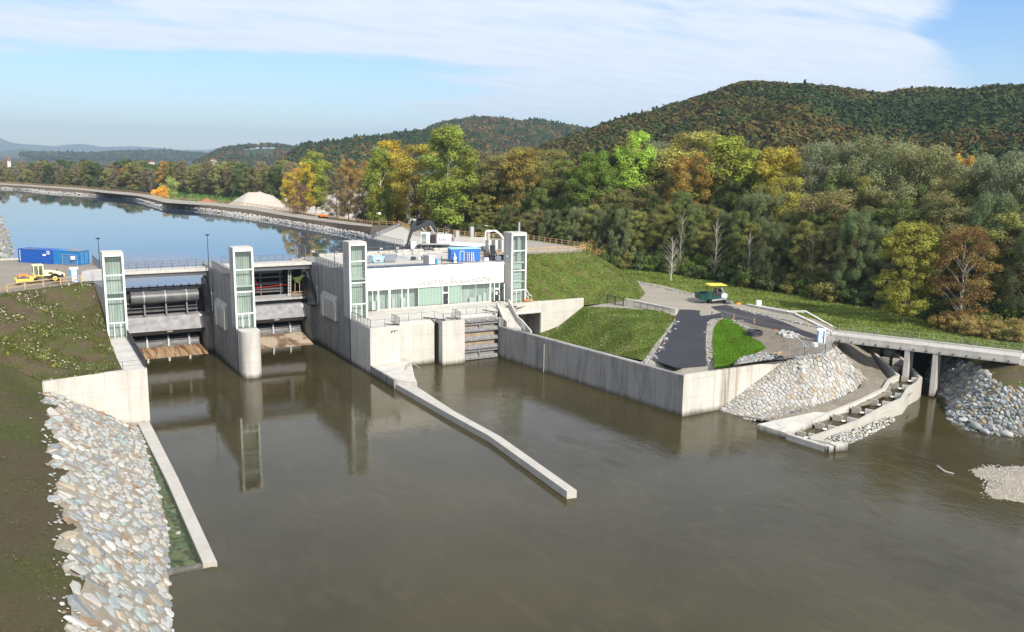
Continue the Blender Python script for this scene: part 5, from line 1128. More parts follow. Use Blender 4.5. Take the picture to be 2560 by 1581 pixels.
def proto(kind, H, nleaf, size, seed, bark='bark'):
    key = (kind, seed); rs = np.random.default_rng(seed+50)
    if key in PROTO: return PROTO[key]
    cl = crown(kind, H, seed); V, T = leaf_cloud(cl, nleaf, size)
    cm = raw_mesh('crown', V, 'leaf', tint=T); lm = limbs(H, cl, kind, rs); me = bpy.data.meshes.new('trunk'); me.from_pydata(lm.v, [], lm.f); me.polygons.foreach_set('use_smooth', [True]*len(me.polygons)); me.materials.append(MT[bark]); me.update()
    PROTO[key] = (cm, me, H); return PROTO[key]
def tree(name, label, cat, x, y, z, H, width, pr, col, group=None, rz=None):
    cm, tm, H0 = pr; t = thing(name, label, cat, (x, y, z), rz if rz is not None else random.uniform(0, 6.28), group); s = H/H0; t.scale = (s*width, s*width, s)
    c = obj_of(cm, 'crown', t); c.color = (*col, 1); obj_of(tm, 'trunk', t); return t
P_POP = [proto('poplar', 30, 21000, 0.36, 1, 'birch_bark'), proto('poplar', 30, 21000, 0.36, 2, 'birch_bark')]
P_WIL = [proto('willow', 26, 42000, 0.30, 3), proto('willow', 26, 42000, 0.30, 4)]
P_RND = [proto('round', 24, 26600, 0.31, 5), proto('round', 24, 26600, 0.31, 6), proto('round', 24, 23800, 0.31, 7)]
P_SPA = [proto('sparse', 24, 12600, 0.25, 8, 'bark'), proto('sparse', 24, 15399, 0.25, 9, 'bark'), proto('sparse', 24, 9100, 0.24, 10, 'bark')]
P_BSH = [proto('bush', 5, 2600, .26, 11), proto('bush', 5, 2600, .26, 12)]
DG = (.050, .070, .024); G = (.075, .115, .022); OLV = (.125, .120, .040); GRY = (.108, .122, .070); YG = (.145, .165, .032); YEL = (.26, .205, .03); ORG = (.30, .16, .03); RUS = (.20, .105, .035); BRN = (.105, .090, .050); GB = (.135, .165, .035); PUR = (.085, .050, .045)
def spec_tree(px, top, dist, pr, col, width, name, label, cat='tree', group=None, gz=6.9):
    x, y = bearing(px, dist); H = zat(px, top, x, y)-gz; return tree(name, label, cat, x, y, gz, H, width, pr, col, group)
# canopy trees that stand out in the photograph: bearing, crown top, distance
ST = [(788, 376, 400, P_POP[0], YG, 1.45, 'poplar_tree', 'yellow-green rounded tree standing alone above the brown trees beyond the dike'),
 (760, 405, 392, P_SPA[0], YEL, 1.0, 'tree', 'slim tree with yellow leaves on the left of the purple-brown one'),
 (748, 452, 345, P_SPA[2], PUR, 1.0, 'tree', 'small purple-brown tree beside the dike fence'),
 (722, 430, 385, P_SPA[1], YEL, .9, 'tree', 'small golden tree at the right end of the pale gravel heap'),
 (870, 395, 390, P_RND[1], (.17, .12, .04), .75, 'tree', 'orange-brown tree between the yellow-green tree and the poplars'),
 (838, 430, 370, P_SPA[0], BRN, 1.3, 'tree', 'bare-looking brown tree below the orange-brown one'),
 (925, 402, 360, P_SPA[1], (.20, .145, .045), 1.1, 'tree', 'thin tree with light orange leaves left of the tall poplars'),
 (905, 450, 330, P_SPA[2], BRN, 1.4, 'tree', 'thin twiggy brown tree just left of the dark poplar group'),
 (975, 346, 315, P_POP[0], YEL, 1.35, 'poplar_tree', 'tall poplar with a bright yellow top'),
 (950, 372, 308, P_POP[1], GB, 1.2, 'poplar_tree', 'green poplar in front of the yellow-topped one'),
 (1045, 358, 300, P_SPA[1], (.20, .17, .035), 1.5, 'tree', 'olive tree between the two tall poplars'),
 (1120, 318, 285, P_POP[1], GB, 1.55, 'poplar_tree', 'tallest bright green poplar with a white leaning trunk behind the excavator'),
 (1200, 372, 300, P_SPA[2], BRN, 1.5, 'tree', 'sparse grey-brown tree right of the tallest poplar'),
 (1255, 385, 290, P_SPA[0], OLV, 1.5, 'tree', 'thin olive-grey tree behind the lamp in the yard'),
 (1300, 368, 285, P_RND[2], (.15, .125, .035), .95, 'tree', 'broad olive-brown tree behind the tall right stair tower'),
 (1370, 372, 290, P_SPA[1], OLV, 1.7, 'tree', 'open olive tree on the right of the broad olive-brown one'),
 (1420, 400, 275, P_RND[0], DG, .8, 'tree', 'dark green tree behind the end of the timber fence'),
 (1482, 374, 255, P_RND[1], G, .95, 'tree', 'big rounded green tree left of the slim yellow-green one'),
 (1590, 322, 262, P_POP[0], (.17, .24, .04), 1.15, 'poplar_tree', 'slim yellow-green poplar standing highest right of the rounded green tree'),
 (1650, 350, 270, P_SPA[2], GRY, 1.5, 'tree', 'dull grey tree right of the slim yellow-green poplar'),
 (1735, 326, 262, P_SPA[1], (.19, .18, .05), 1.7, 'tree', 'tall olive-gold tree above the orange-yellow crown'),
 (1728, 378, 246, P_RND[0], (.175, .125, .032), .85, 'tree', 'orange-yellow crown among the yellow-green trees'),
 (1820, 344, 250, P_POP[1], YG, 1.5, 'poplar_tree', 'yellow-green poplar right of the orange-yellow crown'),
 (1880, 366, 244, P_POP[0], YG, 1.3, 'poplar_tree', 'yellow-green poplar in the middle of the yellow group'),
 (1945, 368, 240, P_RND[2], (.20, .175, .03), .95, 'tree', 'golden yellow tree beside the great grey-green willow'),
 (1975, 440, 222, P_SPA[1], (.17, .165, .035), 1.3, 'tree', 'lower yellow tree under the golden one'),
 (2085, 352, 232, P_WIL[0], GRY, .85, 'willow_tree', 'great grey-green willow with a domed crown, the left of the big willows'),
 (2190, 343, 228, P_WIL[1], (.115, .128, .062), .95, 'willow_tree', 'great grey-green willow with the highest dome, in the middle of the big willows'),
 (2310, 362, 222, P_WIL[0], (.12, .125, .058), .85, 'willow_tree', 'great olive-grey willow right of the highest willow dome'),
 (2405, 383, 240, P_RND[1], (.26, .17, .03), .5, 'tree', 'small orange crown showing between the willows'),
 (2430, 400, 216, P_WIL[1], (.11, .12, .06), .75, 'willow_tree', 'grey-green willow below the small orange crown'),
 (2520, 385, 205, P_WIL[0], GRY, .85, 'willow_tree', 'grey-green willow at the right edge of the photo'),
 (2600, 380, 200, P_WIL[1], GRY, .9, 'willow_tree', 'grey-green willow cut off by the right edge of the photo'),
 (2292, 555, 168, P_RND[2], (.145, .145, .03), 1.1, 'maple_tree', 'yellow-green maple in front of the dark wood'),
 (2080, 470, 205, P_SPA[2], (.13, .11, .05), 1.9, 'tree', 'twiggy olive-brown tree in front of the left big willow'),
 (2160, 520, 190, P_WIL[1], (.075, .10, .045), .55, 'willow_tree', 'dark green willow below the middle of the big willows'),
 (2500, 480, 180, P_WIL[0], (.07, .09, .042), .6, 'willow_tree', 'dark green willow behind the rust-brown tree')]
for a in ST: spec_tree(*a)
# rust tree with a clear stem, bare tree, orange bush
x, y = at(2396, 822, 7)[:2]; H = zat(2396, 560, x, y)-7
t = tree('tree', 'rust-brown tree with a bare pale stem at the edge of the meadow', 'tree', x, y, 6.9, H, 1.15, proto('round', 24, 13300, 0.31, 21, 'bark_pale'), (.115, .080, .030))
x, y = at(1677, 703, 7)[:2]; t = tree('bare_tree', 'small bare tree with a pale trunk at the bend of the track', 'tree', x, y, 6.9, 12.5, 1.1, proto('sparse', 24, 250, .3, 22, 'birch_bark'), OLV)
x, y = at(1858, 712, 7)[:2]; tree('bush', 'small orange bush at the foot of the dark wood behind the paver', 'bush', x+3, y+4, 6.9, 6, .9, P_BSH[0], (.22, .11, .02))
x, y = at(402, 500, 7)[:2]; tree('bush', 'bright orange-yellow bush beside the far dike fence', 'bush', x, y, 6.9, 12, .8, P_BSH[1], (.42, .25, .03)); tree('bush', 'green bush just behind the bright orange-yellow one', 'bush', x+8, y+14, 6.9, 17, .7, P_BSH[0], (.16, .20, .06))
x, y = bearing(1490, 236); tree('bush', 'orange-brown bush behind the rounded end of the timber fence', 'bush', x, y, 6.9, 9, .9, P_BSH[1], (.15, .105, .035))
# the wood behind: front wall of trees, lower layers, then rows behind (look-alikes share a label)
rnd = random.Random(5)
def fringe(px):   # distance of the front of the wood along a bearing
    X = [900, 1100, 1300, 1450, 1560, 1640, 1750, 1880, 2000, 2100, 2200, 2300, 2400, 2560, 2700]; D = [330, 290, 255, 238, 232, 228, 220, 207, 197, 191, 187, 182, 176, 173, 168]
    return float(np.interp(px, X, D))
LAB = {0: ('dark green tree in the wall of the wood', 'dark green trees in the wall of the wood'), 1: ('olive tree in the wall of the wood', 'olive trees in the wall of the wood'), 2: ('brownish thin tree in the wall of the wood', 'brownish trees in the wall of the wood'), 3: ('grey-green tree in the wall of the wood', 'grey-green trees in the wall of the wood')}
for i in range(165):
    px = 900+1750*(i+.5)/165+rnd.uniform(-12, 12); row = i % 3; dist = fringe(px)+(3, 14, 30)[row]+rnd.uniform(-2, 5)
    topy = np.interp(px, [900, 1300, 1500, 1700, 2000, 2300, 2600], [520, 520, 470, 500, 520, 530, 520])+(38, -8, -62)[row]+rnd.uniform(-35, 35)
    x, y = bearing(px, dist); H = max(8, zat(px, topy, x, y)-7); k = rnd.choices([0, 1, 2, 3], [3.6, 3.6, 1.8, 1.6] if px > 1350 else [2.5, 3, 3, .6])[0]
    pr = [rnd.choice(P_RND), P_SPA[1], rnd.choice(P_SPA), rnd.choice(P_WIL)][k]; c = [(.062, .080, .026), (.112, .118, .036), (.108, .100, .042), (.088, .104, .048)][k]; v = rnd.uniform(.75, 1.35); w = [.85, 1.1, 1.15, .72][k]*rnd.uniform(.85, 1.15)
    tree('tree', LAB[k][0], 'tree', x, y, 6.9, H, w*max(1, 15/H)**.5, pr, tuple(q*v for q in c), LAB[k][1])
P_BARE = [proto('sparse', 24, 800, .26, 31, 'bark_pale'), proto('sparse', 24, 500, .26, 32, 'bark_pale')]
for i in range(5):
    px = rnd.uniform(1450, 2300); x, y = bearing(px, fringe(px)-1.5+rnd.uniform(-1, 2)); tree('bare_tree', 'thin half bare tree with pale twigs at the front of the wood', 'tree', x, y, 6.9, rnd.uniform(9, 19), .9, rnd.choice(P_BARE), OLV, 'thin bare trees at the front of the wood')
for i in range(85):
    px = 1380+1260*(i+.5)/85+rnd.uniform(-8, 8); x, y = bearing(px, fringe(px)+rnd.uniform(-1.5, 3)); c = rnd.choice([DG, DG, G, OLV, (.06, .075, .03)])
    tree('bush', 'dark shrub in the undergrowth at the foot of the wood', 'bush', x, y, 6.9, rnd.uniform(4, 7.5), rnd.uniform(.8, 1.2), rnd.choice(P_BSH), c, 'dark shrubs at the foot of the wood')
for i in range(26):
    px = 2395+210*rnd.random(); d = fringe(px)-6-8*rnd.random(); x, y = bearing(px, d); tree('reed_clump', 'tall yellow-brown reeds and shrubs at the edge of the meadow on the right', 'reeds', x, y, 6.9, rnd.uniform(2.5, 4.8), 1.1, rnd.choice(P_BSH), rnd.choice([(.17, .13, .045), (.15, .125, .045), (.12, .12, .04)]), 'yellow-brown reeds on the right')
# row beyond the reservoir
FL = {0: ('grey-brown half bare tree in the long row beyond the reservoir', 'grey-brown trees beyond the reservoir'), 1: ('olive green tree in the long row beyond the reservoir', 'olive green trees beyond the reservoir'), 2: ('orange tree in the long row beyond the reservoir', 'orange trees beyond the reservoir'), 3: ('dark green tree in the long row beyond the reservoir', 'dark green trees beyond the reservoir')}
for i in range(100):
    px = -30+800*(i+.5)/100+rnd.uniform(-6, 6); row = i % 3; dist = float(np.interp(px, [0, 250, 420, 560, 700, 800], [860, 760, 680, 620, 530, 470]))+row*22+rnd.uniform(-5, 5)
    topy = 409+rnd.uniform(-9, 14)-(4 if row else 0); x, y = bearing(px, dist, 400); H = zat(px, topy, x, y)-7; k = rnd.choices([0, 1, 2, 3], [5.5, 3.5, .35, 2])[0]
    c = [(.125, .105, .065), (.12, .125, .045), (.22, .14, .04), (.055, .075, .03)][k]; v = rnd.uniform(.8, 1.25); tree('tree', FL[k][0], 'tree', x, y, 6.9, H, rnd.uniform(1.0, 1.35), [P_SPA[i % 3], P_RND[i % 3], P_SPA[1], P_RND[2]][k], tuple(q*v for q in c), FL[k][1])
for i in range(30):
    px = rnd.uniform(1100, 2600); x, y = bearing(px, rnd.uniform(300, 380)); topy = np.interp(px, [1100, 1400, 2000, 2600], [415, 400, 395, 390])+rnd.uniform(-10, 25); tree('tree', 'hardly visible tree top at the back of the wood', 'tree', x, y, 6.9, max(10, zat(px, topy, x, y)-7), 1.3, rnd.choice(P_RND), tuple(q*rnd.uniform(.8, 1.2) for q in rnd.choice([OLV, G, DG, BRN])), 'tree tops at the back of the wood')
# scrub, heaps and pale ground beyond the dike
sc = TIN([at(415, 505, 6.9), at(430, 475, 6.9), at(600, 470, 6.9), at(640, 500, 6.9), at(560, 512, 6.9)]); A, S, N = scatter(sc, 700, 1.5, 3.5, .5)
V, T = leaf_cloud([(a[0], a[1], a[2]+1.3, 1.7, 1.7, 1.6) for a in A], 14000, .7); me = raw_mesh('scrub', V, 'leaf', tint=T); o = obj_of(me, 'scrub'); o.color = (.075, .125, .035, 1); tag(o, kind='stuff')
def heap(name, base, H, m, label, cat):
    P = [at(x, y, 6.9) for x, y in base]; T = TIN(P, inner=[(sum(p[0] for p in P)/len(P)+dx, sum(p[1] for p in P)/len(P)+dy, 6.9+H*k) for dx, dy, k in ((0, 0, 1), (-6, 3, .95), (7, -3, .72))]); o = T.mesh(name, m, 2.5, .12); del o['kind']; rebase(o); tag(o, label, cat)
heap('gravel_heap', [(566, 512), (600, 521), (700, 524), (722, 518), (700, 508), (620, 502)], 8.0, 'gravel_white', 'large pale gravel heap beyond the dike', 'gravel heap')
heap('brick_rubble_heap', [(488, 509), (492, 511), (545, 513), (548, 510), (530, 506), (500, 505)], 3.4, 'heap_red', 'low orange-red heap of earth beyond the dike', 'earth heap')
flat('gravel_pit', [[at(690, 524, 7)[:2], at(960, 560, 7)[:2], at(1300, 560, 7)[:2], at(1290, 470, 7)[:2], at(900, 470, 7)[:2], at(700, 490, 7)[:2]]], 6.92, 'gravel_white')
# ---------------------------------------------------------------- hills with their woods
def tiles(kind, n):
    out = []
    for k in range(n):
        rs = np.random.default_rng(300+k)
        if kind == 'c':    # conifer
            m = 90; h = rs.uniform(0, 1, m)**.8; a = rs.uniform(0, 6.28, m); r = (1-h)*.34+.02; P = np.stack([r*np.cos(a), r*np.sin(a), h*1.0], 1); N = np.stack([np.cos(a), np.sin(a), np.full(m, .5)], 1)
        else:
            m = 110; d = rs.normal(size=(m, 3)); d /= np.linalg.norm(d, axis=1)[:, None]; d[:, 2] = np.abs(d[:, 2]); lob = 1+.22*np.sin(d[:, 0]*5+k)*np.cos(d[:, 1]*6+k*2); P = d*lob[:, None]*np.array([.55, .55, .5])+np.array([0, 0, .45]); N = d+rs.normal(size=(m, 3))*.3
        N /= np.linalg.norm(N, axis=1)[:, None]; out.append(quads(P, N, rs.uniform(.13, .26, m)))
    return out
TC, TD = tiles('c', 4), tiles('d', 6)
def hill_forest(name, ridge, dist, depth, base_y, ntree, size, pal, cf, fields=(), front=None, hz=0):
    # ridge: (px, y of the tree line); terrain falls from the ridge toward the viewer down to the plain
    px = np.array([r[0] for r in ridge], float); ry = np.array([r[1] for r in ridge], float); nx = 60; ny = 16; V = []; Fc = []
    xs = np.linspace(px[0], px[-1], nx); ys = np.interp(xs, px, ry); ph = np.random.default_rng(len(name)+int(dist)).uniform(0, 6, 6)
    for j in range(ny):
        u = j/(ny-1)      # 0 front foot .. 0.8 ridge .. 1 back
        for i in range(nx):
            D = dist-depth+depth*min(u/.8, 1)+(max(0, u-.8)/.2)*depth*.6; x, y = bearing(xs[i], D, 400); xr, yr = bearing(xs[i], dist, 400); zr = zat(xs[i], ys[i], xr, yr)-size*.9; zb = 6.5
            s = min(u/.8, 1); s = math.sin(s*math.pi/2)**1.15 if u <= .8 else 1-.6*((u-.8)/.2); rip = .55*(.06*math.sin(xs[i]*.012+ph[0]+u*5)+.04*math.sin(xs[i]*.03+ph[1]-u*7))*math.sin(min(u/.8, 1)*math.pi)
            V.append((x, y, zb+max(2, zr-zb)*max(0, s+rip)))
    for j in range(ny-1):
        for i in range(nx-1): a = j*nx+i; Fc.append((a, a+1, a+nx+1, a+nx))
    me = bpy.data.meshes.new('hill'); me.from_pydata(V, [], Fc); me.polygons.foreach_set('use_smooth', [True]*len(Fc)); me.materials.append(MT['hill_ground']); me.update(); h = obj_of(me, 'hill'); struct(h)
    if not ntree: return h
    VV = np.array(V).reshape(ny, nx, 3); n = ntree; fu = RNG.uniform(0, 12.4, n)*1.0; fi = RNG.uniform(0, nx-1.01, n); j = np.minimum(fu.astype(int), ny-2); i = fi.astype(int); a = fu-j; b = fi-i
    Pp = VV[j, i]*((1-a)*(1-b))[:, None]+VV[j, i+1]*((1-a)*b)[:, None]+VV[j+1, i]*(a*(1-b))[:, None]+VV[j+1, i+1]*(a*b)[:, None]
    pxx = xs[i]; yy = []
    nz = lambda q, f, k: np.sin(q[:, 0]*f+q[:, 1]*f*.7+k)+np.sin(q[:, 1]*f*1.3-q[:, 0]*f*.5+k*2)+.7*np.sin(q[:, 0]*f*2.7+k)
    mx = nz(Pp, .012, 1.0); isc = (nz(Pp, .008, 4.)*.3+RNG.normal(size=n)*.55+cf) > .5; keep = np.ones(n, bool)
    for (f0, f1, u0, u1) in fields: keep &= ~((pxx > f0) & (pxx < f1) & (fu/12. > u0) & (fu/12. < u1))
    Q, Cc = [], []; pal = np.array(pal)
    for k in np.nonzero(keep)[0]:
        sz = size*RNG.uniform(.75, 1.3); tl = TC[RNG.integers(4)] if isc[k] else TD[RNG.integers(6)]; ang = RNG.uniform(0, 6.28); c, s = math.cos(ang), math.sin(ang); v = tl*sz*(1, 1, 1.0 if not isc[k] else 1.15)
        Q.append(np.stack([v[:, 0]*c-v[:, 1]*s, v[:, 0]*s+v[:, 1]*c, v[:, 2]], 1)+Pp[k])
        if isc[k]: col = np.array((.025, .046, .022))*RNG.uniform(.7, 1.3)
        else:
            w = int(np.clip((mx[k]+2.2)/4.4*len(pal)+RNG.normal()*1.1, 0, len(pal)-1)); col = pal[w]*RNG.uniform(.7, 1.3)
        nf = len(tl)//4; Cc.append(np.clip(col*RNG.uniform(.75, 1.25, (nf, 1)), 0, 1))
    me = raw_mesh(name, np.concatenate(Q), 'forest', col=np.concatenate(Cc)); o = obj_of(me, name); tag(o, kind='stuff'); return h
AUT = [(.030, .050, .020), (.036, .056, .020), (.048, .064, .022), (.070, .070, .022), (.082, .068, .022), (.088, .064, .022), (.060, .068, .022), (.045, .062, .02), (.036, .052, .02)]
hill_forest('hillside_wood', [(1330, 385), (1380, 362), (1450, 342), (1550, 302), (1620, 290), (1700, 266), (1780, 244), (1850, 228), (1920, 222), (1990, 224), (2060, 230), (2140, 238), (2190, 246), (2260, 243), (2330, 240), (2400, 242), (2480, 235), (2560, 224), (2700, 214)], 900, 520, 400, 9500, 9.2, AUT, -.28)
hill_forest('hillside_wood', [(1040, 345), (1090, 312), (1130, 306), (1200, 299), (1260, 300), (1300, 308), (1330, 303), (1400, 314), (1470, 325), (1600, 330)], 2100, 700, 400, 3600, 14, [(.04, .06, .022), (.055, .07, .025), (.10, .085, .028), (.13, .08, .03), (.06, .07, .022)], -.1)
hill_forest('hillside_wood', [(700, 405), (760, 366), (800, 362), (850, 356), (900, 346), (950, 345), (1000, 335), (1060, 330), (1120, 330), (1200, 340)], 1500, 500, 400, 2600, 12, [(.035, .055, .02), (.05, .065, .022), (.12, .085, .028), (.05, .065, .022)], -.2)
hill_forest('hillside_wood', [(490, 408), (530, 385), (560, 371), (600, 366), (640, 361), (680, 360), (720, 366), (760, 370), (820, 375)], 2700, 600, 400, 1600, 15, [(.035, .055, .02), (.06, .065, .025), (.10, .07, .03)], -.3, fields=[(600, 690, .25, .95)])
hill_forest('far_wood', [(60, 412), (150, 404), (230, 386), (300, 380), (400, 378), (470, 382), (530, 388), (620, 398)], 5200, 900, 400, 1100, 30, [(.04, .055, .03), (.06, .065, .035)], -.5)
def ridge(name, pts, dist, m):
    V = []; F = []; n = len(pts)
    for k, (dd, f) in enumerate(((-2500, 0), (-900, .45), (0, 1), (1500, .7))):
        for (px, py) in pts:
            x, y = bearing(px, dist+dd, 400); xr, yr = bearing(px, dist, 400); z = zat(px, py, xr, yr); V.append((x, y, 0+(z)*f+(20*math.sin(px*.05+k) if 0 < f < 1 else 0)))
    for k in range(3):
        for i in range(n-1): a = k*n+i; F.append((a, a+1, a+n+1, a+n))
    me = bpy.data.meshes.new(name); me.from_pydata(V, [], F); me.polygons.foreach_set('use_smooth', [True]*len(F)); me.materials.append(MT[m]); me.update(); struct(obj_of(me, name))
ridge('mountains', [(-120, 330), (-50, 336), (0, 343), (15, 350), (30, 356), (60, 361), (90, 362), (140, 366), (170, 362), (200, 360), (230, 363), (260, 368), (330, 366), (400, 370), (450, 375), (520, 375), (570, 367), (640, 380), (760, 392)], 14000, 'far_blue_woods')
ridge('hills', [(-120, 378), (0, 380), (60, 372), (110, 384), (170, 392), (300, 397), (420, 400)], 9000, 'far_blue_woods')
# village behind the trees: church spire and pale houses
def house(px, py, dist, w, h, roofm, label, nm='house'):
    x, y = bearing(px, dist, 400); z = zat(px, py, x, y); t = thing(nm, label, 'house' if nm == 'house' else 'church', (x, y, 6)); MB().box(x-w/2, x+w/2, y-5, y+5, 6, z-h*.4).build('wall', 'wall_cream', t)
    MB().profy([(x-w/2-.5, z-h*.4), (x+w/2+.5, z-h*.4), (x, z)], y-5.5, y+5.5).build('roof', roofm, t); return t
for i, (px, py, lab) in enumerate(((112, 396, 'pale far house right of the church spire, beyond the row of trees'), (533, 392, 'pale far house with a red roof at the foot of the field hill'), (378, 398, 'tiny far house with a red roof between the tree tops'), (575, 399, 'small far house just above the tree tops below the field hill'))): house(px, py+4, 2000, 11, 9, 'roof_tile', lab)
t = thing('church', 'far village church with a slender red spire above the trees on the left', 'church', (*bearing(22, 2000, 400), 6)); x, y = bearing(22, 2000, 400); z = zat(22, 388, x, y)
MB().box(x-3, x+3, y-3, y+3, 6, z-12).build('tower', 'wall_cream', t); m = MB(); m.add([(x-3.4, y-3.4, z-12), (x+3.4, y-3.4, z-12), (x+3.4, y+3.4, z-12), (x-3.4, y+3.4, z-12), (x, y, z)], [(0, 1, 4), (1, 2, 4), (2, 3, 4), (3, 0, 4)]); m.build('spire', 'roof_tile', t)
# air
hz_ = MB().box(-15000, 21000, -2500, 21000, -4, 620).build('haze', 'black'); hm = bpy.data.materials.new('haze'); hm.use_nodes = True; nt = hm.node_tree
for n in list(nt.nodes): nt.nodes.remove(n)
ou = nt.nodes.new('ShaderNodeOutputMaterial'); pv = nt.nodes.new('ShaderNodeVolumePrincipled'); pv.inputs['Color'].default_value = (.64, .83, 1.0, 1); pv.inputs['Density'].default_value = 0.9e-4; pv.inputs['Anisotropy'].default_value = .2
nt.links.new(pv.outputs[0], ou.inputs['Volume']); hz_.data.materials.clear(); hz_.data.materials.append(hm); tag(hz_, kind='stuff')
# ---------------------------------------------------------------- site objects
FR = R(-29.5)      # machines standing square to the view
def lamp(px, py, z, top, label, head='cone'):
    x, y, _ = at(px, py, z); return lamp_xy(x, y, z, top, label, head)
def lamp_xy(x, y, z, top, label, head):
    t = thing('lamp_post', label, 'lamp post', (x, y, z), group='slim lamp posts'); MB().tube([(x, y, z), (x, y, top)], [.085, .05], 8).build('pole', 'rail_dark', t)
    if head == 'cone': MB().tube([(x, y, top-.05), (x, y, top+.18), (x, y, top+.24)], [.08, .42, .40], 14).build('lamp_head', 'steel_dark', t)
    else: MB().beam((x, y, top), (x-.9, y-.1, top+.12), .3, .10).build('lamp_head', 'white_paint' if head == 'pale' else 'steel_grey', t)
    return t
lamp_xy(11.57, 168.9, 15.0, 20.3, 'slim lamp post between the blue containers and the first stair tower', 'cone')
lamp_xy(28.76, 161.6, 15.25, 21.0, 'slim lamp post on the round-nosed pier', 'cone')
lamp_xy(52.0, 161.5, 15.2, 20.3, 'slim lamp post with a side arm, left of the stair tower at the power station', 'arm')
lamp_xy(84.6, 222.9, 13.8, 20.2, 'slim lamp post with a white head on the intake wing wall', 'pale')
x, y, _ = at(1219, 612, 15); lamp_xy(x, y, 15, zat(1220, 565, x, y), 'slim lamp post with a flat pale head beside the small lorry crane', 'pale')
MB().tube([(84.6, 222.9, 20.0), (84.6, 222.9, 20.35), (84.6, 222.9, 20.6)], [.2, .42, .18], 12).build('lamp_globe', 'white_paint', bpy.data.objects['lamp_post.003'])
def local_thing(name, label, cat, x, y, z, rz, group=None): return thing(name, label, cat, (x, y, z), rz, group)
def P_(mb, n, m, t, **k): return mb.build(n, m, t, local=True, **k)
def container(x, y, z, rz, L, m, label, group=None):
    t = local_thing('shipping_container', label, 'container', x, y, z, rz, group); w, h = 2.44, 2.55
    mb = MB(); n = int(L/.28)
    for k in range(n): a = L*k/n; b = L*(k+.5)/n; mb.box(a, b, -.02, 0, .15, h-.1); mb.box(a, b, w, w+.02, .15, h-.1)
    mb.box(0, L, 0, w, .12, h-.03); P_(mb, 'body', m, t)
    mb = MB()
    for a, b in ((0, 0), (L, 0), (0, w), (L, w)): mb.box(a-.06, a+.06, b-.06, b+.06, 0, h)
    for zz in (.06, h-.05): mb.box(-.05, L+.05, -.05, .03, zz-.06, zz+.06); mb.box(-.05, L+.05, w-.03, w+.05, zz-.06, zz+.06); mb.box(-.05, .03, 0, w, zz-.06, zz+.06); mb.box(L-.03, L+.05, 0, w, zz-.06, zz+.06)
    P_(mb, 'frame', m, t); return t
a = Vector(at(48, 656, 15)); b = Vector(at(134.5, 660.5, 15)); rz = math.atan2(b.y-a.y, b.x-a.x)
t = container(a.x, a.y, 15, rz, (b-a).length, 'blue_dark', 'dark blue shipping container, the left of the two by the reservoir'); L = (b-a).length
P_(MB().box(L-1.35, L-.75, -.06, -.03, 1.75, 2.35), 'notice', 'white_paint', t); P_(MB().box(L-1.2, L-.9, -.075, -.06, 1.9, 2.2), 'window', 'black', t); P_(MB().box(L-2.3, L-1.6, -.06, -.03, 1.45, 1.75), 'notice', 'white_paint', t)
for k in range(7): P_(MB().box(.28, .46, -.06, -.03, .35+k*.3, .55+k*.3), 'lettering', 'cream_paint', t)
P_(MB().box(1.0, 4.0, .3, .6, 2.53, 2.58), 'plank', 'timber_old', t)
a = Vector(at(135, 660.5, 15)); b = Vector(at(198.5, 664, 15)); c = Vector(at(224.5, 659, 15)); rz = math.atan2(b.y-a.y, b.x-a.x); L = (b-a).length
t = container(a.x, a.y, 15, rz, L, 'blue_mid', 'bright blue corrugated container with planks on its roof, beside the dark blue one')
P_(MB().box(L+.06, L+.09, .15, 1.2, .15, 2.4), 'door', 'blue_mid', t); P_(MB().box(L+.06, L+.09, 1.25, 2.3, .15, 2.4), 'door', 'blue_mid', t)
for k in (.5, .9, 1.5, 1.9): P_(MB().box(L+.09, L+.12, k, k+.04, .2, 2.4), 'lock_rod', 'steel_light', t)
P_(MB().box(2.4, L-.2, .4, 1.9, 2.53, 2.62), 'plank', 'timber_old', t); P_(MB().box(-.3, -.02, .1, .7, 0, 1.1), 'cabinet', 'black', t)
# mesh fence panel in front of it
def site_fence(p, q, z, h, label, group=None, dz=0):
    t = thing('mesh_fence_panel', label, 'fence panel', (p[0], p[1], z), group=group); a = Vector((p[0], p[1], z)); b = Vector((q[0], q[1], z+dz)); up = Vector((0, 0, h)); m = MB()
    m.beam(a, a+up, .05, .05); m.beam(b, b+up, .05, .05); m.beam(a+up, b+up, .05, .05); m.beam(a+Vector((0, 0, .15)), b+Vector((0, 0, .15)), .05, .05); m.build('frame', 'galvanised', t)
    w = MB(); n = 16
    for k in range(1, n): c = a.lerp(b, k/n); w.beam(c+Vector((0, 0, .15)), c+up, .012, .012)
    for k in range(1, 5): w.beam(a+up*k/5, b+up*k/5, .012, .012)
    w.build('wire_mesh', 'galvanised', t); return t
p = at(157, 662, 15); q = at(194, 665, 15); t = site_fence(p, q, 15, 1.95, 'mesh fence panel with a white notice in front of the bright blue container')
n0 = Vector(p).lerp(Vector(q), .72); MB().box(n0.x-.35, n0.x+.35, n0.y-.08, n0.y-.03, 16.1, 16.7).build('notice', 'white_paint', t)
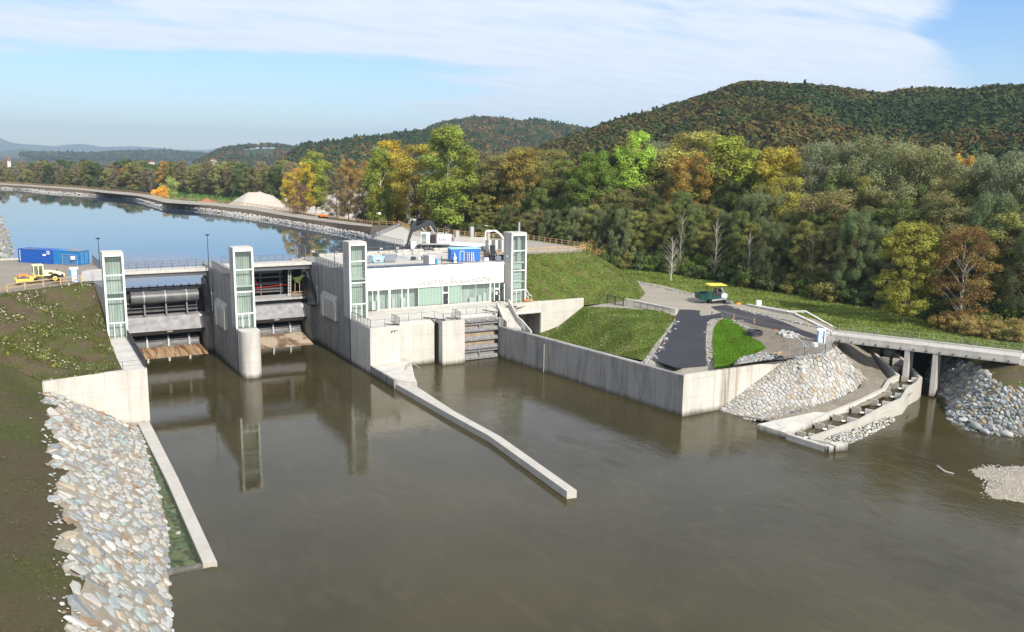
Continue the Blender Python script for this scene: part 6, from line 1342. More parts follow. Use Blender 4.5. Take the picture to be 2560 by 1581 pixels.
def toilet(x, y, z, rz, label):
    t = local_thing('portable_toilet', label, 'portable toilet', x, y, z, rz, 'blue and white portable toilets'); P_(MB().box(-.55, .55, -.55, .55, .1, 2.1), 'cabin', 'white_paint', t, bevel=.03)
    P_(MB().box(-.6, .6, -.6, .6, 0, .12), 'base', 'grey_paint', t); P_(MB().prof([(-.6, 2.1), (-.55, 2.22), (-.2, 2.34), (.2, 2.34), (.55, 2.22), (.6, 2.1)], -.6, .6), 'roof', 'white_paint', t)
    for a, b in ((-.56, -.36), (.36, .56)): P_(MB().box(a, b, -.58, -.55, .15, 2.05), 'corner_panel', 'blue_toilet', t)
    for a, b in ((-.56, -.40), (.40, .56)): P_(MB().box(-.58, -.55, a, b, .15, 2.05), 'corner_panel', 'blue_toilet', t)
    d = P_(MB().box(-.33, .33, -.575, -.55, .18, 2.0), 'door', 'white_paint', t); P_(MB().box(.2, .3, -.6, -.575, 1.0, 1.15), 'handle', 'black', d); P_(MB().box(-.12, .12, -.59, -.576, 1.45, 1.7), 'notice', 'grey_paint', d); return t
toilet(6.75, 153.3, 15, R(-5), 'blue and white portable toilet beside the yellow road roller'); x, y, _ = at(2056, 858.5, 7.2); toilet(x, y+.3, 7.15, R(-58), 'blue and white portable toilet at the near end of the road bridge')
x, y, _ = at(1896, 768, 7); t = local_thing('utility_cabinet', 'small white and red cabinet at the head of the side channel', 'cabinet', x, y, 7, FR); P_(MB().box(-.45, .45, -.4, .4, 0, 1.3), 'body', 'white_paint', t); P_(MB().box(.45, .48, -.4, .4, .1, 1.25), 'side_panel', 'red_paint', t); P_(MB().box(-.35, .35, -.43, -.4, .15, 1.2), 'door', 'grey_paint', t)
# road roller
x, y, _ = at(112, 708, 15); t = local_thing('road_roller', 'yellow single-drum road roller on the gravel yard', 'road roller', x, y, 15, R(6))
P_(MB().tube([(-3.0, -1.0, .72), (-3.0, 1.0, .72)], .72, 28), 'drum', 'steel_grey', t)
fm = MB(); fm.box(-3.95, -2.05, -1.18, -1.02, .45, .95); fm.box(-3.95, -2.05, 1.02, 1.18, .45, .95); fm.box(-4.05, -3.85, -1.18, 1.18, .4, .95); fm.box(-2.15, -1.6, -1.1, 1.1, .45, 1.15); P_(fm, 'drum_frame', 'yellow_paint', t, bevel=.03)
P_(MB().prof([(-.8, 1.15), (-.75, 1.55), (.75, 1.55), (.8, 1.15)], -3.6, -2.3), 'drum_cover', 'orange_paint', t); P_(MB().box(-1.7, -.9, -.35, .35, .45, .95), 'articulation', 'steel_dark', t)
P_(MB().prism([(-1.3, -.95), (2.6, -.95), (2.6, .95), (-1.3, .95)], .85, 1.25), 'chassis', 'steel_dark', t)
P_(MB().profy([(-.2, 1.2), (-.2, 2.0), (.9, 1.95), (2.3, 1.65), (2.85, 1.35), (2.8, 1.0), (1.2, 1.1)], -.85, .85), 'engine_hood', 'cream_paint', t, bevel=.05)
P_(MB().box(.5, 1.1, -.88, -.85, 1.5, 1.75), 'grille', 'black', t); P_(MB().box(2.3, 2.6, -.88, -.85, 1.15, 1.4), 'grille', 'black', t)
P_(MB().box(-1.55, -.15, -.95, .95, 1.0, 1.35), 'cab_floor', 'yellow_paint', t)
cb = MB()
for a in (-1.5, -.85, -.2):
    for b in (-.88, .88): cb.box(a-.05, a+.05, b-.05, b+.05, 1.35, 2.85)
cab = P_(cb, 'cab_frame', 'cream_paint', t); P_(MB().box(-1.6, -.1, -.95, .95, 2.82, 2.98), 'cab_roof', 'cream_paint', t, bevel=.03)
g = MB(); g.box(-1.47, -.23, -.87, -.86, 1.4, 2.8); g.box(-1.47, -.23, .86, .87, 1.4, 2.8); g.box(-1.53, -1.52, -.85, .85, 1.4, 2.8); P_(g, 'cab_window', 'glass', t); P_(MB().box(-.9, -.4, -.3, .3, 1.35, 2.1), 'seat', 'black', t); P_(MB().box(-.3, -.2, -.8, .8, 1.35, 2.8), 'cab_back', 'cream_paint', t)
for b0, b1 in ((-1.1, -.6), (.6, 1.1)):
    wl_ = P_(MB().tube([(1.35, b0, .78), (1.35, b1, .78)], .78, 24), 'wheel', 'rubber', t); P_(MB().tube([(1.35, b0-.02, .78), (1.35, b1+.02, .78)], .34, 16), 'rim', 'yellow_paint', wl_); P_(MB().tube([(1.35, b0-.04, .78), (1.35, b1+.04, .78)], .14, 12), 'hub', 'black', wl_)
sh = P_(MB().tube([(1.9, .3, 1.7), (1.9, .3, 2.15)], .06, 8), 'exhaust', 'steel_dark', t)
# timber fences
tf = [at(-60, 752, 15)[:2], at(18, 731, 15)[:2], at(63, 723, 15)[:2], at(109, 718, 15)[:2], at(152, 713, 15)[:2], at(203, 707, 15)[:2]]
timber_fence('timber_fence', 'rough timber post and rail fence along the edge of the gravel yard on the left', [(x, y, 15) for x, y in tf], 1.15, 2.6)
railing('railing', 'thin grey railing from the end of the timber fence to the first stair tower', [(7.3, 151.9, 15), (9.5, 151.9, 15), (9.6, 160, 15)], 1.1, 1.5, m='galvanised', rails=(1., .5), r=.014)
TFp = [(101, 250, 15), (96.5, 231, 15), (100.4, 216, 15), (102.8, 201.5, 15), (112, 190, 15), (113.1, 176, 15), (113.2, 168, 15), (111.2, 163.3, 15), (108.5, 161.4, 15), (105.2, 160.8, 15), (94.8, 161.4, 15), (85, 161.2, 15)]
timber_fence('timber_fence', 'long light timber post and rail fence curving round the top of the grass bank', TFp, 1.25, 2.5)
fd = sf+[(99.8, 245, 15.0)]; timber_fence('timber_fence', 'endless timber post and rail fence along the far side of the dike road', [(p[0], p[1], p[2]) for p in fd], 1.2, 3.0, maxposts=95, m='timber')
# compact vehicle on the dike road
x, y, _ = at(808, 546, 13.5); t = local_thing('compact_roller', 'small orange work vehicle standing on the dike road', 'work vehicle', x, y, 13.5, R(-60)); P_(MB().box(-1.5, 1.5, -.7, .7, .6, 1.3), 'body', 'orange_paint', t); P_(MB().box(-.6, .5, -.6, .6, 1.3, 2.4), 'cab', 'glass', t); P_(MB().box(-.7, .6, -.7, .7, 2.35, 2.5), 'roof', 'white_paint', t)
for a in (-1.1, 1.1): P_(MB().tube([(a, -.75, .45), (a, .75, .45)], .45, 14), 'wheel', 'rubber', t)
# excavator
x, y, _ = at(1066, 622, 15.2); t = local_thing('excavator', 'big excavator with a folded dark grey boom and a white counterweight reading kühz', 'excavator', x, y, 15.0, FR); t.scale = (1.1, 1.1, 1.1)
for b0, b1 in ((-1.5, -.9), (.9, 1.5)):
    tr = P_(MB().profy([(-2.3, .45), (-1.9, 0), (2.1, 0), (2.5, .45), (2.1, .9), (-1.9, .9)], b0, b1), 'track', 'rubber', t, bevel=.04)
    for a in (-1.9, -.9, .1, 1.1, 2.1): P_(MB().tube([(a, b0-.03, .42), (a, b0+.05, .42)], .3, 12), 'track_roller', 'steel_grey', tr)
P_(MB().box(-1.2, 1.4, -1.0, 1.0, .4, 1.1), 'undercarriage', 'steel_dark', t); P_(MB().box(-1.0, 4.8, -1.35, 1.35, 1.1, 1.4), 'deck', 'steel_light', t)
cw = P_(MB().box(2.2, 5.0, -1.38, 1.38, 1.35, 3.1), 'counterweight_body', 'white_paint', t, bevel=.08)
o = text_mesh('kühz', .95, .03, 'black', t, 'lettering', 1.35); o.rotation_euler = (R(90), 0, 0); o.location = (2.75, -1.40, 1.95)
for zz in (1.8, 2.1, 2.4): P_(MB().box(5.0, 5.7, -1.3, -1.2, zz, zz+.07), 'step_rail', 'steel_dark', t)
P_(MB().box(1.95, 2.2, -1.3, 1.3, 1.4, 3.0), 'radiator_door', 'rust', t); hr = MB()
for a, b in ((2.6, 2.6), (3.6, 3.6)): hr.beam((a, -1.2, 3.1), (a, -1.2, 3.55), .06, .06)
hr.beam((2.6, -1.2, 3.55), (3.6, -1.2, 3.55), .06, .06); P_(hr, 'hand_rail', 'white_paint', t); P_(MB().tube([(4.0, .4, 3.1), (4.0, .4, 3.6)], .14, 10), 'exhaust', 'galvanised', t)
cbm = MB()
for a in (-.9, .15, .75):
    for b in (-1.3, -.15): cbm.box(a-.05, a+.05, b-.05, b+.05, 1.4, 3.35)
P_(cbm, 'cab_frame', 'white_paint', t); P_(MB().box(-1.0, .8, -1.38, -.1, 3.3, 3.5), 'cab_roof', 'white_paint', t, bevel=.04); P_(MB().box(-.9, .75, -1.3, -1.28, 1.5, 3.25), 'cab_window', 'glass', t); P_(MB().box(-.93, -.9, -1.3, -.15, 1.5, 3.25), 'cab_window', 'glass', t); P_(MB().box(.1, .75, -1.36, -1.3, 1.4, 3.2), 'cab_door', 'white_paint', t)
P_(MB().box(.9, 1.9, -1.3, 1.3, 1.4, 3.0), 'engine_bay', 'steel_dark', t)
bm = MB().profy([(1.5, 3.3), (2.2, 3.9), (1.1, 5.7), (.1, 5.9), (-2.6, 4.3), (-2.9, 3.9), (-2.4, 3.5), (-.1, 4.75), (.5, 4.6)], .1, .75); P_(bm, 'boom', 'boom_grey', t, bevel=.03)
P_(MB().profy([(-2.55, 6.0), (-2.0, 5.9), (-2.4, 4.3), (-3.1, 2.6), (-3.75, 1.0), (-4.1, 1.0), (-3.7, 2.8), (-3.2, 4.2)], .15, .7), 'stick', 'boom_grey', t, bevel=.03)
P_(MB().tube([(-2.3, .42, 5.2), (0, .42, 6.0)], .10, 8), 'hydraulic_cylinder', 'steel_dark', t); P_(MB().tube([(-.3, -.05, 3.7), (-.9, -.05, 4.4)], .1, 8), 'hydraulic_cylinder', 'galvanised', t); P_(MB().tube([(1.6, -.05, 3.4), (.7, -.05, 4.8)], .12, 8), 'hydraulic_cylinder', 'galvanised', t)
P_(MB().box(-2.7, -2.1, .1, .75, 5.75, 6.2), 'stick_head', 'steel_light', t); P_(MB().profy([(-4.3, 1.0), (-3.6, 1.0), (-3.3, .4), (-3.8, 0), (-4.5, .3)], -.2, 1.1), 'bucket', 'steel_dark', t)
# things on the power station deck
a = Vector(at(1123.5, 655.5, 15.2)); b = Vector(at(1197, 646, 15.2)); rz = math.atan2(153.2-152.86, 6.0)
t = local_thing('site_cabin', 'blue site cabin with a door, standing on the deck of the power station', 'site cabin', 72.4, 152.3, 15.22, R(-10)); L, w, h = 5.9, 2.6, 2.65
P_(MB().box(0, L, 0, w, .08, h-.15), 'wall', 'blue_site', t, bevel=.05); P_(MB().profy([(-.12, h-.15), (-.05, h+.02), (L+.05, h+.02), (L+.12, h-.15)], -.1, w+.1), 'roof', 'light_blue', t)
df = MB(); df.box(1.75, 1.83, -.03, 0, .1, 2.15); df.box(2.57, 2.65, -.03, 0, .1, 2.15); df.box(1.75, 2.65, -.03, 0, 2.07, 2.15); P_(df, 'door_frame', 'white_paint', t); P_(MB().box(1.84, 2.56, -.02, 0, .1, 2.07), 'door', 'blue_site', t)
P_(MB().box(-.03, 0, .7, 1.5, .8, 2.1), 'window', 'blue_dark', t)
def step_ladder(x, y, m, label):
    t = thing('step_ladder', label, 'ladder', (x, y, 15.22), group='ladders at the blue cabin'); 
    for a in (0, .55): MB().beam((x+a, y, 15.22), (x+a*.85+.04, y+.25, 17.1), .07, .05).build('side_rail', m, t)
    for k in range(6): MB().box(x+.03, x+.52, y+.03+k*.035, y+.10+k*.035, 15.5+k*.29, 15.55+k*.29).build('rung', m, t)
step_ladder(75.4, 151.25, 'yellow_paint', 'yellow step ladder leaning against the blue site cabin'); step_ladder(76.25, 151.1, 'white_paint', 'white step ladder leaning on the blue site cabin, right of the yellow one')
t = thing('gas_bottle', 'white rolled sheeting with a pointed end leaning at the blue cabin', 'roll', (72.9, 151.6, 15.22)); MB().tube([(72.9, 151.6, 15.2), (72.9, 151.6, 16.2), (72.9, 151.7, 16.4), (72.85, 151.8, 17.1)], [.33, .33, .12, .08], 12).build('roll', 'white_paint', t); t.name = 'sheet_roll'
def skip(x, y, rz, m, label, s=1.):
    t = local_thing('skip', label, 'skip', x, y, 15.21, rz, 'skips on the power station deck'); m_ = MB(); a = 1.25*s; v = [(-a*.7, -.6, .1), (a*.7, -.6, .1), (a*.7, .6, .1), (-a*.7, .6, .1), (-a, -.8, 1.35*s), (a, -.8, 1.35*s), (a, .8, 1.35*s), (-a, .8, 1.35*s)]
    m_.add(v, [(3, 2, 1, 0), (0, 1, 5, 4), (1, 2, 6, 5), (2, 3, 7, 6), (3, 0, 4, 7)]); o = P_(m_, 'tub', m, t); md = o.modifiers.new('thickness', 'SOLIDIFY'); md.thickness = .05; P_(MB().box(-a*.8, a*.8, -.6, .6, .9*s, 1.0*s), 'contents', 'tool_dark', t); return t
tk = skip(59.2, 157.3, R(-12), 'light_blue', 'light blue skip with white and red lettering on the power station deck'); P_(MB().box(-.6, .7, -.80, -.77, .85, 1.0), 'lettering', 'white_paint', tk); P_(MB().box(-.35, .35, -.78, -.75, .4, .62), 'lettering', 'red_paint', tk)
skip(61.7, 157.4, R(-14), 'sheet_grey', 'dark grey skip just right of the light blue one', 1.1); skip(56.9, 157.6, R(-8), 'sheet_grey', 'dark grey skip half hidden behind the stair tower, left of the light blue one')
def clutter(name, label, cat, x, y, parts):
    t = thing(name, label, cat, (x, y, 15.21))
    for n, m, q in parts: MB().box(x+q[0], x+q[1], y+q[2], y+q[3], 15.21+q[4], 15.21+q[5]).build(n, m, t)
    return t
clutter('pallet', 'pallet with a heap of dark bags near the front edge of the deck', 'pallet', 67.6, 158.0, [('boards', 'timber_old', (-1.2, 1.2, -.5, .5, 0, .15)), ('bag', 'plastic_dark', (-1.1, -.4, -.4, .4, .15, .75)), ('bag', 'sheet_grey', (-.35, .3, -.4, .3, .15, .6)), ('bag', 'white_paint', (.3, .7, -.4, .2, .15, .65)), ('bag', 'plastic_dark', (.72, 1.15, -.3, .4, .15, .7))])
clutter('switch_cabinet', 'grey control cabinets standing together at the front edge of the deck', 'cabinet', 66.6, 150.2, [('cabinet', 'sheet_grey', (-.9, -.2, -.4, .3, 0, 1.9)), ('cabinet', 'grey_paint', (.0, 1.3, -.3, .3, .05, 1.8)), ('door', 'steel_grey', (-.85, -.25, -.43, -.4, .1, 1.8)), ('pump', 'blue_toilet', (1.4, 1.75, -.4, .1, 0, 1.1)), ('plinth', 'steel_dark', (-1.2, 1.4, -.5, .4, 0, .12))])
clutter('grating', 'dark steel frame standing right of the grey control cabinets', 'frame', 69.4, 150.2, [('post', 'steel_dark', (0, .1, 0, .1, 0, 1.5)), ('post', 'steel_dark', (3.2, 3.3, 0, .1, 0, 1.2)), ('beam', 'steel_dark', (0, 3.3, 0, .1, .55, .75)), ('bar', 'steel_dark', (0, 4.3, -.5, -.4, 0, .12))])
t = thing('steel_sheets', 'stack of pale steel sheets with timber lagging behind the grey skip', 'steel sheets', (62.5, 164, 15.2)); MB().prism([(60.5, 160.5), (66.5, 159.5), (67.5, 164.5), (63, 167)], 15.21, 15.45).build('sheets', 'galvanised', t)
for k in range(4): MB().beam((60.2+k*.8, 162.3+k*.9, 15.5), (61.4+k*.9, 163.4+k*.9, 15.95), .22, .22).build('timber', 'timber', t)
kn = 0
for x0, x1, y, z1, lab in ((52, 58, 171.3, 15.75, 'row beside the lamp at the left'), (61, 68.5, 171.4, 15.8, 'rear row left of the excavator'), (68.8, 74.8, 171.2, 15.9, 'rear row below the excavator'), (63, 70.8, 168.2, 15.55, 'front row left of the excavator'), (71, 77.6, 168.0, 15.65, 'front row behind the blue cabin'), (77, 83.5, 170.6, 16.0, 'row right of the excavator')):
    t = thing('concrete_barrier', 'low concrete barrier beam with round holes, %s' % lab, 'barrier', (x0, y, 15.2), group='concrete beams on the deck'); MB().box(x0, x1, y, y+.6, 15.2, z1).build('beam', 'concrete_light', t); MB().box(x0, x1, y-.35, y, 15.2, z1-.25).build('foot', 'concrete', t)
    for k in range(int((x1-x0)/2.4)): MB().tube([(x0+1.2+k*2.4, y-.03, z1-.22), (x0+1.2+k*2.4, y+.05, z1-.22)], .13, 10).build('hole', 'black', t)
railing('railing', 'thin wire railing along the front edge of the power station roof', [(51.4, 147.5, 15.3), (66, 147.5, 15.3)], 1.0, 1.8, m='galvanised', rails=(1., .5), r=.010, post_w=.03)
t = railing('warning_barrier', 'thin wire barrier with small red and white boards along the intake edge of the deck', [(50, 170.2, 15.2), (75.5, 170.2, 15.2)], 1.6, 3.6, m='galvanised', rails=(1., .6), r=.010, post_w=.05, cat='barrier')
for x in (50.2, 57.3, 64.6, 68.2, 71.8): MB().box(x, x+.5, 170.1, 170.14, 16.35, 16.6).build('warning_board', 'white_paint', t); MB().box(x+.17, x+.34, 170.08, 170.12, 16.35, 16.6).build('warning_stripe', 'red_paint', t)
t = thing('rubble', 'small pile of pale debris with upright sticks at the end of the right weir bridge', 'debris', (46.5, 167.5, 15.1))
for k in range(14): a = RNG.uniform(0, 6.28); r_ = RNG.uniform(0, 1.6); MB().beam((46.5+r_*math.cos(a), 167.3+.35*r_*math.sin(a), 15.15), (46.5+r_*math.cos(a)+RNG.uniform(.2, .6), 167.3+.35*r_*math.sin(a), 15.35+RNG.uniform(0, .2)), .25, .22).build('lump', 'stone_pale' if False else 'bark_pale', t)
for x, h_ in ((45.2, 1.3), (46.4, 2.6), (48.0, 2.2)): MB().beam((x, 167.4, 15.1), (x+.1, 167.4, 15.1+h_), .07, .07).build('stick', 'timber_old', t)
# lorry crane and steelwork behind the blue cabin
t = thing('lorry_crane', 'small white folding crane with red joints beside the tall right stair tower', 'crane', (94, 178, 15)); J_ = [(93.4, 178.0, 15.2), (93.4, 178.0, 18.6), (95.3, 176.9, 18.9), (96.2, 176.4, 18.2), (97.4, 175.7, 16.6)]
MB().tube(J_[:2], .12, 8).build('column', 'white_paint', t); MB().beam(J_[1], J_[2], .2, .32).build('boom', 'white_paint', t); MB().beam(J_[2], J_[3], .24, .4).build('boom', 'white_paint', t); MB().beam(J_[3], J_[4], .28, .35).build('boom', 'white_paint', t)
MB().tube([J_[1], (94.8, 177.2, 18.0), (96.0, 176.5, 17.4)], .07, 6).build('hydraulic_ram', 'steel_dark', t); MB().box(97.2, 97.7, 175.4, 175.8, 16.3, 17.0).build('joint', 'red_paint', t); MB().box(93.2, 93.7, 177.8, 178.2, 15.2, 15.7).build('joint', 'red_paint', t)
t = thing('steel_trestle', 'tangle of dark steel trestles and machine parts right of the blue cabin', 'steelwork', (82, 154, 15.2))
for k in range(26):
    p = Vector((RNG.uniform(79, 84.3), RNG.uniform(151.5, 158), 15.25+RNG.uniform(0, .9))); q = p+Vector((RNG.uniform(-1.6, 1.6), RNG.uniform(-1, 1), RNG.uniform(-.2, 1.5))); q.x = min(84.2, q.x); MB().beam(p, q, .12, .16).build('bar', random.choice(['steel_dark', 'steel_dark', 'steel_grey', 'galvanised', 'rust']), t)
for x, y, m, z in ((79.4, 151.6, 'white_paint', .6), (80.6, 151.3, 'tool_dark', .7), (82.0, 151.2, 'white_paint', .75), (83.2, 151.8, 'tool_dark', 1.0), (81.2, 154.6, 'steel_grey', 1.9), (83.0, 155.6, 'steel_dark', 2.6)): MB().box(x, x+.9, y, y+.7, 15.22, 15.22+z).build('machine_part', m, t)
t = thing('steel_container', 'long low dark blue-grey steel form with a white rim behind the blue cabin', 'steel form', (84, 176, 15)); MB().prism([(79.5, 178.5), (84.2, 184), (91.5, 172.5), (87.5, 169.5)], 15, 16.1).build('side', 'sheet_grey', t); MB().prism([(79.3, 178.4), (84.2, 184.3), (91.8, 172.5), (87.5, 169.2)], 16.1, 16.25).build('rim', 'white_paint', t)
t = thing('formwork_frame', 'row of upright grey formwork panels beside the small crane', 'formwork', (90, 166, 15))
for k in range(6): MB().box(88.2+k*.75, 88.8+k*.75, 168-k*.1, 168.15-k*.1, 15, 17.6).build('panel', 'grey_paint' if k % 2 else 'steel_grey', t)
t = thing('white_box', 'white tank beside the bucket of the excavator', 'tank', (at(1027, 620, 15.2)[0], at(1027, 620, 15.2)[1], 15.2)); v = t.location; MB().box(v.x-.6, v.x+.6, v.y-1.6, v.y-.5, 15.2, 16.7).build('tank', 'white_paint', t); MB().box(v.x-.62, v.x+.62, v.y-1.62, v.y-.48, 16.7, 16.8).build('lid', 'grey_paint', t)
# heap of orange debris at the foot of the tall tower
t = thing('timber_pile', 'small heap of orange boards and bags at the foot of the tall right stair tower', 'debris', (84.6, 144.3, 7.7))
for k in range(9): x = 83.4+RNG.uniform(0, 2.0); y = 143.9+RNG.uniform(0, .4); MB().beam((x, y, 7.8+RNG.uniform(0, .4)), (x+RNG.uniform(.4, .9), y+.1, 7.85+RNG.uniform(0, .5)), .25, .2).build('board', random.choice(['timber', 'orange_paint', 'timber', 'timber_old']), t)
# paver
x, y, _ = at(1790, 757, 7.0); t = local_thing('paver', 'green asphalt paver with a yellow canopy at the end of the fresh asphalt', 'asphalt paver', x, y, 7.05, FR+R(8))
for b0, b1 in ((-1.15, -.75), (.75, 1.15)): P_(MB().profy([(-2.0, .4), (-1.6, 0), (1.0, 0), (1.4, .4), (1.0, .75), (-1.6, .75)], b0, b1), 'track', 'rubber', t)
P_(MB().box(-1.7, 1.3, -1.1, 1.1, .7, 1.5), 'chassis', 'green_paint', t); hp = MB(); hp.add([(-2.4, -1.1, .5), (-3.9, -1.6, .9), (-3.9, -1.7, 2.0), (-2.3, -1.5, 2.1), (-2.4, 1.1, .5), (-3.9, 1.6, .9), (-3.9, 1.7, 2.0), (-2.3, 1.5, 2.1)], [(0, 1, 2, 3), (7, 6, 5, 4), (0, 4, 5, 1), (1, 5, 6, 2), (0, 3, 7, 4)]); o = P_(hp, 'hopper', 'green_paint', t); md = o.modifiers.new('thickness', 'SOLIDIFY'); md.thickness = .08
P_(MB().box(-2.3, -1.2, -1.2, 1.2, .8, 2.2), 'front_bulkhead', 'green_paint', t); P_(MB().box(-1.1, .5, -1.15, 1.15, 1.5, 2.1), 'engine_cover', 'steel_dark', t); P_(MB().box(-.2, 1.3, -1.25, 1.2, 2.1, 2.2), 'operator_platform', 'steel_grey', t)
for a in (-1.6, 1.3):
    for b in (-1.05, 1.05): P_(MB().box(a-.05, a+.05, b-.05, b+.05, 2.1, 3.6), 'canopy_post', 'rail_dark', t)
P_(MB().profy([(-2.0, 3.58), (-1.7, 3.78), (1.4, 3.78), (1.75, 3.55)], -1.4, 1.4), 'canopy', 'roof_yellow', t, bevel=.04)
for b in (-.8, .35): s = P_(MB().box(.2, .75, b, b+.5, 2.2, 2.75), 'seat', 'black', t); P_(MB().box(.7, .82, b, b+.5, 2.7, 3.2), 'backrest', 'grey_paint', s)
P_(MB().box(-.3, -.05, -.9, .9, 2.2, 2.9), 'control_panel', 'steel_grey', t); P_(MB().box(.6, 1.75, -1.35, .6, 1.2, 1.95), 'rear_panel', 'white_paint', t); P_(MB().tube([(1.2, -.2, 2.3), (1.2, .5, 3.2)], .14, 8), 'exhaust', 'galvanised', t)
P_(MB().box(1.3, 2.3, -2.2, 2.2, .12, .75), 'screed', 'steel_grey', t, bevel=.04); P_(MB().box(1.6, 2.9, -2.2, 2.2, .35, .45), 'walkway', 'bark_pale', t); P_(MB().box(2.1, 2.35, 1.7, 2.2, 1.1, 1.9), 'side_box', 'white_paint', t); P_(MB().beam((-1.4, -1.35, .6), (1.6, -1.4, 1.0), .12, .3), 'tow_arm', 'galvanised', t); P_(MB().beam((2.2, 1.6, .7), (2.1, 1.9, 1.4), .08, .08), 'post', 'steel_grey', t)
# small things along the road and on the rubble ground
for i, (px, py, lab) in enumerate(((1846, 761, 'left of the small cabinet'), (1937, 827, 'on the rubble edge of the main asphalt road'))):
    x, y, _ = at(px, py, 6.95); t = thing('traffic_cones', 'orange plastic bag lying %s' % lab, 'bag', (x, y, 6.95), group='orange bags beside the road'); v, F = icosphere(); me = raw_mesh('bag', v*np.array([.75, .4, .35 if i == 0 else .14])*RNG.uniform(.75, 1.2, (len(v), 1)), 'orange_paint', faces=F); obj_of(me, 'bag', t); t.name = 'plastic_bag'
for i, (px, py, zz) in enumerate(((1896, 781, 7), (1973, 797, 7), (2015, 809, 7.1), (1834, 800, 6.7), (1885, 810, 6.9))):
    x, y, _ = at(px, py, zz); g = MB().box(x-.06, x+.06, y-.06, y+.06, zz-.1, zz+1.0).build('survey_stake', 'timber'); rebase(g)
    tag(g, ['wooden survey stake below the small white cabinet', 'wooden survey stake beside the middle of the side channel', 'wooden survey stake nearest the road bridge', 'wooden survey stake on the left above the bright green grass', 'wooden survey stake between the bright green grass and the main asphalt road'][i], 'stake', 'wooden survey stakes')
for px, py, h_, lab in ((1779, 800, 1.7, 'dark steel pole between the two asphalt lanes'), (1812, 797, 1.1, 'short grey pole at the tip of the bright green grass')):
    x, y, _ = at(px, py, 6.6); g = MB().tube([(x, y, 6.4), (x, y, 6.5+h_)], .07, 8).build('pole', 'rail_dark'); rebase(g); tag(g, lab, 'pole')
x, y, _ = at(1886, 842, 6.6); t = thing('cable_coil', 'black coiled plastic pipe lying at the corner of the bright green grass', 'pipe coil', (x, y, 6.8))
for k in range(6):
    r0 = 1.35-.05*(k % 3); pts = [(x+r0*math.cos(a), y+r0*.9*math.sin(a), 6.95+.13*k+.05*math.sin(a*2+k)) for a in np.linspace(0, 6.283, 25)]; MB().tube(pts, .075, 6, cap=False).build('pipe_loop', 'plastic_dark', t)
x, y, _ = at(1946, 898, 6.0); t = thing('cable_coil', 'small black coil lying on top of the tailrace wall', 'pipe coil', (x, y, 6.0))
for k in range(4): r0 = .8-.06*k; MB().tube([(x+r0*math.cos(a), y+r0*math.sin(a), 6.05+.1*k) for a in np.linspace(0, 6.283, 19)], .08, 6, cap=False).build('pipe_loop', 'plastic_dark', t)
t = thing('pipe_stack', 'stack of grey pipes and poles lying left of the toilet at the bridge', 'pipe stack', at(2010, 852, 6.95))
for k in range(9):
    a = at(1986+k*5.2, 842+(k % 3)*2-k*.6, 7.05+(k % 2)*.15); b = at(2012+k*3.6, 868-(k % 3)*1.5-k*.8, 7.05+(k % 2)*.15); MB().tube([a, b], .10, 7).build('pipe', random.choice(['galvanised', 'bark_pale', 'timber_old', 'grey_paint']), t)
x, y, _ = at(2037, 868, 7.1); g = MB().box(x-.35, x+.35, y-.3, y+.3, 7.0, 7.75).build('box', 'white_paint'); rebase(g); tag(g, 'white plastic box in front of the pipe stack', 'box')
rub = TIN([at(1943, 838, 6.9), at(1960, 831, 6.9), at(1985, 838, 6.95), at(1996, 846, 6.95), at(1980, 850, 6.95), at(1955, 846, 6.9)]); A, S, N = scatter(rub, 120, .3, 1.0, .6); A[:, 2] += RNG.uniform(0, .45, len(A)); o = stones('rubble_heap', 'stone_pale', A, S, N, flat=.7)
rub = TIN([at(1835, 917, 6.0), at(1850, 898, 6.1), at(1900, 884, 6.4), at(1950, 888, 6.3), at(1958, 896, 6.0), at(1900, 906, 5.95)]); A, S, N = scatter(rub, 330, .15, .6, .7); stones('gravel_stones', 'stone_grey', A+np.array([0, 0, .18]), S, N, flat=.6)
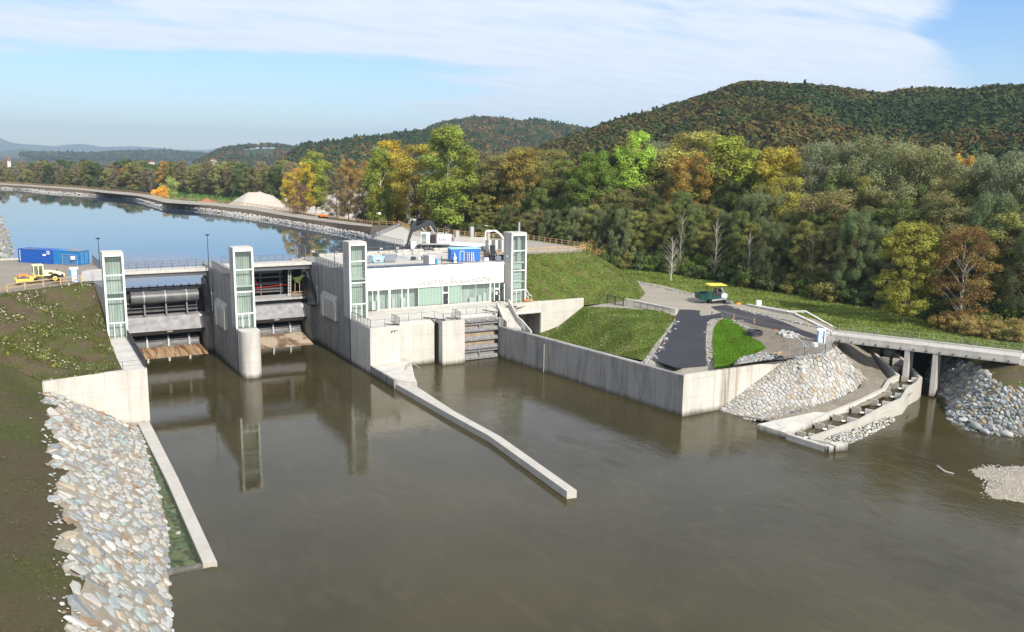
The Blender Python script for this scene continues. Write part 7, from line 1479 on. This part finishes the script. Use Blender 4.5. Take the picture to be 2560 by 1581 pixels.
for px0, py0, px1, py1, n_ in ((1830, 770, 2050, 820, 150), (1790, 800, 1860, 806, 30), (1575, 702, 1735, 738, 70), (1771, 808, 1774, 915, 45), (1634, 898, 1690, 800, 60), (1840, 808, 1880, 826, 50)):
    c, s, n = [], [], []
    for k in range(n_):
        f = RNG.uniform(0, 1); q = at(px0+(px1-px0)*f+RNG.normal()*1.5, py0+(py1-py0)*f+RNG.normal()*1.5, 6.0); w = R1.z([q[0]*1.0], [q[1]])[0]
        z = 6.9 if math.isnan(w) else w
        for _k in range(4):
            q = at(px0+(px1-px0)*f, py0+(py1-py0)*f, z); w = R1.z([q[0]], [q[1]])[0]; z = z if math.isnan(w) else w
        c.append((q[0]+RNG.normal()*.35, q[1]+RNG.normal()*.35, z+.1)); s.append(RNG.uniform(.15, .65)); n.append((0, 0, 1))
    stones('roadside_stones', 'stone_grey', c, s, n, flat=.6)
p0 = at(1972, 898, 6.3); p1 = at(2010, 894, 6.7); p2 = at(2062, 889, 7.1); site_fence(p0, p1, 6.4, 1.7, 'open mesh fence panel leaning above the stone cone beside the small black coil', 'mesh fence panels above the stone cone', .3); site_fence(p1, p2, 6.8, 1.7, 'green tinted mesh fence panel above the stone cone just below the toilet', 'mesh fence panels above the stone cone', .35); p3 = at(2078, 872, 7.2); site_fence(p2, p3, 7.15, 2.0, 'upright mesh fence panel at the corner by the toilet and the bridge')
g = MB().beam(at(1942, 882, 6.7), at(1965, 890, 6.7), .25, .08).build('plank', 'timber'); g2 = MB().beam(at(1955, 880, 6.7), at(1930, 884, 6.7), .22, .08).build('plank', 'timber'); rebase(g); rebase(g2)
tag(g, 'loose plank on the rubble beside the small black coil, the lower one', 'plank', 'loose planks'); tag(g2, 'loose plank on the rubble beside the small black coil, the upper one', 'plank', 'loose planks')
t = thing('driftwood', 'pale branch stranded in the shallows left of the gravel bar', 'driftwood', at(2355, 1175, 0)); a, b, c = at(2343, 1166, .05), at(2362, 1180, .12), at(2385, 1185, .05); MB().tube([a, b, c], [.12, .16, .08], 6).build('branch', 'bark_pale', t)
t = thing('dead_wood', 'fallen dead branches lying at the edge of the wood in the meadow', 'branches', at(2245, 785, 7.0))
for k in range(7): a = at(2235+k*6, 782+k, 7.0); MB().tube([a, (a[0]+RNG.uniform(-1, 2), a[1]+RNG.uniform(-1, 1), 7.5)], [.10, .04], 5).build('branch', 'rust', t)
